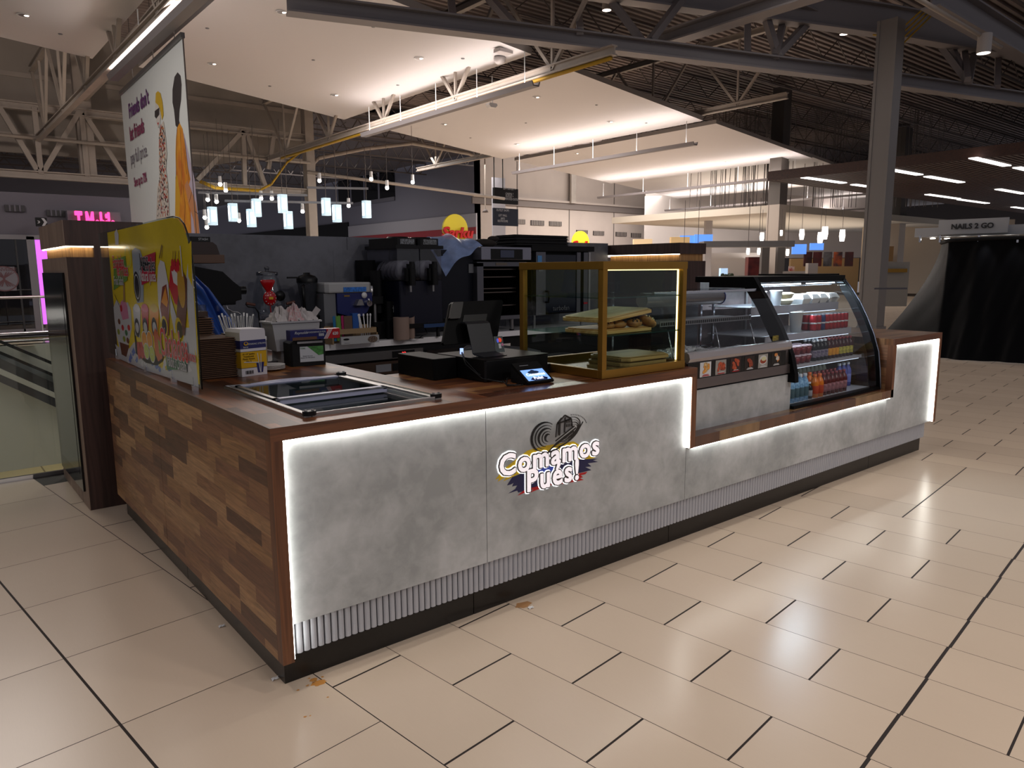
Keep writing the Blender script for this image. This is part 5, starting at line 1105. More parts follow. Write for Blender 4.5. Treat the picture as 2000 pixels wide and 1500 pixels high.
mb = MB(); mb.tube([(2.72, 3.50, .96), (2.78, 3.46, .962), (2.84, 3.52, .96), (2.9, 3.48, 1.0), (2.92, 3.55, 1.04)], .005, BLK); mb.tube([(2.66, 3.46, .96), (2.74, 3.50, .96), (2.83, 3.44, .96)], .004, BLK); mb.build('black_cable', label='loose black cable under the slush machine', cat='cable')
# oven 1
t = thing('oven', 'big dark steel convection oven with open racks and digital top panel', 'oven', (3.6, 3.85, 1.05)); OB = mat('oven_blue_black', '10131f', .35, .4); OS = mat('oven_steel', '6b6b72', .35, .8)
mb = MB(); mb.box(3.13, 3.56, 3.62, 4.12, 1.12, 1.80, OB); mb.box(3.13, 3.56, 3.70, 4.12, 1.80, 1.835, mat('oven_top_grey', '5a5654', .5)); mb.build('side_casing', t)
mb = MB(); mb.box(3.56, 3.64, 3.55, 3.62, 1.10, 1.67, OS); mb.box(3.56, 4.22, 3.55, 3.62, 1.635, 1.68, OS); mb.box(4.15, 4.22, 3.55, 3.62, 1.10, 1.67, BLK); mb.box(3.56, 4.22, 3.55, 3.62, 1.08, 1.12, OS); mb.build('door_surround', t)
mb = MB(); mb.box(3.56, 4.22, 4.0, 4.12, 1.10, 1.68, BLKM); mb.box(3.56, 3.58, 3.62, 4.0, 1.1, 1.68, BLKM); mb.box(4.20, 4.22, 3.62, 4.0, 1.1, 1.68, BLKM); mb.box(3.56, 4.22, 3.62, 4.0, 1.08, 1.10, BLKM); mb.build('oven_cavity', t)
for z in (1.22, 1.36, 1.40, 1.52, 1.60):
    mb = MB(); mb.box(3.65, 4.14, 3.63, 3.645, z, z+.010, mat('rack_steel', '6d625c', .3, .9)); mb.box(3.65, 4.14, 3.645, 3.98, z, z+.004, MATS['rack_steel']); mb.build('rack', t)
mb = MB(); mb.box(3.58, 4.245, 3.50, 4.10, 1.70, 1.832, mat('panel_silver', '8c8c9a', .35, .5), c=.0); mb.build('control_head', t, bevel=.006)
mb = MB(); mb.box(3.70, 4.12, 3.494, 3.499, 1.705, 1.812, BLK); mb.box(3.82, 4.0, 3.491, 3.4935, 1.725, 1.80, mat('panel_screen', '3c4258', .2)); mb.build('touch_panel', t)
mb = MB(); mb.box(3.80, 3.95, 3.545, 3.549, 1.645, 1.672, mat('plate_brass', '6a5f55', .4)); mb.build('name_plate', t)
mb = MB(); mb.box(3.50, 3.56, 3.61, 3.619, 1.57, 1.66, GREYP); mb.build('rating_label', t)
mb = MB()
for x in (3.62, 4.05, 4.20): mb.cyl((x, 3.60, CT_+.001), (x, 3.60, 1.08), .02, STEEL); mb.cyl((x, 3.60, CT_+.001), (x, 3.60, .97), .026, BLK)
for k in range(4): mb.box(3.15, 3.19, 3.612, 3.62, 1.70+k*.02, 1.708+k*.02, BLK)
mb.cyl((3.2, 3.60, CT_+.001), (3.2, 3.60, 1.12), .02, STEEL); mb.build('feet_and_vents', t)
# blue bag on oven
t = MB()
def bag2(a, b_):
    x = 3.10+.46*a; drop = max(0, .62-a)*1.25*b_
    return Vector((x, 3.86-.42*b_+.02*math.sin(9*a), 1.885+.045*math.sin(PI*a)-.22*b_*(1.05-a)-.10*b_*b_+.018*math.sin(11*a+4*b_)+.05*a))
t.grid(bag2, 20, 16, mat('pale_blue_film', '7f93bd', .35, alpha=.88, noise=.2, nscale=9)); t.build('blue_bag', label='pale blue plastic bag draped over the oven corner', cat='bag')
# oven mitt
t = MB(); mt = mat('mitt_brown', '1f1610', .8)
t.ball((3.80, 3.75, 1.875), .15, mt, 1.05, .6, .32, 18); t.ball((3.93, 3.75, 1.925), .06, mt, 1.3, .5, .5, 14); t.ball((3.66, 3.75, 1.86), .07, mt, 1.2, .6, .4, 12); t.build('oven_mitt', label='dark brown oven mitt lying on top of the oven panel', cat='oven mitt')
# black trays stack
for k in range(9):
    mb = MB(); o_ = .012*math.sin(k*2.3); mb.box(4.12+o_, 4.92+o_*.5, 3.62+o_, 3.98, 1.86+k*.0125, 1.868+k*.0125, BLKM, c=.02); mb.box(4.13+o_, 4.91+o_*.5, 3.63+o_, 3.97, 1.868+k*.0125, 1.8715+k*.0125, mat('tray_black2', '1f1e22', .4), c=.02)
    mb.build('baking_tray', label='black baking tray in the stack above the two ovens', cat='tray', group='black baking trays')
# oven 2
t = thing('oven', 'tall black glass door convection oven behind the gold cabinet', 'oven', (4.8, 3.85, 1.05))
mb = MB(); mb.box(4.38, 5.26, 3.66, 4.12, 1.10, 1.80, BLKM); mb.box(4.34, 5.30, 3.60, 4.12, 1.80, 1.858, BLKM); mb.build('casing', t)
mb = MB(); mb.box(4.40, 4.54, 3.60, 3.66, 1.10, 1.79, OS); mb.box(5.02, 5.08, 3.60, 3.66, 1.10, 1.79, OS); mb.box(5.13, 5.20, 3.60, 3.66, 1.06, 1.79, OS); mb.build('steel_stiles', t)
mb = MB(); mb.box(4.54, 5.02, 3.61, 3.64, 1.12, 1.76, mat('oven_glass', '0c1020', .08)); mb.build('door_glass', t)
text('brand_lettering', 'turbofan', .075, mat('letter_grey', '6a6a70', .4), t, (4.78, 3.605, 1.165), (1, 0, 0), (0, 0, 1), .0008)
mb = MB(); mb.box(4.42, 4.48, 3.595, 3.60, 1.68, 1.75, mat('blue_star_label', '4a86c0', .4)); mb.box(4.43, 4.50, 3.595, 3.60, 1.58, 1.61, GREYP); mb.build('stickers', t)
mb = MB(); mb.tube([(4.545, 3.60, 1.24), (4.545, 3.56, 1.24), (4.545, 3.55, 1.30), (4.545, 3.56, 1.36), (4.545, 3.60, 1.36)], .012, BLK); mb.build('door_handle', t)
mb = MB()
for x in (4.42, 5.16): mb.cyl((x, 3.66, CT_+.001), (x, 3.66, 1.10), .018, STEEL)
mb.box(5.13, 5.19, 3.593, 3.60, 1.2, 1.22, pr_); mb.box(5.21, 5.24, 3.6, 3.66, 1.1, 1.79, STEEL); mb.build('feet', t)
# grey trolley
t = thing('service_trolley', 'dark grey plastic service trolley with rounded handle behind till', 'trolley', (3.0, 1.95, 0)); TG = mat('trolley_grey', '2a2b2f', .5)
mb = MB(); mb.tube([(2.30, 2.02, .93), (2.28, 2.02, .99), (2.32, 2.02, 1.01), (2.50, 1.94, 1.01), (2.72, 1.80, .985), (2.80, 1.74, .96), (2.81, 1.73, .88)], .024, TG, 10); mb.cyl((2.33, 2.02, .60), (2.33, 2.02, .99), .028, TG); mb.cyl((2.80, 1.74, .60), (2.80, 1.74, .94), .028, TG); mb.build('handle', t)
mb = MB(); mb.box(2.40, 3.35, 1.55, 2.05, .80, .90, TG, c=.04); mb.box(2.40, 3.35, 1.55, 2.05, .30, .40, TG, c=.04)
for x in (2.5, 3.25):
    for y in (1.65, 1.95): mb.cyl((x, y, .12), (x, y, .9), .02, TG)
mb.build('shelf_trays', t)
mb = MB()
for x in (2.5, 3.25):
    for y in (1.65, 1.95): mb.cyl((x-.02, y, .06), (x+.02, y, .06), .06, BLK)
mb.build('casters', t)
# interior floor mat box not visible; low rail seen through the gold cabinet
# ================= HALL =================
BEAM = mat('painted_steel', '9b9188', .5, noise=.06, nscale=2); BEAMG = mat('painted_steel_grey', '7b7678', .5); BEAMD = mat('joist_steel', '5c5452', .6)
CP = mat('ceiling_cloud', 'cfcccd', .8); CPE = mat('cloud_edge', '8f8986', .8)
ZL, ZH, ZC = 6.7, 7.4, 6.05
def cloud(name, cl, far_l, far_r, near_r, near_l):
    """sloping ceiling panel; corners as world points"""
    mb = MB(); a = [far_l, far_r, near_r, near_l]; up = Vector((0, 0, .16))
    vs = [Vector(q) for q in a]+[Vector(q)+up for q in a]
    mb.add(vs, [(0, 1, 2, 3)], CP); mb.add(vs, [(7, 6, 5, 4), (0, 4, 5, 1), (1, 5, 6, 2), (2, 6, 7, 3), (3, 7, 4, 0)], CPE)
    return struct(name, mb)
def slope_pt(xl, xr, x, zl=ZH, zr=ZL): return zl+(zr-zl)*(x-xl)/(xr-xl)
# corners from the photograph, rectified to x = const / y = const edges
c2 = dict(xl=3.9, xr=11.2, yn=11.5, yf=21.4); c3 = dict(xl=14.4, xr=21.2, yn=14.0, yf=25.4)
panels = [(-4.5, 3.1, 5.0, 18.45), (4.85, 11.25, 11.6, 21.45), (14.6, 21.25, 14.0, 25.3), (25.2, 32.8, 16.3, 29.2), (36.6, 44.0, 18.6, 33), (47.5, 55, 21, 37), (58.5, 66, 23, 41)]
for i, (xl, xr, yn, yf) in enumerate(panels):
    cloud('ceiling_panel', i, (xl, yf, ZH), (xr, yf, ZL), (xr, yn, ZL), (xl, yn, ZH))
DL = emis('recessed_lamp', 'ffeedd', 9.0)
def recessed(px, py, pn, lb, sensor=False):
    xl, xr, yn, yf = panels[pn]; # intersect the sloping plane
    v = ray(px, py); n = Vector(((ZH-ZL)/(xr-xl), 0, 1)); d = n.dot(Vector((xl, 0, ZH))); tt = (d-n.dot(CAM))/n.dot(v); q = CAM+v*tt
    if sensor:
        m = MB(); m.lathe([(0, -.02), (.04, -.015), (.05, -.001)], q, GREYP, 10); m.build('sprinkler', label=lb, cat='sprinkler', group='sprinklers in the ceiling panels'); return
    t = thing('recessed_downlight', lb, 'ceiling light', q, 'recessed downlights in ceiling panels')
    m = MB(); m.lathe([(.13, -.002), (.15, -.012), (.16, -.002), (.16, .0)], q, WHITE, 18); m.build('trim_ring', t)
    m = MB(); m.lathe([(0, -.004), (.11, -.004)], q, mat('lamp_reflector', '8c8480', .3, .4), 18); m.lathe([(0, -.006), (.05, -.006)], (q.x+.03, q.y, q.z), DL, 12); m.build('lamp', t)
for q in ((49, 30, 0), (553, 24, 1), (417, 125, 1), (656, 186, 1), (821, 114, 1), (869, 243, 2), (1049, 190, 2), (1193, 238, 2), (1011, 282, 2), (1127, 300, 3), (1246, 342, 3), (1420, 316, 3)):
    recessed(*q, 'small round recessed downlight in white sloping ceiling panel')
for q in ((118, 66, 0), (405, 55, 1), (612, 117, 1), (729, 52, 1), (527, 168, 1), (777, 166, 1), (904, 114, 1), (1027, 240, 2), (1165, 205, 2), (919, 269, 2), (1262, 240, 2)):
    recessed(*q, 'tiny dark sprinkler head in white ceiling panel', True)
q = P(976, 113, 'z', 6.72); m = MB(); m.lathe([(0, -.14), (.08, -.14), (.14, -.08), (.15, 0), (0, 0)], q, mat('detector_white', 'a8a2a0', .4), 18); m.build('dome_camera', label='round white dome camera under near ceiling panel corner', cat='camera')
q = P(983, 99, 'z', 6.74); m = MB(); m.box(q.x-.2, q.x+.2, q.y-.12, q.y+.12, 6.68, 6.76, MATS['detector_white']); m.build('ceiling_box', label='small white flat box on ceiling panel beside dome camera', cat='box')
# gap chords with webs, cove lights
def truss(name, p0, p1, depth, n, m, w=.14, h=.2, tri=True, web=.09):
    """flat truss: bottom chord, top chord, zig-zag webs"""
    mb = MB(); p0, p1 = Vector(p0), Vector(p1); up = Vector((0, 0, depth))
    mb.ibeam(p0, p1, w, h, m, .03); mb.ibeam(p0+up, p1+up, w, h, m, .03)
    for k in range(n):
        a = p0.lerp(p1, k/n); b = p0.lerp(p1, (k+.5)/n); c_ = p0.lerp(p1, (k+1)/n)
        mb.bar(a+up, b, web, web, m); mb.bar(b, c_+up, web, web, m)
        if tri: mb.bar(b, b+up, web*.8, web*.8, m)
    return struct(name, mb)
gx = (1.95, 11.0, 19.9, 29.5)
for i, (x, ya, yb, z) in enumerate(((2.98, 3.5, 27.4, ZC), (10.83, 8.5, 27.5, ZC), (21.4, 10.9, 33, 7.02))):
    truss('roof_truss_beam', (x, ya, z), (x, yb, z), 2.2, int((yb-ya)/3.2), BEAM, .16, .2, web=.08)
COVE = emis('cove_tube', 'ffe6d2', 5.0)
for i, (x, ya, yb, pw_) in enumerate(((3.0, 7, 16, 55), (10.6, 10.7, 18.9, 58), (20.2, 13.5, 23.2, 78), (31.5, 16, 29, 115), (42.6, 18, 33, 180), (53.5, 21, 37, 180))):
    t = thing('cove_light', ('suspended grey linear uplight trough at the upper left', 'suspended grey linear uplight trough in the second ceiling gap', 'suspended linear uplight trough in the third ceiling gap', 'linear uplight trough in the fourth ceiling gap', 'linear uplight trough in the fifth ceiling gap', 'farthest linear uplight trough between ceiling panels')[i], 'ceiling light', (x, (ya+yb)/2, ZC-.3))
    zt = 5.77; m = MB(); m.prism([(x-.13, zt+.05), (x-.09, zt-.06), (x+.09, zt-.06), (x+.13, zt+.05), (x+.10, zt+.05), (x+.07, zt-.03), (x-.07, zt-.03), (x-.10, zt+.05)][::-1], 'y', ya, yb, BEAMG); m.build('trough', t)
    m = MB(); m.box(x-.05, x+.05, ya+.1, yb-.1, zt-.025, zt-.005, COVE); m.build('tube', t)
    m = MB(); n = 5
    for k in range(n): y = ya+.4+(yb-ya-.8)*k/(n-1); m.cyl((x, y, zt+.02), (x, y, ZC+.5), .012, WHITE, n=6)
    m.build('suspension_rods', t)
    lamp('cove_uplight', 'AREA', (x, (ya+yb)/2, zt+.08), pw_, (1, .90, .85), .1, yb-ya, tgt=(x, (ya+yb)/2, 20))
# yellow cable bundle along the second truss
YC = mat('cable_yellow', 'b08a14', .5)
m = MB(); pth = [P(390, 355, 'y', 27.3), P(420, 368, 'y', 27.3), P(505, 373, 'y', 27.3), P(530, 360, 'y', 27.3), P(560, 318, 'y', 27.3), P(598, 288, 'y', 27.3)]+[Vector((10.83, y, ZC-.14)) for y in (26, 22, 18, 14, 11, 8.6)]
m.tube(pth, .045, YC, 6); m.tube([q+Vector((.05, .02, .05)) for q in pth], .03, YC, 6); m.build('yellow_cables', label='long yellow cable bundle running along white truss and column', cat='cable')
m = MB()
for k in range(4):
    a, b = P(1705+k*3, 68, 'z', 7.35), P(1800+k*6, 20+k*4, 'z', 7.7); mid = (a+b)/2-Vector((0, 0, .25+.06*k)); m.tube([a, a.lerp(mid, .6)-Vector((0, 0, .05)), mid, mid.lerp(b, .5), b], .022, YC, 5)
m.build('yellow_cables', label='drooping yellow cables beside the top of the big right column', cat='cable')
# corrugated roof deck
DK = mat('roof_deck', '8a7e7a', .6); m = MB()
def deck(x0, x1, y0, y1, z, ax, pitch=.3):
    n = int(((y1-y0) if ax == 'x' else (x1-x0))/pitch); pts = []
    for k in range(n):
        a = (y0 if ax == 'x' else x0)+k*pitch; pts += [(a, z), (a+pitch*.45, z), (a+pitch*.5, z+.09), (a+pitch*.95, z+.09)]
    for (a, b) in zip(pts, pts[1:]):
        if ax == 'x': m.add([(x0, *a), (x1, *a), (x1, *b), (x0, *b)], [(0, 1, 2, 3)], DK)
        else: m.add([(a[0], y0, a[1]), (a[0], y1, a[1]), (b[0], y1, b[1]), (b[0], y0, b[1])], [(0, 1, 2, 3)], DK)
deck(3, 80, 1, 45, 10.2, 'x'); struct('ceiling_deck', m)
m = MB(); m.box(-20, 3, 8, 45, 10.2, 10.3, DK); struct('ceiling_deck', m)
m = MB(); m.box(80, 80.2, -14, 60, 0, 10.2, mat('far_end_wall', '4a4442', .8)); m.box(58, 80, 45, 45.2, 4.8, 10.2, MATS['far_end_wall']); struct('wall_far_end', m)
# open web joists under the deck
def joist(x0, x1, y, z, d=.75, w=.05, m_=None, n=None):
    mb = MB(); m_ = m_ or BEAMD; n = n or int((x1-x0)/1.2)
    mb.bar((x0, y, z), (x1, y, z), w*1.6, w, m_); mb.bar((x0, y, z-d), (x1, y, z-d), w*1.6, w, m_)
    for k in range(n): a = x0+(x1-x0)*k/n; b = x0+(x1-x0)*(k+1)/n; mb.bar((a, y, z), ((a+b)/2, y, z-d), w*.6, w*.6, m_); mb.bar(((a+b)/2, y, z-d), (b, y, z), w*.6, w*.6, m_)
    return mb
for y in [2.6+3.3*k for k in range(11)]: struct('roof_joist_beam', joist(9, 62, y, 10.1, .8, .05, None, 26))
# main right wing girder
A0 = P(560, 8, 'z', 6.3); A1 = P(1705, 150, 'z', 6.3); A2 = P(2040, 200, 'z', 6.3)
m = MB(); m.ibeam(A0, A1, .34, .32, BEAMG, .035); m.ibeam(A1+Vector((.2, 0, 0)), A2, .34, .32, BEAMG, .035); struct('girder_beam_lower', m)
B0 = P(1000, -60, 'z', 7.75); B1 = P(1734, 42, 'z', 7.75); B2 = P(2060, 100, 'z', 7.75)
m = MB(); m.ibeam(B0, B1, .36, .72, BEAMG, .04); m.ibeam(B1, B2, .36, .72, BEAMG, .04); struct('girder_beam_upper', m)
m = MB()
for (a, b, c_) in (((1190, -5), (1255, 82), .0), ((1330, 0), (1270, 80), 0), ((1130, 30), (1133, 60), 0), ((1495, 30), (1520, 112), 0), ((1580, 42), (1515, 112), 0), ((1460, 30), (1460, 105), 0), ((1530, 40), (1515, 110), 0), ((1835, 87), (1890, 160), 0), ((1855, 88), (1890, 160), 0), ((1905, 95), (1893, 160), 0), ((1950, 105), (1948, 170), 0), ((1882, 93), (1890, 155), 0), ((955, -5), (1005, 52), 0), ((880, -10), (885, 40), 0)):
    p0 = P(a[0], a[1], 'z', 7.55); p1 = P(b[0], b[1], 'z', 6.45); m.bar(p0, p1, .15, .15, BEAMG)
struct('girder_beam_webs', m)
# sloping beam rising right at the top, and the heavy beam at the top right corner
m = MB(); m.ibeam(P(1275, 84, 'z', 6.9), P(1600, -20, 'z', 6.9), .4, .3, BEAMG, .035); struct('cross_beam', m)
m = MB(); m.ibeam(P(1820, -14, 'z', 7.4), P(2040, 118, 'z', 7.4), .4, .6, BEAMG, .04); struct('cross_beam', m)
m = MB(); a, b = P(1780, -10, 'z', 6.9), P(1955, 92, 'z', 6.9); m.tube([a, b], .05, BEAM, 8); m.build('ceiling_pipe', label='thin pale pipe hung below the heavy beam at top right', cat='pipe')
m = MB(); m.ibeam(P(1560, 0, 'z', 7.9), P(1625, 30, 'z', 7.9), .3, .3, BEAMG, .03); struct('cross_beam', m)
# columns
def hcol(x, y, zt, w, ma, mb_):
    m = MB(); m.box(x-w/2, x+w/2, y-w/2, y+w/2, 0, zt, ma); m.box(x-w/2-.02, x-w/2, y-w/2-.02, y-w/2+.05, 0, zt, mb_); m.box(x-w/2-.02, x-w/2, y+w/2-.05, y+w/2+.02, 0, zt, mb_)
    m.box(x-w/2-.04, x+w/2+.04, y-w/2-.04, y+w/2+.04, 0, .12, mb_); return m
CG = mat('column_paint', '7f7b79', .45); CGW = mat('column_white', 'b5aaa0', .5)
struct('column_right', hcol(17.9, 6.15, 7.4, .44, CG, CG))
q = P(1525, 402, 'z', 4.5); m = hcol(q.x+.5, q.y+.5, 4.6, .62, CGW, CGW); m.box(q.x+.19, q.x+.81, q.y+.19, q.y+.81, 4.6, 10, mat('column_dark_upper', '5a5450', .6)); struct('column_middle', m)  # upper shaft is darker than the white lower part
q = P(1757, 428, 'z', 4.5); m = hcol(q.x+.6, q.y+.5, 4.6, .9, CGW, CGW); m.box(q.x+.15, q.x+1.05, q.y+.05, q.y+.95, 4.6, 10, mat('column_dark_upper', '5a5450', .6)); struct('column_far', m)
q = P(603, 300, 'y', 27.7); m = hcol(q.x, 27.7, 10, .36, BEAM, BEAM); struct('column_left', m)
q = P(1690, 280, 'y', 22); struct('column_dark', hcol(46, 19, 10, .7, BEAMD, BEAMD))
# wall behind the left truss
YB = 29.0; WP = mat('panel_wall', '8c847c', .75, noise=.05, nscale=1.5); WD = mat('dim_wall', '6a6870', .8)
m = MB(); zb_ = P(0, 305, 'y', YB).z; zb2 = P(400, 325, 'y', YB).z; xa = -25; xe = P(598, 300, 'y', YB).x
m.prism([(xa, zb_), (P(400, 325, 'y', YB).x, zb2), (xe, P(598, 292, 'y', YB).z), (xe, 10.2), (xa, 10.2)], 'y', YB, YB+.2, WP)
struct('wall_back_upper', m)
for zz in (P(100, 155, 'y', YB).z, P(100, 270, 'y', YB).z):
    m = MB(); m.box(xa, xe, YB-.06, YB, zz-.08, zz+.08, BEAM); struct('trim_wall_girt', m)
yt = 27.7
def XT(px, py): return P(px, py, 'y', yt)
m = MB(); tl_, tr_ = XT(-60, 192), XT(596, 258); bl_, br_ = XT(-60, 331), XT(606, 386); zt_ = (XT(0, 200).z+XT(235, 231).z)/2; zbm = XT(120, 345).z
x_e = XT(600, 300).x
m.ibeam((xa, yt, zt_), (x_e, yt, zt_), .25, .26, BEAM, .04); m.ibeam((xa, yt, zbm), (x_e, yt, zbm), .25, .26, BEAM, .04)
for (a, b) in (((-5, 212), (72, 332)), ((155, 238), (85, 335)), ((165, 238), (243, 345)), ((66, 206), (80, 340)), ((160, 235), (170, 345)), ((475, 268), (385, 352)), ((480, 268), (520, 370)), ((475, 268), (478, 362)), ((535, 275), (524, 330))):
    p0, p1 = XT(*a), XT(*b); p0.z = zt_ if abs(p0.z-zt_) < .6 else p0.z; m.bar(p0, p1, .16, .16, BEAM)
struct('back_truss_beam', m)
m = MB(); z_ = XT(300, 289).z; m.tube([(xa, yt-.3, XT(100, 275).z), (XT(600, 330).x, yt-.3, XT(100, 275).z)], .06, BEAM, 8); a, b = P(600, 336, 'y', yt-.2), P(985, 388, 'y', yt-.2); m.tube([a, b], .07, BEAM, 8); m.build('wall_pipe', label='long thin pale pipe running across the hall truss', cat='pipe')
m = MB(); p_ = [(612, 330), (613, 318), (622, 309), (640, 305), (710, 291), (805, 280), (915, 300), (925, 304)]; m.tube([P(x, y, 'y', 30) for x, y in p_], .09, BEAM, 8); m.build('arched_pipe', label='pale bent pipe following the ceiling edge beside left column', cat='pipe')
m = MB(); zz = XT(160, 120).z; m.ibeam(XT(163, 190), P(345, -15, 'z', ZC), .2, .25, BEAM, .03); struct('diagonal_beam', m)
q = XT(160, 180); struct('column_back_left', MB().box(q.x-.25, q.x+.25, yt, yt+.3, zbm, 10.2, BEAM))
# ceiling and joists over the low zone at the back left
m = MB(); m.box(-40, 13.5, 46, 46.2, 0, 8.2, WD); struct('wall_far_left', m)
for k in range(5): struct('low_joist_beam', joist(-25, 13, 30.5+3.2*k, 7.3, .7, .07, BEAMD, 32))
m = MB(); m.box(-40, 13.5, 29.3, 46, 7.5, 7.6, BEAMD); struct('ceiling_low', m)
# storefront row at the far side of the opening
YS = 21.0; m = MB(); SW_ = mat('store_wall', '45434d', .8)
zt = P(60, 392, 'y', YS).z; zs = P(60, 462, 'y', YS).z; xr_ = P(75, 500, 'y', YS).x; xe_ = P(340, 450, 'y', YS).x
m.box(-30, xe_, YS, YS+.3, zs, zt+.2, SW_); m.box(xr_+.45, xe_, YS, YS+.3, 0, zs, SW_); struct('wall_store_left', m)
m = MB(); m.box(-30, xr_, YS+3, YS+3.1, 0, zs, mat('store_dark', '15161b', .5)); struct('wall_store_interior', m)
t = thing('window_shopfront', 'dark glass shopfront with metal frame at the far left', 'shopfront', (-8, YS, 0)); m = MB(); m.box(-30, xr_, YS, YS+.02, .02, zs, glass('shop_glass', '8a8c94', .4)); m.build('glass', t)
m = MB(); FS = mat('frame_dim', '5f5e64', .5); m.box(-30, xr_+.08, YS-.04, YS+.06, zs-.08, zs+.04, FS); m.box(xr_-.24, xr_-.06, YS-.04, YS+.06, 0, zs, FS); m.box(-30, xr_, YS-.03, YS+.05, 0, .1, FS)
for px in (35, ): x = P(px, 520, 'y', YS).x; m.box(x-.02, x+.02, YS-.03, YS+.03, 0, zs, MATS['store_dark'])
m.build('metal_frame', t)
m = MB(); x0 = P(75, 500, 'y', YS).x; m.box(x0-.05, x0+.30, YS-.02, YS+.1, .2, zs-.02, emis('pink_glow', 'c060d8', 1.1)); m.build('neon_strip', label='glowing pink purple light strip beside the dark shopfront', cat='light')
def pbox(mb, x0, y0, x1, y1, Y, m_, d=.05):
    a, b = P(x0, y0, 'y', Y), P(x1, y1, 'y', Y); mb.box(min(a.x, b.x), max(a.x, b.x), Y-d, Y, min(a.z, b.z), max(a.z, b.z), m_); return (a.x+b.x)/2, (a.z+b.z)/2
for (a, b, c_, d, lb) in ((8, 400, 49, 414, 'dark louvred vent at far left of store wall'), (90, 410, 127, 423, 'dark louvred vent nearer the pink sign')):
    m = MB(); pbox(m, a, b, c_, d, YS, mat('vent_dark', '17161c', .6)); q = P(a, b, 'y', YS); q2 = P(c_, d, 'y', YS)
    for k in range(1, 4): x = q.x+(q2.x-q.x)*k/4; m.box(x-.02, x+.02, YS-.06, YS, min(q.z, q2.z), max(q.z, q2.z), SW_)
    m.build('wall_vent', label=lb, cat='vent')
t = thing('arrow_sign', 'small black blade sign with white arrow mark above shopfront', 'sign', (0, YS, 3)); m = MB(); cx, cz = pbox(m, 68, 425, 92, 443, YS-.3, BLK, .1); m.build('panel', t)
a2 = Art((cx, YS-.401, cz), (1, 0, 0), (0, 0, 1), .001); a2.p([(-.0, .1), (.06, .1), (.13, 0), (.06, -.1), (0, -.1), (.06, 0)], mat('sign_grey_white', '8c8c92', .5)); a2.p([(-.1, .04), (-.06, 0), (-.1, -.04), (-.05, -.03), (-.03, 0), (-.05, .03)], MATS['sign_grey_white']); a2.mb.build('arrow_mark', t)
t = thing('logo_poster', 'square grey poster with round converse emblem in shop window', 'poster', (-1, YS, 1.5)); m = MB(); x0, z0_ = P(-8, 525, 'y', YS-.05).x, P(0, 568, 'y', YS-.05).z; x1_, z1_ = P(28, 521, 'y', YS-.05).x, P(28, 521, 'y', YS-.05).z
m.box(x0, x1_, YS-.06, YS-.03, z0_, z1_, mat('poster_grey', '5c5a62', .6)); m.build('board', t)
cx = P(8, 545, 'y', YS-.06).x; cz = (z0_+z1_)/2; a2 = Art((cx, YS-.061, cz), (1, 0, 0), (0, 0, 1), .001); DR = mat('emblem_maroon', '4a2a30', .6)
a2.e(0, 0, .33, .33, DR, n=30); a2.e(0, 0, .30, .30, MATS['poster_grey'], n=30)
for k in range(4): w_ = .26-.06*k; a2.p([(-w_, .17), (-w_+.03, .17), (-.0+.03, 0), (-w_+.03, -.2), (-w_, -.2), (-.0, 0)], DR); a2.p([(w_, .17), (w_-.03, .17), (-.03, 0), (w_-.03, -.2), (w_, -.2), (0, 0)], DR)
a2.mb.build('emblem', t); text('lettering', 'CONVERSE', .13, DR, t, (cx, YS-.066, cz+.235), (1, 0, 0), (0, 0, 1), .002, space=.9)
# pink lettering sign
t = thing('phone_shop_sign', 'glowing pink T Mobile lettering above the walnut pillar', 'sign', (3, YS, 3.6)); PKE = emis('pink_letters', 'ff3a86', 2.2)
a, b = P(150, 428, 'y', YS-.4), P(223, 440, 'y', YS-.4)
text('letters', 'T-Mobile', .95, PKE, t, (P(187, 432, 'y', YS-.4).x, YS-.4, P(187, 441, 'y', YS-.4).z), (1, 0, 0), (0, 0, 1), .03, 0, xs=.275, bold=.016)
m = MB(); m.box(a.x-.2, b.x+.2, YS-.3, YS, P(150, 447, 'y', YS).z, P(150, 413, 'y', YS).z, mat('sign_backing', '4c4a54', .7)); m.build('backing_panel', t)
# far floor rail
m = MB(); zr = .95; yr = 17.2
m.tube([(-25, yr, 1.05), (2.2, yr, 1.05)], .03, STEEL, 8)
for k in range(18): m.cyl((-25+k*1.55, yr, 0), (-25+k*1.55, yr, 1.05), .02, STEEL, n=6)
m.tube([(-25, yr, .08), (2.2, yr, .08)], .03, STEEL, 8); m.build('far_railing', label='steel guard rail across the opening before dark shopfront', cat='railing')
# ---------- opening to the lower level ----------
WW = mat('fascia_white', '9c9890', .5); LFM = mat('lower_floor_tile', 'b09c72', .35, noise=.06, nscale=1)
LZ = -2.8
m = MB(); m.box(-30, 8, 17.0, 17.3, LZ, 0, WW); struct('wall_void_fascia', m)
m = MB(); m.box(-30, 8, -2, 17, LZ-.1, LZ, LFM)
for k in range(-25, 8): m.box(k*1.0, k*1.0+.03, 4, 17, LZ, LZ+.004, mat('joint_tan', '7d6d50', .6))
for k in range(5, 17): m.box(-28, 7.9, k*1.0, k*1.0+.03, LZ, LZ+.004, MATS['joint_tan'])
struct('floor_lower', m)
lamp('lower_level_fill', 'AREA', (-5, 6.5, -.5), 150, (1, .94, .84), 7, 1, tgt=(-2, 16, -2.2))  # unseen fill lamp added to brighten the wall across the opening
t = thing('escalator', 'escalator with black handrails and white side panel below floor', 'escalator', (-3, 16, -3)); YE = 16.6
def E_(px, py): q = P(px, py, 'y', YE); return (q.x, q.z)
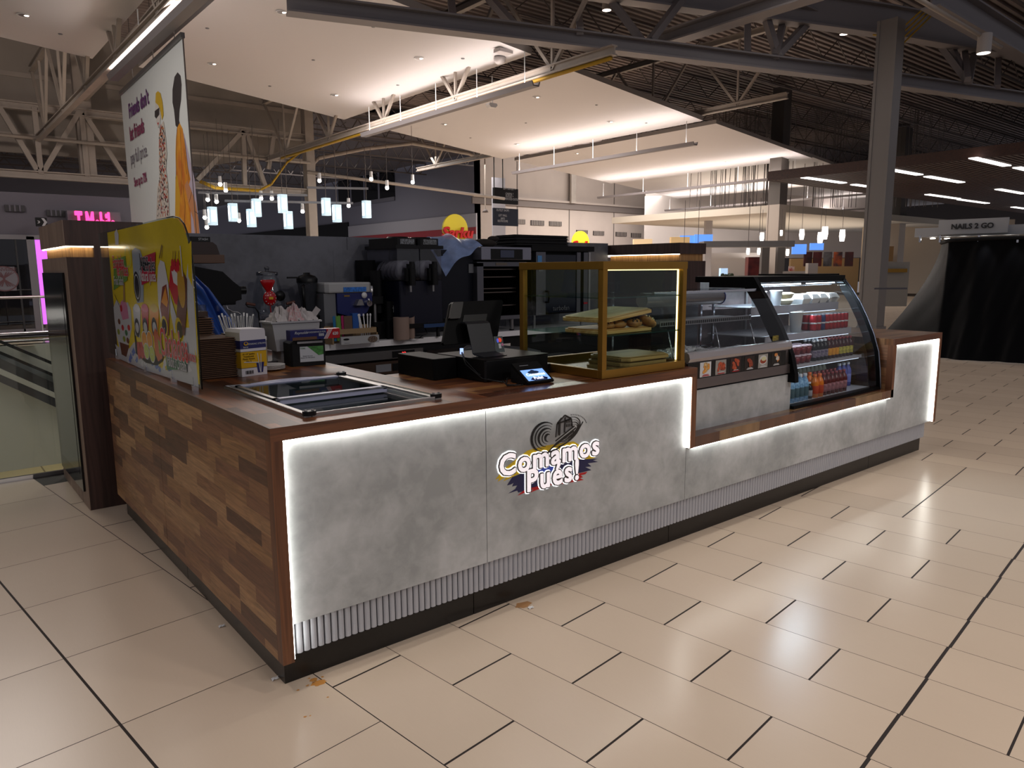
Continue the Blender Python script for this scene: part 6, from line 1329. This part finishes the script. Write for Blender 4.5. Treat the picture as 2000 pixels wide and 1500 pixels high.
def eband(nm, a, b, c_, d, m_, y0=0., y1=.08):
    s_ = lambda q, f: (q[0]+(q[0]-f[0])*0, q[1]); mb = MB()
    p = [E_(*a), E_(*b), E_(*c_), E_(*d)]; mb.prism(p, 'y', YE+y0, YE+y1, m_); mb.build(nm, t)
eband('dark_underside', (-120, 676), (150, 792), (150, 814), (-120, 692), mat('skirt_dark', '1e1d24', .5))
eband('dark_inner_side', (-120, 646), (150, 768), (150, 792), (-120, 676), mat('esc_painted_reflection', '3a3c3e', .3, noise=.7, nscale=2, two='17181c'), .01, .07)  # mottled colour paints reflections onto the escalator's inner side
eband('steel_trim', (-120, 666), (150, 786), (150, 796), (-120, 679), mat('esc_strip', '9a9690', .4), -.02, .1)
eband('handrail', (-120, 635), (150, 749), (150, 755), (-120, 641), BLK, -.04, .04)
eband('balustrade_glass', (-120, 641), (150, 755), (150, 768), (-120, 646), glass('esc_glass', 'c8ccd0', .2), -.0, .02)
mb = MB(); p = [E_(-120, 611), E_(150, 724), E_(150, 730), E_(-120, 617)]; mb.prism(p, 'y', YE-1.0, YE-.94, BLK); mb.build('near_handrail', t)
# glass guard at the edge of our floor
t = thing('glass_railing', 'frameless glass guard rail with polished steel top by the pillar', 'railing', (-2, 4.22, 0)); m = MB(); m.tube([(-8, 4.22, 1.125), (-.10, 4.22, 1.125)], .028, CHROME, 12); m.build('top_rail', t)
m = MB(); m.box(-8, -1.35, 4.213, 4.227, .02, 1.10, GL); m.box(-1.33, -.10, 4.213, 4.227, .02, 1.10, GL); m.build('glass_panel', t)
m = MB(); m.box(-8, -.10, 4.205, 4.235, 0, .03, CHROME); m.build('base_channel', t)

# ================= hanging banner =================
t = thing('hanging_banner', 'tall white banner with two drawn fashion figures and sale text', 'banner', (2, 10, 4)); XB = 1.9
zz0 = P(245, 462, 'x', XB); 
# plane through four picture corners, kept vertical
cA, cB = P(357, 72, 'z', 5.6), P(236, 186, 'z', 5.6)
BR_ = (cA-cB); BL = BR_.length; BR_.normalize(); BU = Vector((0, 0, 1)); BN = BR_.cross(BU)
def BP(px, py):
    v = ray(px, py); tt = (cB-CAM).dot(BN)/v.dot(BN); q = CAM+v*tt-cB; return (q.dot(BR_), q.z)
bot = min(BP(255, 520)[1], BP(392, 470)[1])-.2
a2 = Art(cB, BR_, BU, .0005); BW = mat('banner_white', 'c6caca', .6); a2.p([(0, bot), (BL, bot), (BL, 0), (0, 0)], BW)
def BS(pts, m_): a2.p([BP(*q) for q in pts], m_)
bk_, bo, bm_, byl, bsk, bpp = mat('banner_black', '2a2426', .6), mat('banner_orange', 'b0601c', .6, noise=.3, nscale=3, two='c88a20'), mat('banner_mustard', 'bd8e1e', .6), mat('banner_yellow', 'b8961e', .6), mat('banner_skin', 'b07850', .6), mat('banner_lilac', 'a89cae', .6)
BS([(340, 470), (345, 330), (352, 250), (360, 262), (380, 350), (392, 470)], bpp)
BS([(343, 245), (340, 215), (337, 200), (337, 175), (341, 150), (347, 141), (353, 148), (355, 165), (354, 195), (351, 215), (350, 235), (352, 243), (347, 250)][::-1], bk_)
BS([(346, 250), (351, 240), (357, 252), (361, 280), (367, 325), (372, 350), (368, 365), (372, 395), (374, 455), (350, 455), (342, 452), (346, 400), (344, 345), (343, 300), (344, 270)][::-1], bo)
BS([(343, 345), (346, 340), (352, 380), (350, 452), (342, 452)][::-1], bm_)
BS([(361, 362), (366, 352), (374, 372), (382, 395), (388, 430), (390, 462), (382, 462), (378, 430), (368, 395)][::-1], bsk)
for l in (((352, 250), (356, 330), (354, 380)), ((360, 290), (365, 340)), ((357, 360), (362, 400), (360, 450)), ((375, 375), (370, 395)), ((380, 412), (388, 418)), ((346, 250), (344, 350)), ((361, 270), (370, 352))): a2.line([BP(*q) for q in l], .012, bk_)
BS([(304, 200), (305, 182), (309, 178), (314, 182), (318, 200), (319, 210), (320, 225), (317, 235), (313, 212)][::-1], byl)
BS([(304, 200), (310, 206), (313, 214), (314, 232), (313, 243), (309, 250), (306, 238), (304, 222)][::-1], mat('banner_face', 'bfbab6', .6))
BS([(303, 217), (312, 210), (312, 224), (306, 232), (303, 228)][::-1], bk_); BS([(308, 240), (311, 239), (310, 246)][::-1], pr_)
DRS = mat('banner_speckle', 'b8b0a8', .7); BS([(313, 248), (320, 236), (324, 262), (327, 300), (325, 330), (329, 360), (332, 425), (306, 428), (308, 370), (312, 350), (311, 300), (311, 262)][::-1], DRS)
random.seed(21)
k0_ = a2.k
for k in range(330):
    a2.k = k0_+k % 3; y = random.uniform(245, 422); lo = 312-(0 if y < 350 else (y-350)*.07); hi = 322+(y-245)*.05; x = random.uniform(lo, hi); u_, v_ = BP(x, y); a2.e(u_, v_, .034, .020, (bk_, pr_, mat('banner_dot_orange', 'b06a3c', .6), bk_)[k % 4], random.uniform(0, 3), 6)
a2.mb.build('printed_fabric', t)
m = MB(); m.bar(cB+Vector((0, 0, .03))+BN*.0, cA+Vector((0, 0, .03)), .07, .09, mat('banner_rail', '6d6c6c', .4, .5)); m.bar(cA+Vector((0, 0, 0))-BR_*0.0, cA+Vector((0, 0, bot)), .02, .02, BEAMD); m.build('top_rail', t)
m = MB()
for f in (.25, .6, .9): p0 = cB.lerp(cA, f); m.cyl(p0, p0+Vector((0, 0, 1.6)), .008, BEAMD, n=5)
m.build('hanging_wires', t)
def btext(body, px, py, size, m_, off=0.01, xs=1.): u_, v_ = BP(px, py); text('lettering', body, size, m_, t, cB+BR_*u_+BU*v_+BN*(.0005*k0_+.006), BR_, BU, .001, 0, xs=xs, bold=off)
PU = mat('banner_purple', '5a2c66', .6); PU2 = mat('banner_magenta', '7a2c50', .6)
bsz = BL
hgt1 = (BP(270, 200)[1]-BP(270, 232)[1])
btext('Friends don’t', 271, 205, hgt1*1.35, PU, .010, .84); btext('let friends', 268, 255, hgt1*1.35, PU2, .010, .82)
btext('pay full price.', 272, 302, hgt1*1.3, mat('banner_grey_text', '6c6470', .6), 0, .76); btext('Save up to 70%', 275, 352, hgt1*.9, PU2, .006, .70)

# ================= far grey block with windows, and long pale wall =================
XC, YC_ = P(932, 420, 'y', 40).x, 40.0
GW = mat('grey_block_wall', '7c7b86', .8); PWL = mat('pale_long_wall', 'a49890', .75, noise=.04, nscale=.6); WBD = mat('white_band', 'a3a0a6', .6); RST = mat('red_stripe', '8c1f28', .5)
def XW(px, py): q = P(px, py, 'x', XC); return (q.y, q.z)
m = MB(); zt = XW(855, 291)[1]; m.box(XC, XC+.3, YC_, 150, 0, zt, GW); struct('wall_grey_block', m)
m = MB(); z0_, z1_ = XW(800, 460)[1], XW(925, 417)[1]; yl = XW(682, 450)[0]; m.box(XC-.1, XC, YC_, yl, 0, z1_, WBD); m.box(XC-.14, XC-.1, YC_, yl, XW(860, 455)[1]-.25, XW(860, 449)[1], RST); struct('trim_store_band', m)
m = MB(); m.box(XC-.1, XC, yl, 150, 0, XW(630, 440)[1], BLKM); struct('trim_dark_band', m)
def xwin(x0, y0, x1, y1, lb, n):
    t = thing('window_upper', lb, 'window', (XC, 50, 8)); ya, yb = XW(x0, y0)[0], XW(x1, y1)[0]; za, zb = XW(x1, y1)[1], XW(x1, 322)[1]
    m = MB(); m.box(XC-.05, XC, yb, ya, za, zb, mat('night_glass', '08090f', .1)); m.build('panes', t)
    m = MB()
    for k in range(1, n): y = yb+(ya-yb)*k/n; m.box(XC-.1, XC-.04, y-.12, y+.12, za, zb, GW)
    m.box(XC-.12, XC, yb, ya, za-.3, za, WD); m.build('mullions', t)
xwin(660, 340, 772, 384, 'row of black night windows high on the grey block wall', 4)
m = MB(); m.box(XC-14, XC+40, YC_-.3+.3, 100, zt, zt+.15, DK)
xe_ = P(1275, 420, 'y', YC_).x; m = MB(); m.box(XC, xe_, YC_, YC_+.3, 0, 12, PWL); struct('wall_long_pale', m)
def YW(px, py): return P(px, py, 'y', YC_)
m = MB(); zl = YW(1100, 397).z; m.box(XC-.5, xe_, YC_-.15, YC_, zl-.45, zl-.0, mat('shadow_ledge', '6b625e', .8)); m.box(XC-.5, xe_, YC_-.3, YC_-.15, zl-.0, zl+.15, PWL); struct('trim_long_ledge', m)  # dark band puts the shadow under the ledge into the colour
for px in (1010, 1112, 1200):
    m = MB(); x = YW(px, 350).x; m.box(x-.04, x+.04, YC_-.02, YC_, 0, 12, mat('seam_dark', '5a524e', .8)); struct('trim_wall_seam', m)
q = YW(1112, 360); m = MB(); m.box(q.x-.25, q.x+.25, YC_-.5, YC_-.3, zl, 12, BEAM); struct('column_wall', m)
VT_ = mat('vent_grey', '3e3836', .7)
for i, (a, b, c_, d) in enumerate(((1009, 428, 1025, 438), (1036, 430, 1062, 441), (1072, 432, 1096, 442), (1125, 449, 1147, 457), (1158, 451, 1179, 460), (1202, 453, 1223, 462), (1232, 455, 1251, 464))):
    m = MB(); pbox(m, a, b, c_, d, YC_, VT_, .06); q0, q1 = YW(a, b), YW(c_, d)
    for k in range(1, 8): x = q0.x+(q1.x-q0.x)*k/8; m.box(x-.012, x+.012, YC_-.075, YC_, min(q0.z, q1.z), max(q0.z, q1.z), PWL)
    m.build('wall_vent', label='small dark louvre vent in the row along the pale long wall', cat='vent', group='vents along the pale long wall')
m = MB(); a, b = YW(985, 478), YW(1275, 490); m.box(a.x, b.x, YC_-1.5, YC_, a.z-.9, a.z+.0, mat('shop_fascia', 'b9b2b4', .5)); struct('trim_shop_fascia', m)
# red and yellow script signs
def script_sign(lb, px, py, r, Yp, em, ax='y'):
    t = thing('script_sign', lb, 'sign', P(px, py, 'y', Yp)); q = P(px, py, 'y', Yp); YL_ = mat('sign_yellow_%d' % em, 'c8b828', .4, emit=em*.9+.0); RD_ = mat('sign_red_%d' % em, 'a80c12', .3, emit=em*.5)
    rt = (Vector((1, 0, 0)) if ax == 'y' else Vector((0, -1, 0))); n = rt.cross(Vector((0, 0, 1)))
    M = Matrix((( rt.x, 0, -n.x, q.x), (rt.y, 0, -n.y, q.y), (0, 1, 0, q.z), (0, 0, 0, 1)))
    m = MB(); m.lathe([(0, 0), (r, 0), (r, .15), (0, .15)], (0, 0, 0), YL_, 30, M=M, smooth=False); m.build('yellow_disc', t)
    text('red_script', 'Sarku', r*.95, RD_, t, q+n*.18+Vector((0, 0, -r*.25)), rt, Vector((-.0, 0, 1)), .08, r*.03, shear=.2, xs=1.15)
    return t
script_sign('yellow disc sign with dull red script on white store front', 890, 448, 1.0, 38.5, 0)
script_sign('glowing yellow and red script sign above the stacked trays', 1135, 474, .85, 37, 1)
# directory sign
t = thing('directory_sign', 'two black hanging directory panels on black rods', 'sign', P(986, 400, 'y', 30)); DB = mat('sign_blueblack', '08090e', .7, spec=.15); DB2 = mat('sign_blue_grey', '161a26', .7, spec=.15)
m = MB(); a, b = P(963, 366, 'y', 30), P(1010, 400, 'y', 30); m.box(a.x, b.x, 29.9, 30.05, b.z, a.z, DB); m.build('upper_panel', t)
m = MB(); a2_, b2_ = P(963, 406, 'y', 30), P(1010, 442, 'y', 30); m.box(a2_.x, b2_.x, 29.9, 30.05, b2_.z, a2_.z, DB2); m.build('lower_panel', t)
m = MB()
for px in (965, 982): x = P(px, 360, 'y', 30).x; m.cyl((x, 30, a.z), (x, 30, 9.5), .03, BLK, n=6)
m.build('hanging_rods', t)
for i, (s_, py, pn) in enumerate((('LEFT OUTLET >', 369, 1), ('CINEMA ^', 379, 1), ('OUTLET ^', 384, 1), ('NEIGHBORHOOD OUTLET >', 389, 1), ('OUTLET SHOPS', 411, 2), ('LEFT MALL', 421, 2), ('INFO', 427, 2), ('RESTROOMS', 432, 2))):
    q = P(995 if pn == 1 else 982, py, 'y', 29.88); text('sign_text', s_, .17, GREYP, t, (q.x-.0, 29.88, q.z), (1, 0, 0), (0, 0, 1), .003, xs=.75)
m = MB(); a, b = P(962, 346, 'y', 33), P(985, 470, 'y', 33); m.box(a.x, b.x+.1, 33, 33.1, b.z, a.z, mat('pale_board', '93939b', .6)); m.build('pale_board', label='plain pale board behind the hanging directory panels', cat='board')
# pendants at the left food hall
PG = emis('pendant_glow', 'eaf6ff', 4.5); 
for i, (px, py) in enumerate(((415, 422), (455, 415), (501, 406), (491, 426), (552, 398), (563, 430), (637, 404), (658, 417), (716, 409))):
    q = D(px, py, 30 if i != 4 else 29); t = thing('pendant_lamp', 'glowing white square glass pendant in the left food hall cluster', 'pendant lamp', q, 'white pendants in the left food hall')
    w_ = .145; m = MB(); m.box(q.x-w_, q.x+w_, q.y-w_, q.y+w_, q.z-.33, q.z+.33, mat('pendant_shell', 'b8d0dc', .3, emit=.9), c=.04); m.build('glass_shade', t)
    m = MB(); m.box(q.x-w_*1.02, q.x-w_, q.y-.08, q.y+.08, q.z-.24, q.z+.24, PG); m.box(q.x-.08, q.x+.08, q.y-w_*1.04, q.y-w_, q.z-.2, q.z+.2, PG); m.build('bright_core', t)
    m = MB(); m.cyl(q+Vector((0, 0, .3)), q+Vector((0, 0, 3)), .012, BEAMD, n=5); m.build('cord', t)
SG_ = emis('spot_glow', 'fffaf0', 14)
for (px, py) in ((430, 360), (406, 390), (423, 394), (510, 388), (531, 388), (400, 425), (467, 431), (404, 444), (624, 353), (725, 350), (756, 367), (681, 402), (591, 413), (441, 372), (806, 356)):
    q = D(px, py, 31); t = thing('track_spotlight', 'small bright track spotlight in the left food hall', 'spotlight', q, 'track spotlights in the left food hall')
    m = MB(); m.ball(q, .075, SG_, n=10); m.build('bulb', t); m = MB(); m.cyl(q+Vector((0, 0, .06)), q+Vector((0, 0, .3)), .07, WHITE, .06, 10); m.cyl(q+Vector((0, 0, .3)), q+Vector((0, 0, 2.4)), .008, BEAMD, n=4); m.build('housing', t)
for (a, b) in (((390, 418), (600, 372)), ((440, 408), (690, 412)), ((600, 375), (720, 390))):
    p0, p1 = D(*a, 30.5), D(*b, 30.5); p1.z = p0.z = (p0.z+p1.z)/2+.3; m = MB(); m.bar(p0, p1, .08, .08, GREYP); m.build('lighting_track', label='thin grey lighting track carrying spotlights over the left food hall', cat='lighting track', group='lighting tracks')
# ceiling of the food hall
m = MB(); m.box(12.5, XC-.3, 33, 150, 9.6, 9.7, BEAMD); struct('ceiling_foodhall', m)
for k in range(5): q = 34+6*k; struct('food_hall_beam', joist(13, XC-.3, q, 9.5, .8, .08, BEAMD, 16))
for (px, py) in ((1185, 20), (1422, 48), (1439, 124), (1648, 67)):
    q = P(px, py, 'z', 7.6); t = thing('cylinder_downlight', 'small white cylinder downlight hanging in the dark roof', 'ceiling light', q, 'cylinder downlights in dark roof')
    m = MB(); m.cyl(q, q+Vector((0, 0, .26)), .11, mat('downlight_shell', 'b0aaa6', .4), n=18); m.build('shell', t); m = MB(); m.cyl(q-Vector((0, 0, .004)), q+Vector((0, 0, -.001)), .10, emis('downlight_face', 'fff2e6', 3.0), n=18); m.build('lamp_face', t)
q = P(1921, 104, 'z', 6.5); t = thing('cylinder_downlight', 'large white cylinder downlight at the upper right', 'ceiling light', q); m = MB(); m.cyl(q, q+Vector((0, 0, .42)), .15, MATS['downlight_shell'], n=22); m.build('shell', t); m = MB(); m.cyl(q-Vector((0, 0, .004)), q+Vector((0, 0, -.001)), .14, MATS['downlight_face'], n=22); m.build('lamp_face', t)
# ---------- wooden slat ceiling at right ----------
cw = P(1503, 353, 'z', 5.0); WS = veneer('slat_wood', '2e1914', '46291f', 'X', .55, .5)
m = MB(); x1_, y0_ = cw.x+46, -14
n = 150
for k in range(n): y = cw.y-(cw.y-y0_)*k/n; m.box(cw.x, x1_, y-.15, y-.03, 5.0, 5.09, WS)
m.box(cw.x, x1_, y0_, cw.y, 5.09, 5.12, BLKM); m.box(cw.x-.06, cw.x, y0_, cw.y, 4.99, 5.35, WS); m.box(cw.x-.06, x1_, cw.y, cw.y+.06, 4.99, 5.35, WS); struct('ceiling_wood_slats', m)
LT = emis('linear_tube', 'fffaf4', 3.2)
for (a, b) in (((1570, 346), (1648, 357)), ((1665, 360), (1735, 369)), ((1724, 328), (1796, 341)), ((1811, 344), (1878, 356)), ((1897, 308), (1970, 323)), ((1980, 327), (2050, 340)), ((1949, 369), (2000, 378)), ((1815, 379), (1868, 388)), ((1877, 389), (1925, 397)), ((1978, 404), (2030, 411))):
    p0, p1 = P(*a, 'z', 4.995), P(*b, 'z', 4.995); y = (p0.y+p1.y)/2; m = MB(); m.box(p0.x, p1.x, y-.13, y+.13, 4.97, 4.998, LT); m.build('linear_light', label='bright linear strip light set in the dark wood slat ceiling', cat='ceiling light', group='linear lights in the wood ceiling')
random.seed(3)
m = MB()
for k in range(90):
    px = random.uniform(1345, 1520) if k < 42 else random.uniform(1530, 1840); q = P(px, 380, 'z', 5.6) if k % 2 else P(px, 400, 'z', 5.0); x, y = q.x, q.y
    if 24 < x < 75: m.cyl((x, y, 4.9), (x+random.uniform(-.3, .3), y, 10.1), .016, BEAMD, n=4)
m.build('hanger_rods', label='many thin dark hanger rods above the white canopy', cat='rods', kind='stuff')
# ---------- white canopy with pendants ----------
cc_ = P(1525, 399, 'z', 4.6); CN_ = mat('canopy_cream', 'b4ab9e', .7); m = MB(); m.box(cc_.x, cc_.x+34, cc_.y, cc_.y+11, 4.25, 4.6, CN_); struct('ceiling_canopy', m)
lamp('canopy_glow', 'AREA', (cc_.x+10, cc_.y+5, 2.2), 420, (1, .86, .72), 14, 7, tgt=(cc_.x+10, cc_.y+5, 9))
PW_ = emis('pendant_small', 'fff6ea', 4.0)
def pend(px, py, h, dist, grp='tall white pendants under the cream canopy', lb='small white tulip pendant hanging under the cream canopy'):
    q = D(px, py, dist); s_ = dist/1434*h/2; t = thing('pendant_lamp', lb, 'pendant lamp', q, grp)
    m = MB(); m.lathe([(0, -s_), (s_*.36, -s_), (s_*.5, -.1*s_), (s_*.42, s_), (0, s_)], q, PW_, 14); m.build('glass_shade', t)
    m = MB(); m.cyl(q+Vector((0, 0, s_)), Vector((q.x, q.y, max(4.2, q.z+s_*3))), .01, BEAMD, n=4); m.build('cord', t)
for (px, py, h) in ((1488, 463, 16), (1526, 455, 10), (1566, 458, 18), (1602, 465, 20), (1611, 455, 22), (1645, 460, 20), (1717, 457, 20)): pend(px, py, h, 36)
for (px, py, h) in ((1336, 487, 13), (1363, 488, 13), (1461, 491, 12), (1482, 491, 12), (1538, 493, 12)): pend(px, py, h, 30, 'low white pendants behind the display case', 'small white tulip pendant seen above the drinks display')
# ---------- far right food court wall, screens, posters ----------
def flat(nm, lb, cat_, x0, y0, x1, y1, dist, m_, d=.08, grp=None, kind=None):
    a, b = D(x0, y0, dist), D(x1, y1, dist); r = Vector((_r.x, _r.y, 0)); w_ = (b-a).dot(r); f = Vector((_d.x, _d.y, 0)).normalized()
    mb = MB(); p = a; vs = [p+f*g_+r*u_+Vector((0, 0, v_)) for g_ in (0, d) for u_, v_ in ((0, b.z-a.z), (w_, b.z-a.z), (w_, 0), (0, 0))]
    mb.add(vs, [(0, 1, 2, 3), (7, 6, 5, 4), (0, 4, 5, 1), (1, 5, 6, 2), (2, 6, 7, 3), (3, 7, 4, 0)], m_); return mb.build(nm, label=lb, cat=cat_, group=grp, kind=kind)
flat('wall_far_middle', None, None, 1272, 495, 1545, 590, 50, mat('far_pale', 'cfcfd6', .7), .3, kind='structure')
flat('wall_far_middle', None, None, 1262, 330, 1800, 500, 58, mat('far_pale2', 'c2bab6', .7), .3, kind='structure')
flat('wall_far_right', None, None, 1545, 505, 1700, 600, 50, mat('far_tan', 'b49870', .7), .3, kind='structure')
flat('wall_far_right', None, None, 1690, 430, 2100, 600, 56, mat('far_beige', 'bba890', .7), .3, kind='structure')
flat('trim_wainscot', None, None, 1272, 545, 1460, 560, 49.6, mat('far_grey_band', '6e6e74', .7), .1, kind='structure')
for px in (1383, ): flat('column_far_white', None, None, px-4, 430, px+4, 600, 44, mat('far_column', 'a4a2a6', .6), .4, kind='structure')
BSC = emis('blue_screen', '5a8fe8', 1.1)
for (a, lb) in (((1329, 460, 1357, 483), 'tilted blue menu screen, left of the first hanging pair'), ((1357, 458, 1394, 478), 'blue menu screen, right of the first hanging pair'), ((1548, 477, 1579, 496), 'blue menu screen, left of the second hanging pair'), ((1583, 475, 1613, 488), 'blue menu screen, right of the second hanging pair')):
    flat('menu_screen', lb, 'screen', *a, 33, BSC, .08)
flat('paper_lantern_sign', 'tan lit box sign overlapping the left blue screen', 'light box', 1311, 463, 1349, 477, 32, mat('lit_tan', 'c8a878', .5, emit=.5), .3)
flat('paper_lantern_sign', 'pale drum shaped light above the walnut end pillar', 'light box', 1238, 467, 1275, 478, 32, mat('lit_tan2', 'd8bc94', .5, emit=.6), .3)
flat('canopy_shelf', 'long grey suspended shelf crossing the middle column', 'shelf', 1375, 471, 1575, 480, 31, mat('shelf_grey', '77777a', .5), .8)
for i, (x, c_) in enumerate(((1571, '5a1a1a'), (1590, '641a1e'), (1610, '241c22'), (1630, '2c2430'), (1652, '4a1418'))):
    flat('menu_poster', 'dark menu poster in the row above the tan counter', 'poster', x, 492, x+17, 520, 40, mat('poster_%d' % i, c_, .5, noise=.7, nscale=2.5, two=('2a1010', '3a1010', '6a6a70', 'b0501c', '2a0c10')[i]), .08, 'menu posters in a row')
flat('red_kiosk', 'dark red vending panel left of the middle column', 'kiosk', 1462, 502, 1489, 548, 38, mat('kiosk_red', '3a0a12', .4, noise=.4, nscale=3, two='5a2020'), .5)
flat('vending_screen', 'small glowing white and blue display cabinet near potted plant', 'display', 1408, 524, 1422, 545, 36, emis('white_blue', 'a8c8e8', .8), .3)
m = MB(); q = D(1423, 541, 34)
for k in range(20): m.ball(q+Vector((random.uniform(-.3, .3), random.uniform(-.3, .3), random.uniform(-.2, .1))), .09, mat('plant_dark', '20301a', .8), n=6)
m.build('potted_plant', label='dark bushy plant top above the black display slab', cat='plant')
flat('white_bag', 'white cloth bag hanging in front of tan counter', 'bag', 1579, 514, 1600, 536, 34, mat('bag_white', '9c948c', .7), .3)
flat('price_sign', 'small red price card on the far counter', 'sign', 1541, 520, 1553, 529, 36, mat('card_redw', '9a3028', .5, noise=.5, nscale=6, two='c8b8b0'), .05)
flat('counter_far', 'pale far counter with gold edge below the red posters', 'counter', 1530, 530, 1580, 560, 37, mat('counter_pale', '8f8a88', .5), .8)
flat('column_side_dark', None, None, 1489, 480, 1500, 600, 37, mat('dark_post', '4c4846', .6), .3, kind='structure'); flat('column_side_dark', None, None, 1520, 480, 1530, 600, 37, MATS['dark_post'], .3, kind='structure')
flat('glass_counter', 'frosted glass fronted counter with gold strip right of the big column', 'counter', 1708, 512, 1790, 600, 24, mat('frosted', '96928a', .4), .4)
flat('gold_strip', 'thin gold strip along the frosted counter', 'trim', 1708, 525, 1790, 532, 23.9, GOLD, .05)
flat('counter_rail', 'dark steel rail in front of the frosted counter', 'rail', 1708, 562, 1790, 566, 20, DSTEEL, .05)
flat('teal_panel', 'teal patterned panel beside brown block right of big column', 'panel', 1712, 483, 1725, 510, 30, mat('teal_pat', '2c4a4c', .5, noise=.5, nscale=5), .2); flat('dark_panel_side', 'narrow black side of the teal panel', 'panel', 1725, 483, 1730, 510, 30, BLK, .2); flat('brown_block', 'tan brown block beside the teal panel', 'block', 1730, 481, 1748, 510, 30, mat('tan_block', '8a6a40', .6), .3)
# ---------- covered nail kiosk ----------
TA, TB = P(1795, 693, 'z', 0), P(2100, 714, 'z', 0); TR = (TB-TA); TLn = TR.length; TR.normalize(); TN_ = Vector((-TR.y, TR.x, 0)); TN_ = TN_ if TN_.dot(CAM-TA) > 0 else -TN_
_v = ray(1900, 470); _zt = (CAM+_v*((TA-CAM).dot(TN_)/_v.dot(TN_))).z
hz_ = lambda u: _zt+.03*math.sin(u*1.3)
def tarp(a, b_):
    u = a*TLn; z = hz_(u)*(1-b_)
    edge = max(0, 1-a*7); flare = -1.05*edge*b_**1.5
    fold = (.05*math.sin(7*u+1.5*math.sin(2.1*u)+.8*b_)+.02*math.sin(17*u+2*b_))*(.2+b_*1.2)
    cr = .006*math.sin(29*u+9*b_)*math.sin(11*b_+5*u)
    return TA+TR*(u+flare)+TN_*(fold+.35*b_**2+cr-.9*edge*(1-.0*b_))+Vector((0, 0, max(z, .005)))
t = thing('covered_kiosk', 'shop kiosk wrapped in glossy black plastic sheet at right', 'covered kiosk', TA)
m = MB(); m.grid(tarp, 150, 60, mat('black_tarp', '08080a', .5, spec=.07, bump=.3, bscale=5)); m.build('black_sheet', t)
m = MB(); m.tube([TA+TR*(TLn*k/30)+Vector((0, 0, hz_(TLn*k/30)))+TN_*(.02-.9*max(0, 1-k/30*7)) for k in range(31)], .035, BLKM, 8); m.build('rolled_top_edge', t)
for px in (1797, 1836, 1912, 1988):
    q = P(px, 466, 'x', 1) ; v = ray(px, 470); tt = (TA-CAM).dot(TN_)/v.dot(TN_); q = CAM+v*tt; m = MB(); m.bar(q-Vector((0, 0, .03)), q+Vector((0, 0, .09)), .03, .03, CHROME); m.build('clamp', t)
SB = mat('sign_board_grey', 'b2b4b7', .6)
def tp(px, py, back=.4):
    v = ray(px, py); tt = (TA-TN_*back-CAM).dot(TN_)/v.dot(TN_); return CAM+v*tt
m = MB(); a, b = tp(1790, 452), tp(2100, 462); zt_, zb_ = tp(1850, 444).z, tp(1850, 462).z; L_ = (b-a).dot(TR)
def tbox(mb, p, u0, u1, d0, d1, z0, z1, m_):
    vs = [Vector((p.x, p.y, 0))+TR*u+TN_*d_+Vector((0, 0, z)) for z in (z0, z1) for d_ in (d0, d1) for u in (u0, u1)]
    mb.add(vs, [(0, 2, 3, 1), (4, 5, 7, 6), (0, 1, 5, 4), (2, 6, 7, 3), (0, 4, 6, 2), (1, 3, 7, 5)], m_)
tbox(m, a, 0, L_, -1.2, .1, zb_, zt_, SB); m.build('fascia_ring', t)
m = MB(); c_, d_ = tp(1838, 440), tp(1973, 440); z1_, z0_ = tp(1905, 428).z, tp(1905, 457).z; tbox(m, c_, 0, (d_-c_).dot(TR), .10, .16, z0_, z1_, SB); m.build('name_board', t)
text('lettering', 'NAILS 2 GO', (z1_-z0_)*.48, mat('letter_charcoal', '26262a', .5), t, (c_+d_)/2*1.0+TN_*.175+Vector((0, 0, (z0_+z1_)/2-(c_.z+d_.z)/2+.0)), TR if TR.cross(Vector((0, 0, 1))).dot(TN_) > 0 else -TR, (0, 0, 1), .004, .004)
for k, px in enumerate((1822, 1850, 1882, 1924, 1970)):
    q = tp(px, 463, .5); m = MB(); m.cyl(q-Vector((0, 0, .02)), q-Vector((0, 0, .035)), .045, emis('mini_spot', 'fffaf0', 6), n=12); m.build('mini_spotlight', t)
for px in (1845, 1925, 1985):
    q = tp(px, 463, -.12); lamp('tarp_spot', 'SPOT', (q.x, q.y, zb_-.02), 9, (.9, .95, 1), .03, tgt=(q.x+TN_.x*-.1, q.y+TN_.y*-.1, .6), spot=math.radians(60), blend=.9)

# small sensor hung under the second panel, drop pipe lamp by the pale wall
t = thing('hanging_sensor', 'small white sensor box hung on a thin stem beneath second ceiling panel', 'sensor', P(960, 206, 'z', 5.9)); q = P(960, 206, 'z', 5.9)
m = MB(); m.prism([(q.x-.12, q.z+.05), (q.x-.14, q.z), (q.x-.08, q.z-.06), (q.x+.08, q.z-.06), (q.x+.14, q.z), (q.x+.12, q.z+.05)], 'y', q.y-.08, q.y+.08, WHITE); m.build('sensor_box', t); m = MB(); m.cyl(q+Vector((.03, 0, .05)), q+Vector((.03, 0, .75)), .015, WHITE, n=6); m.build('stem', t)
t = thing('drop_lamp', 'dark cone lamp on a long white pipe left of directory sign', 'lamp', P(948, 412, 'y', 32)); q = P(948, 412, 'y', 32); m = MB(); m.lathe([(0, -.1), (.18, -.08), (.12, .06), (0, .1)], q, BEAMD, 14); m.build('cone_head', t); m = MB(); m.cyl(q, q+Vector((0, 0, 3.6)), .035, BEAM, n=6); m.build('drop_pipe', t)
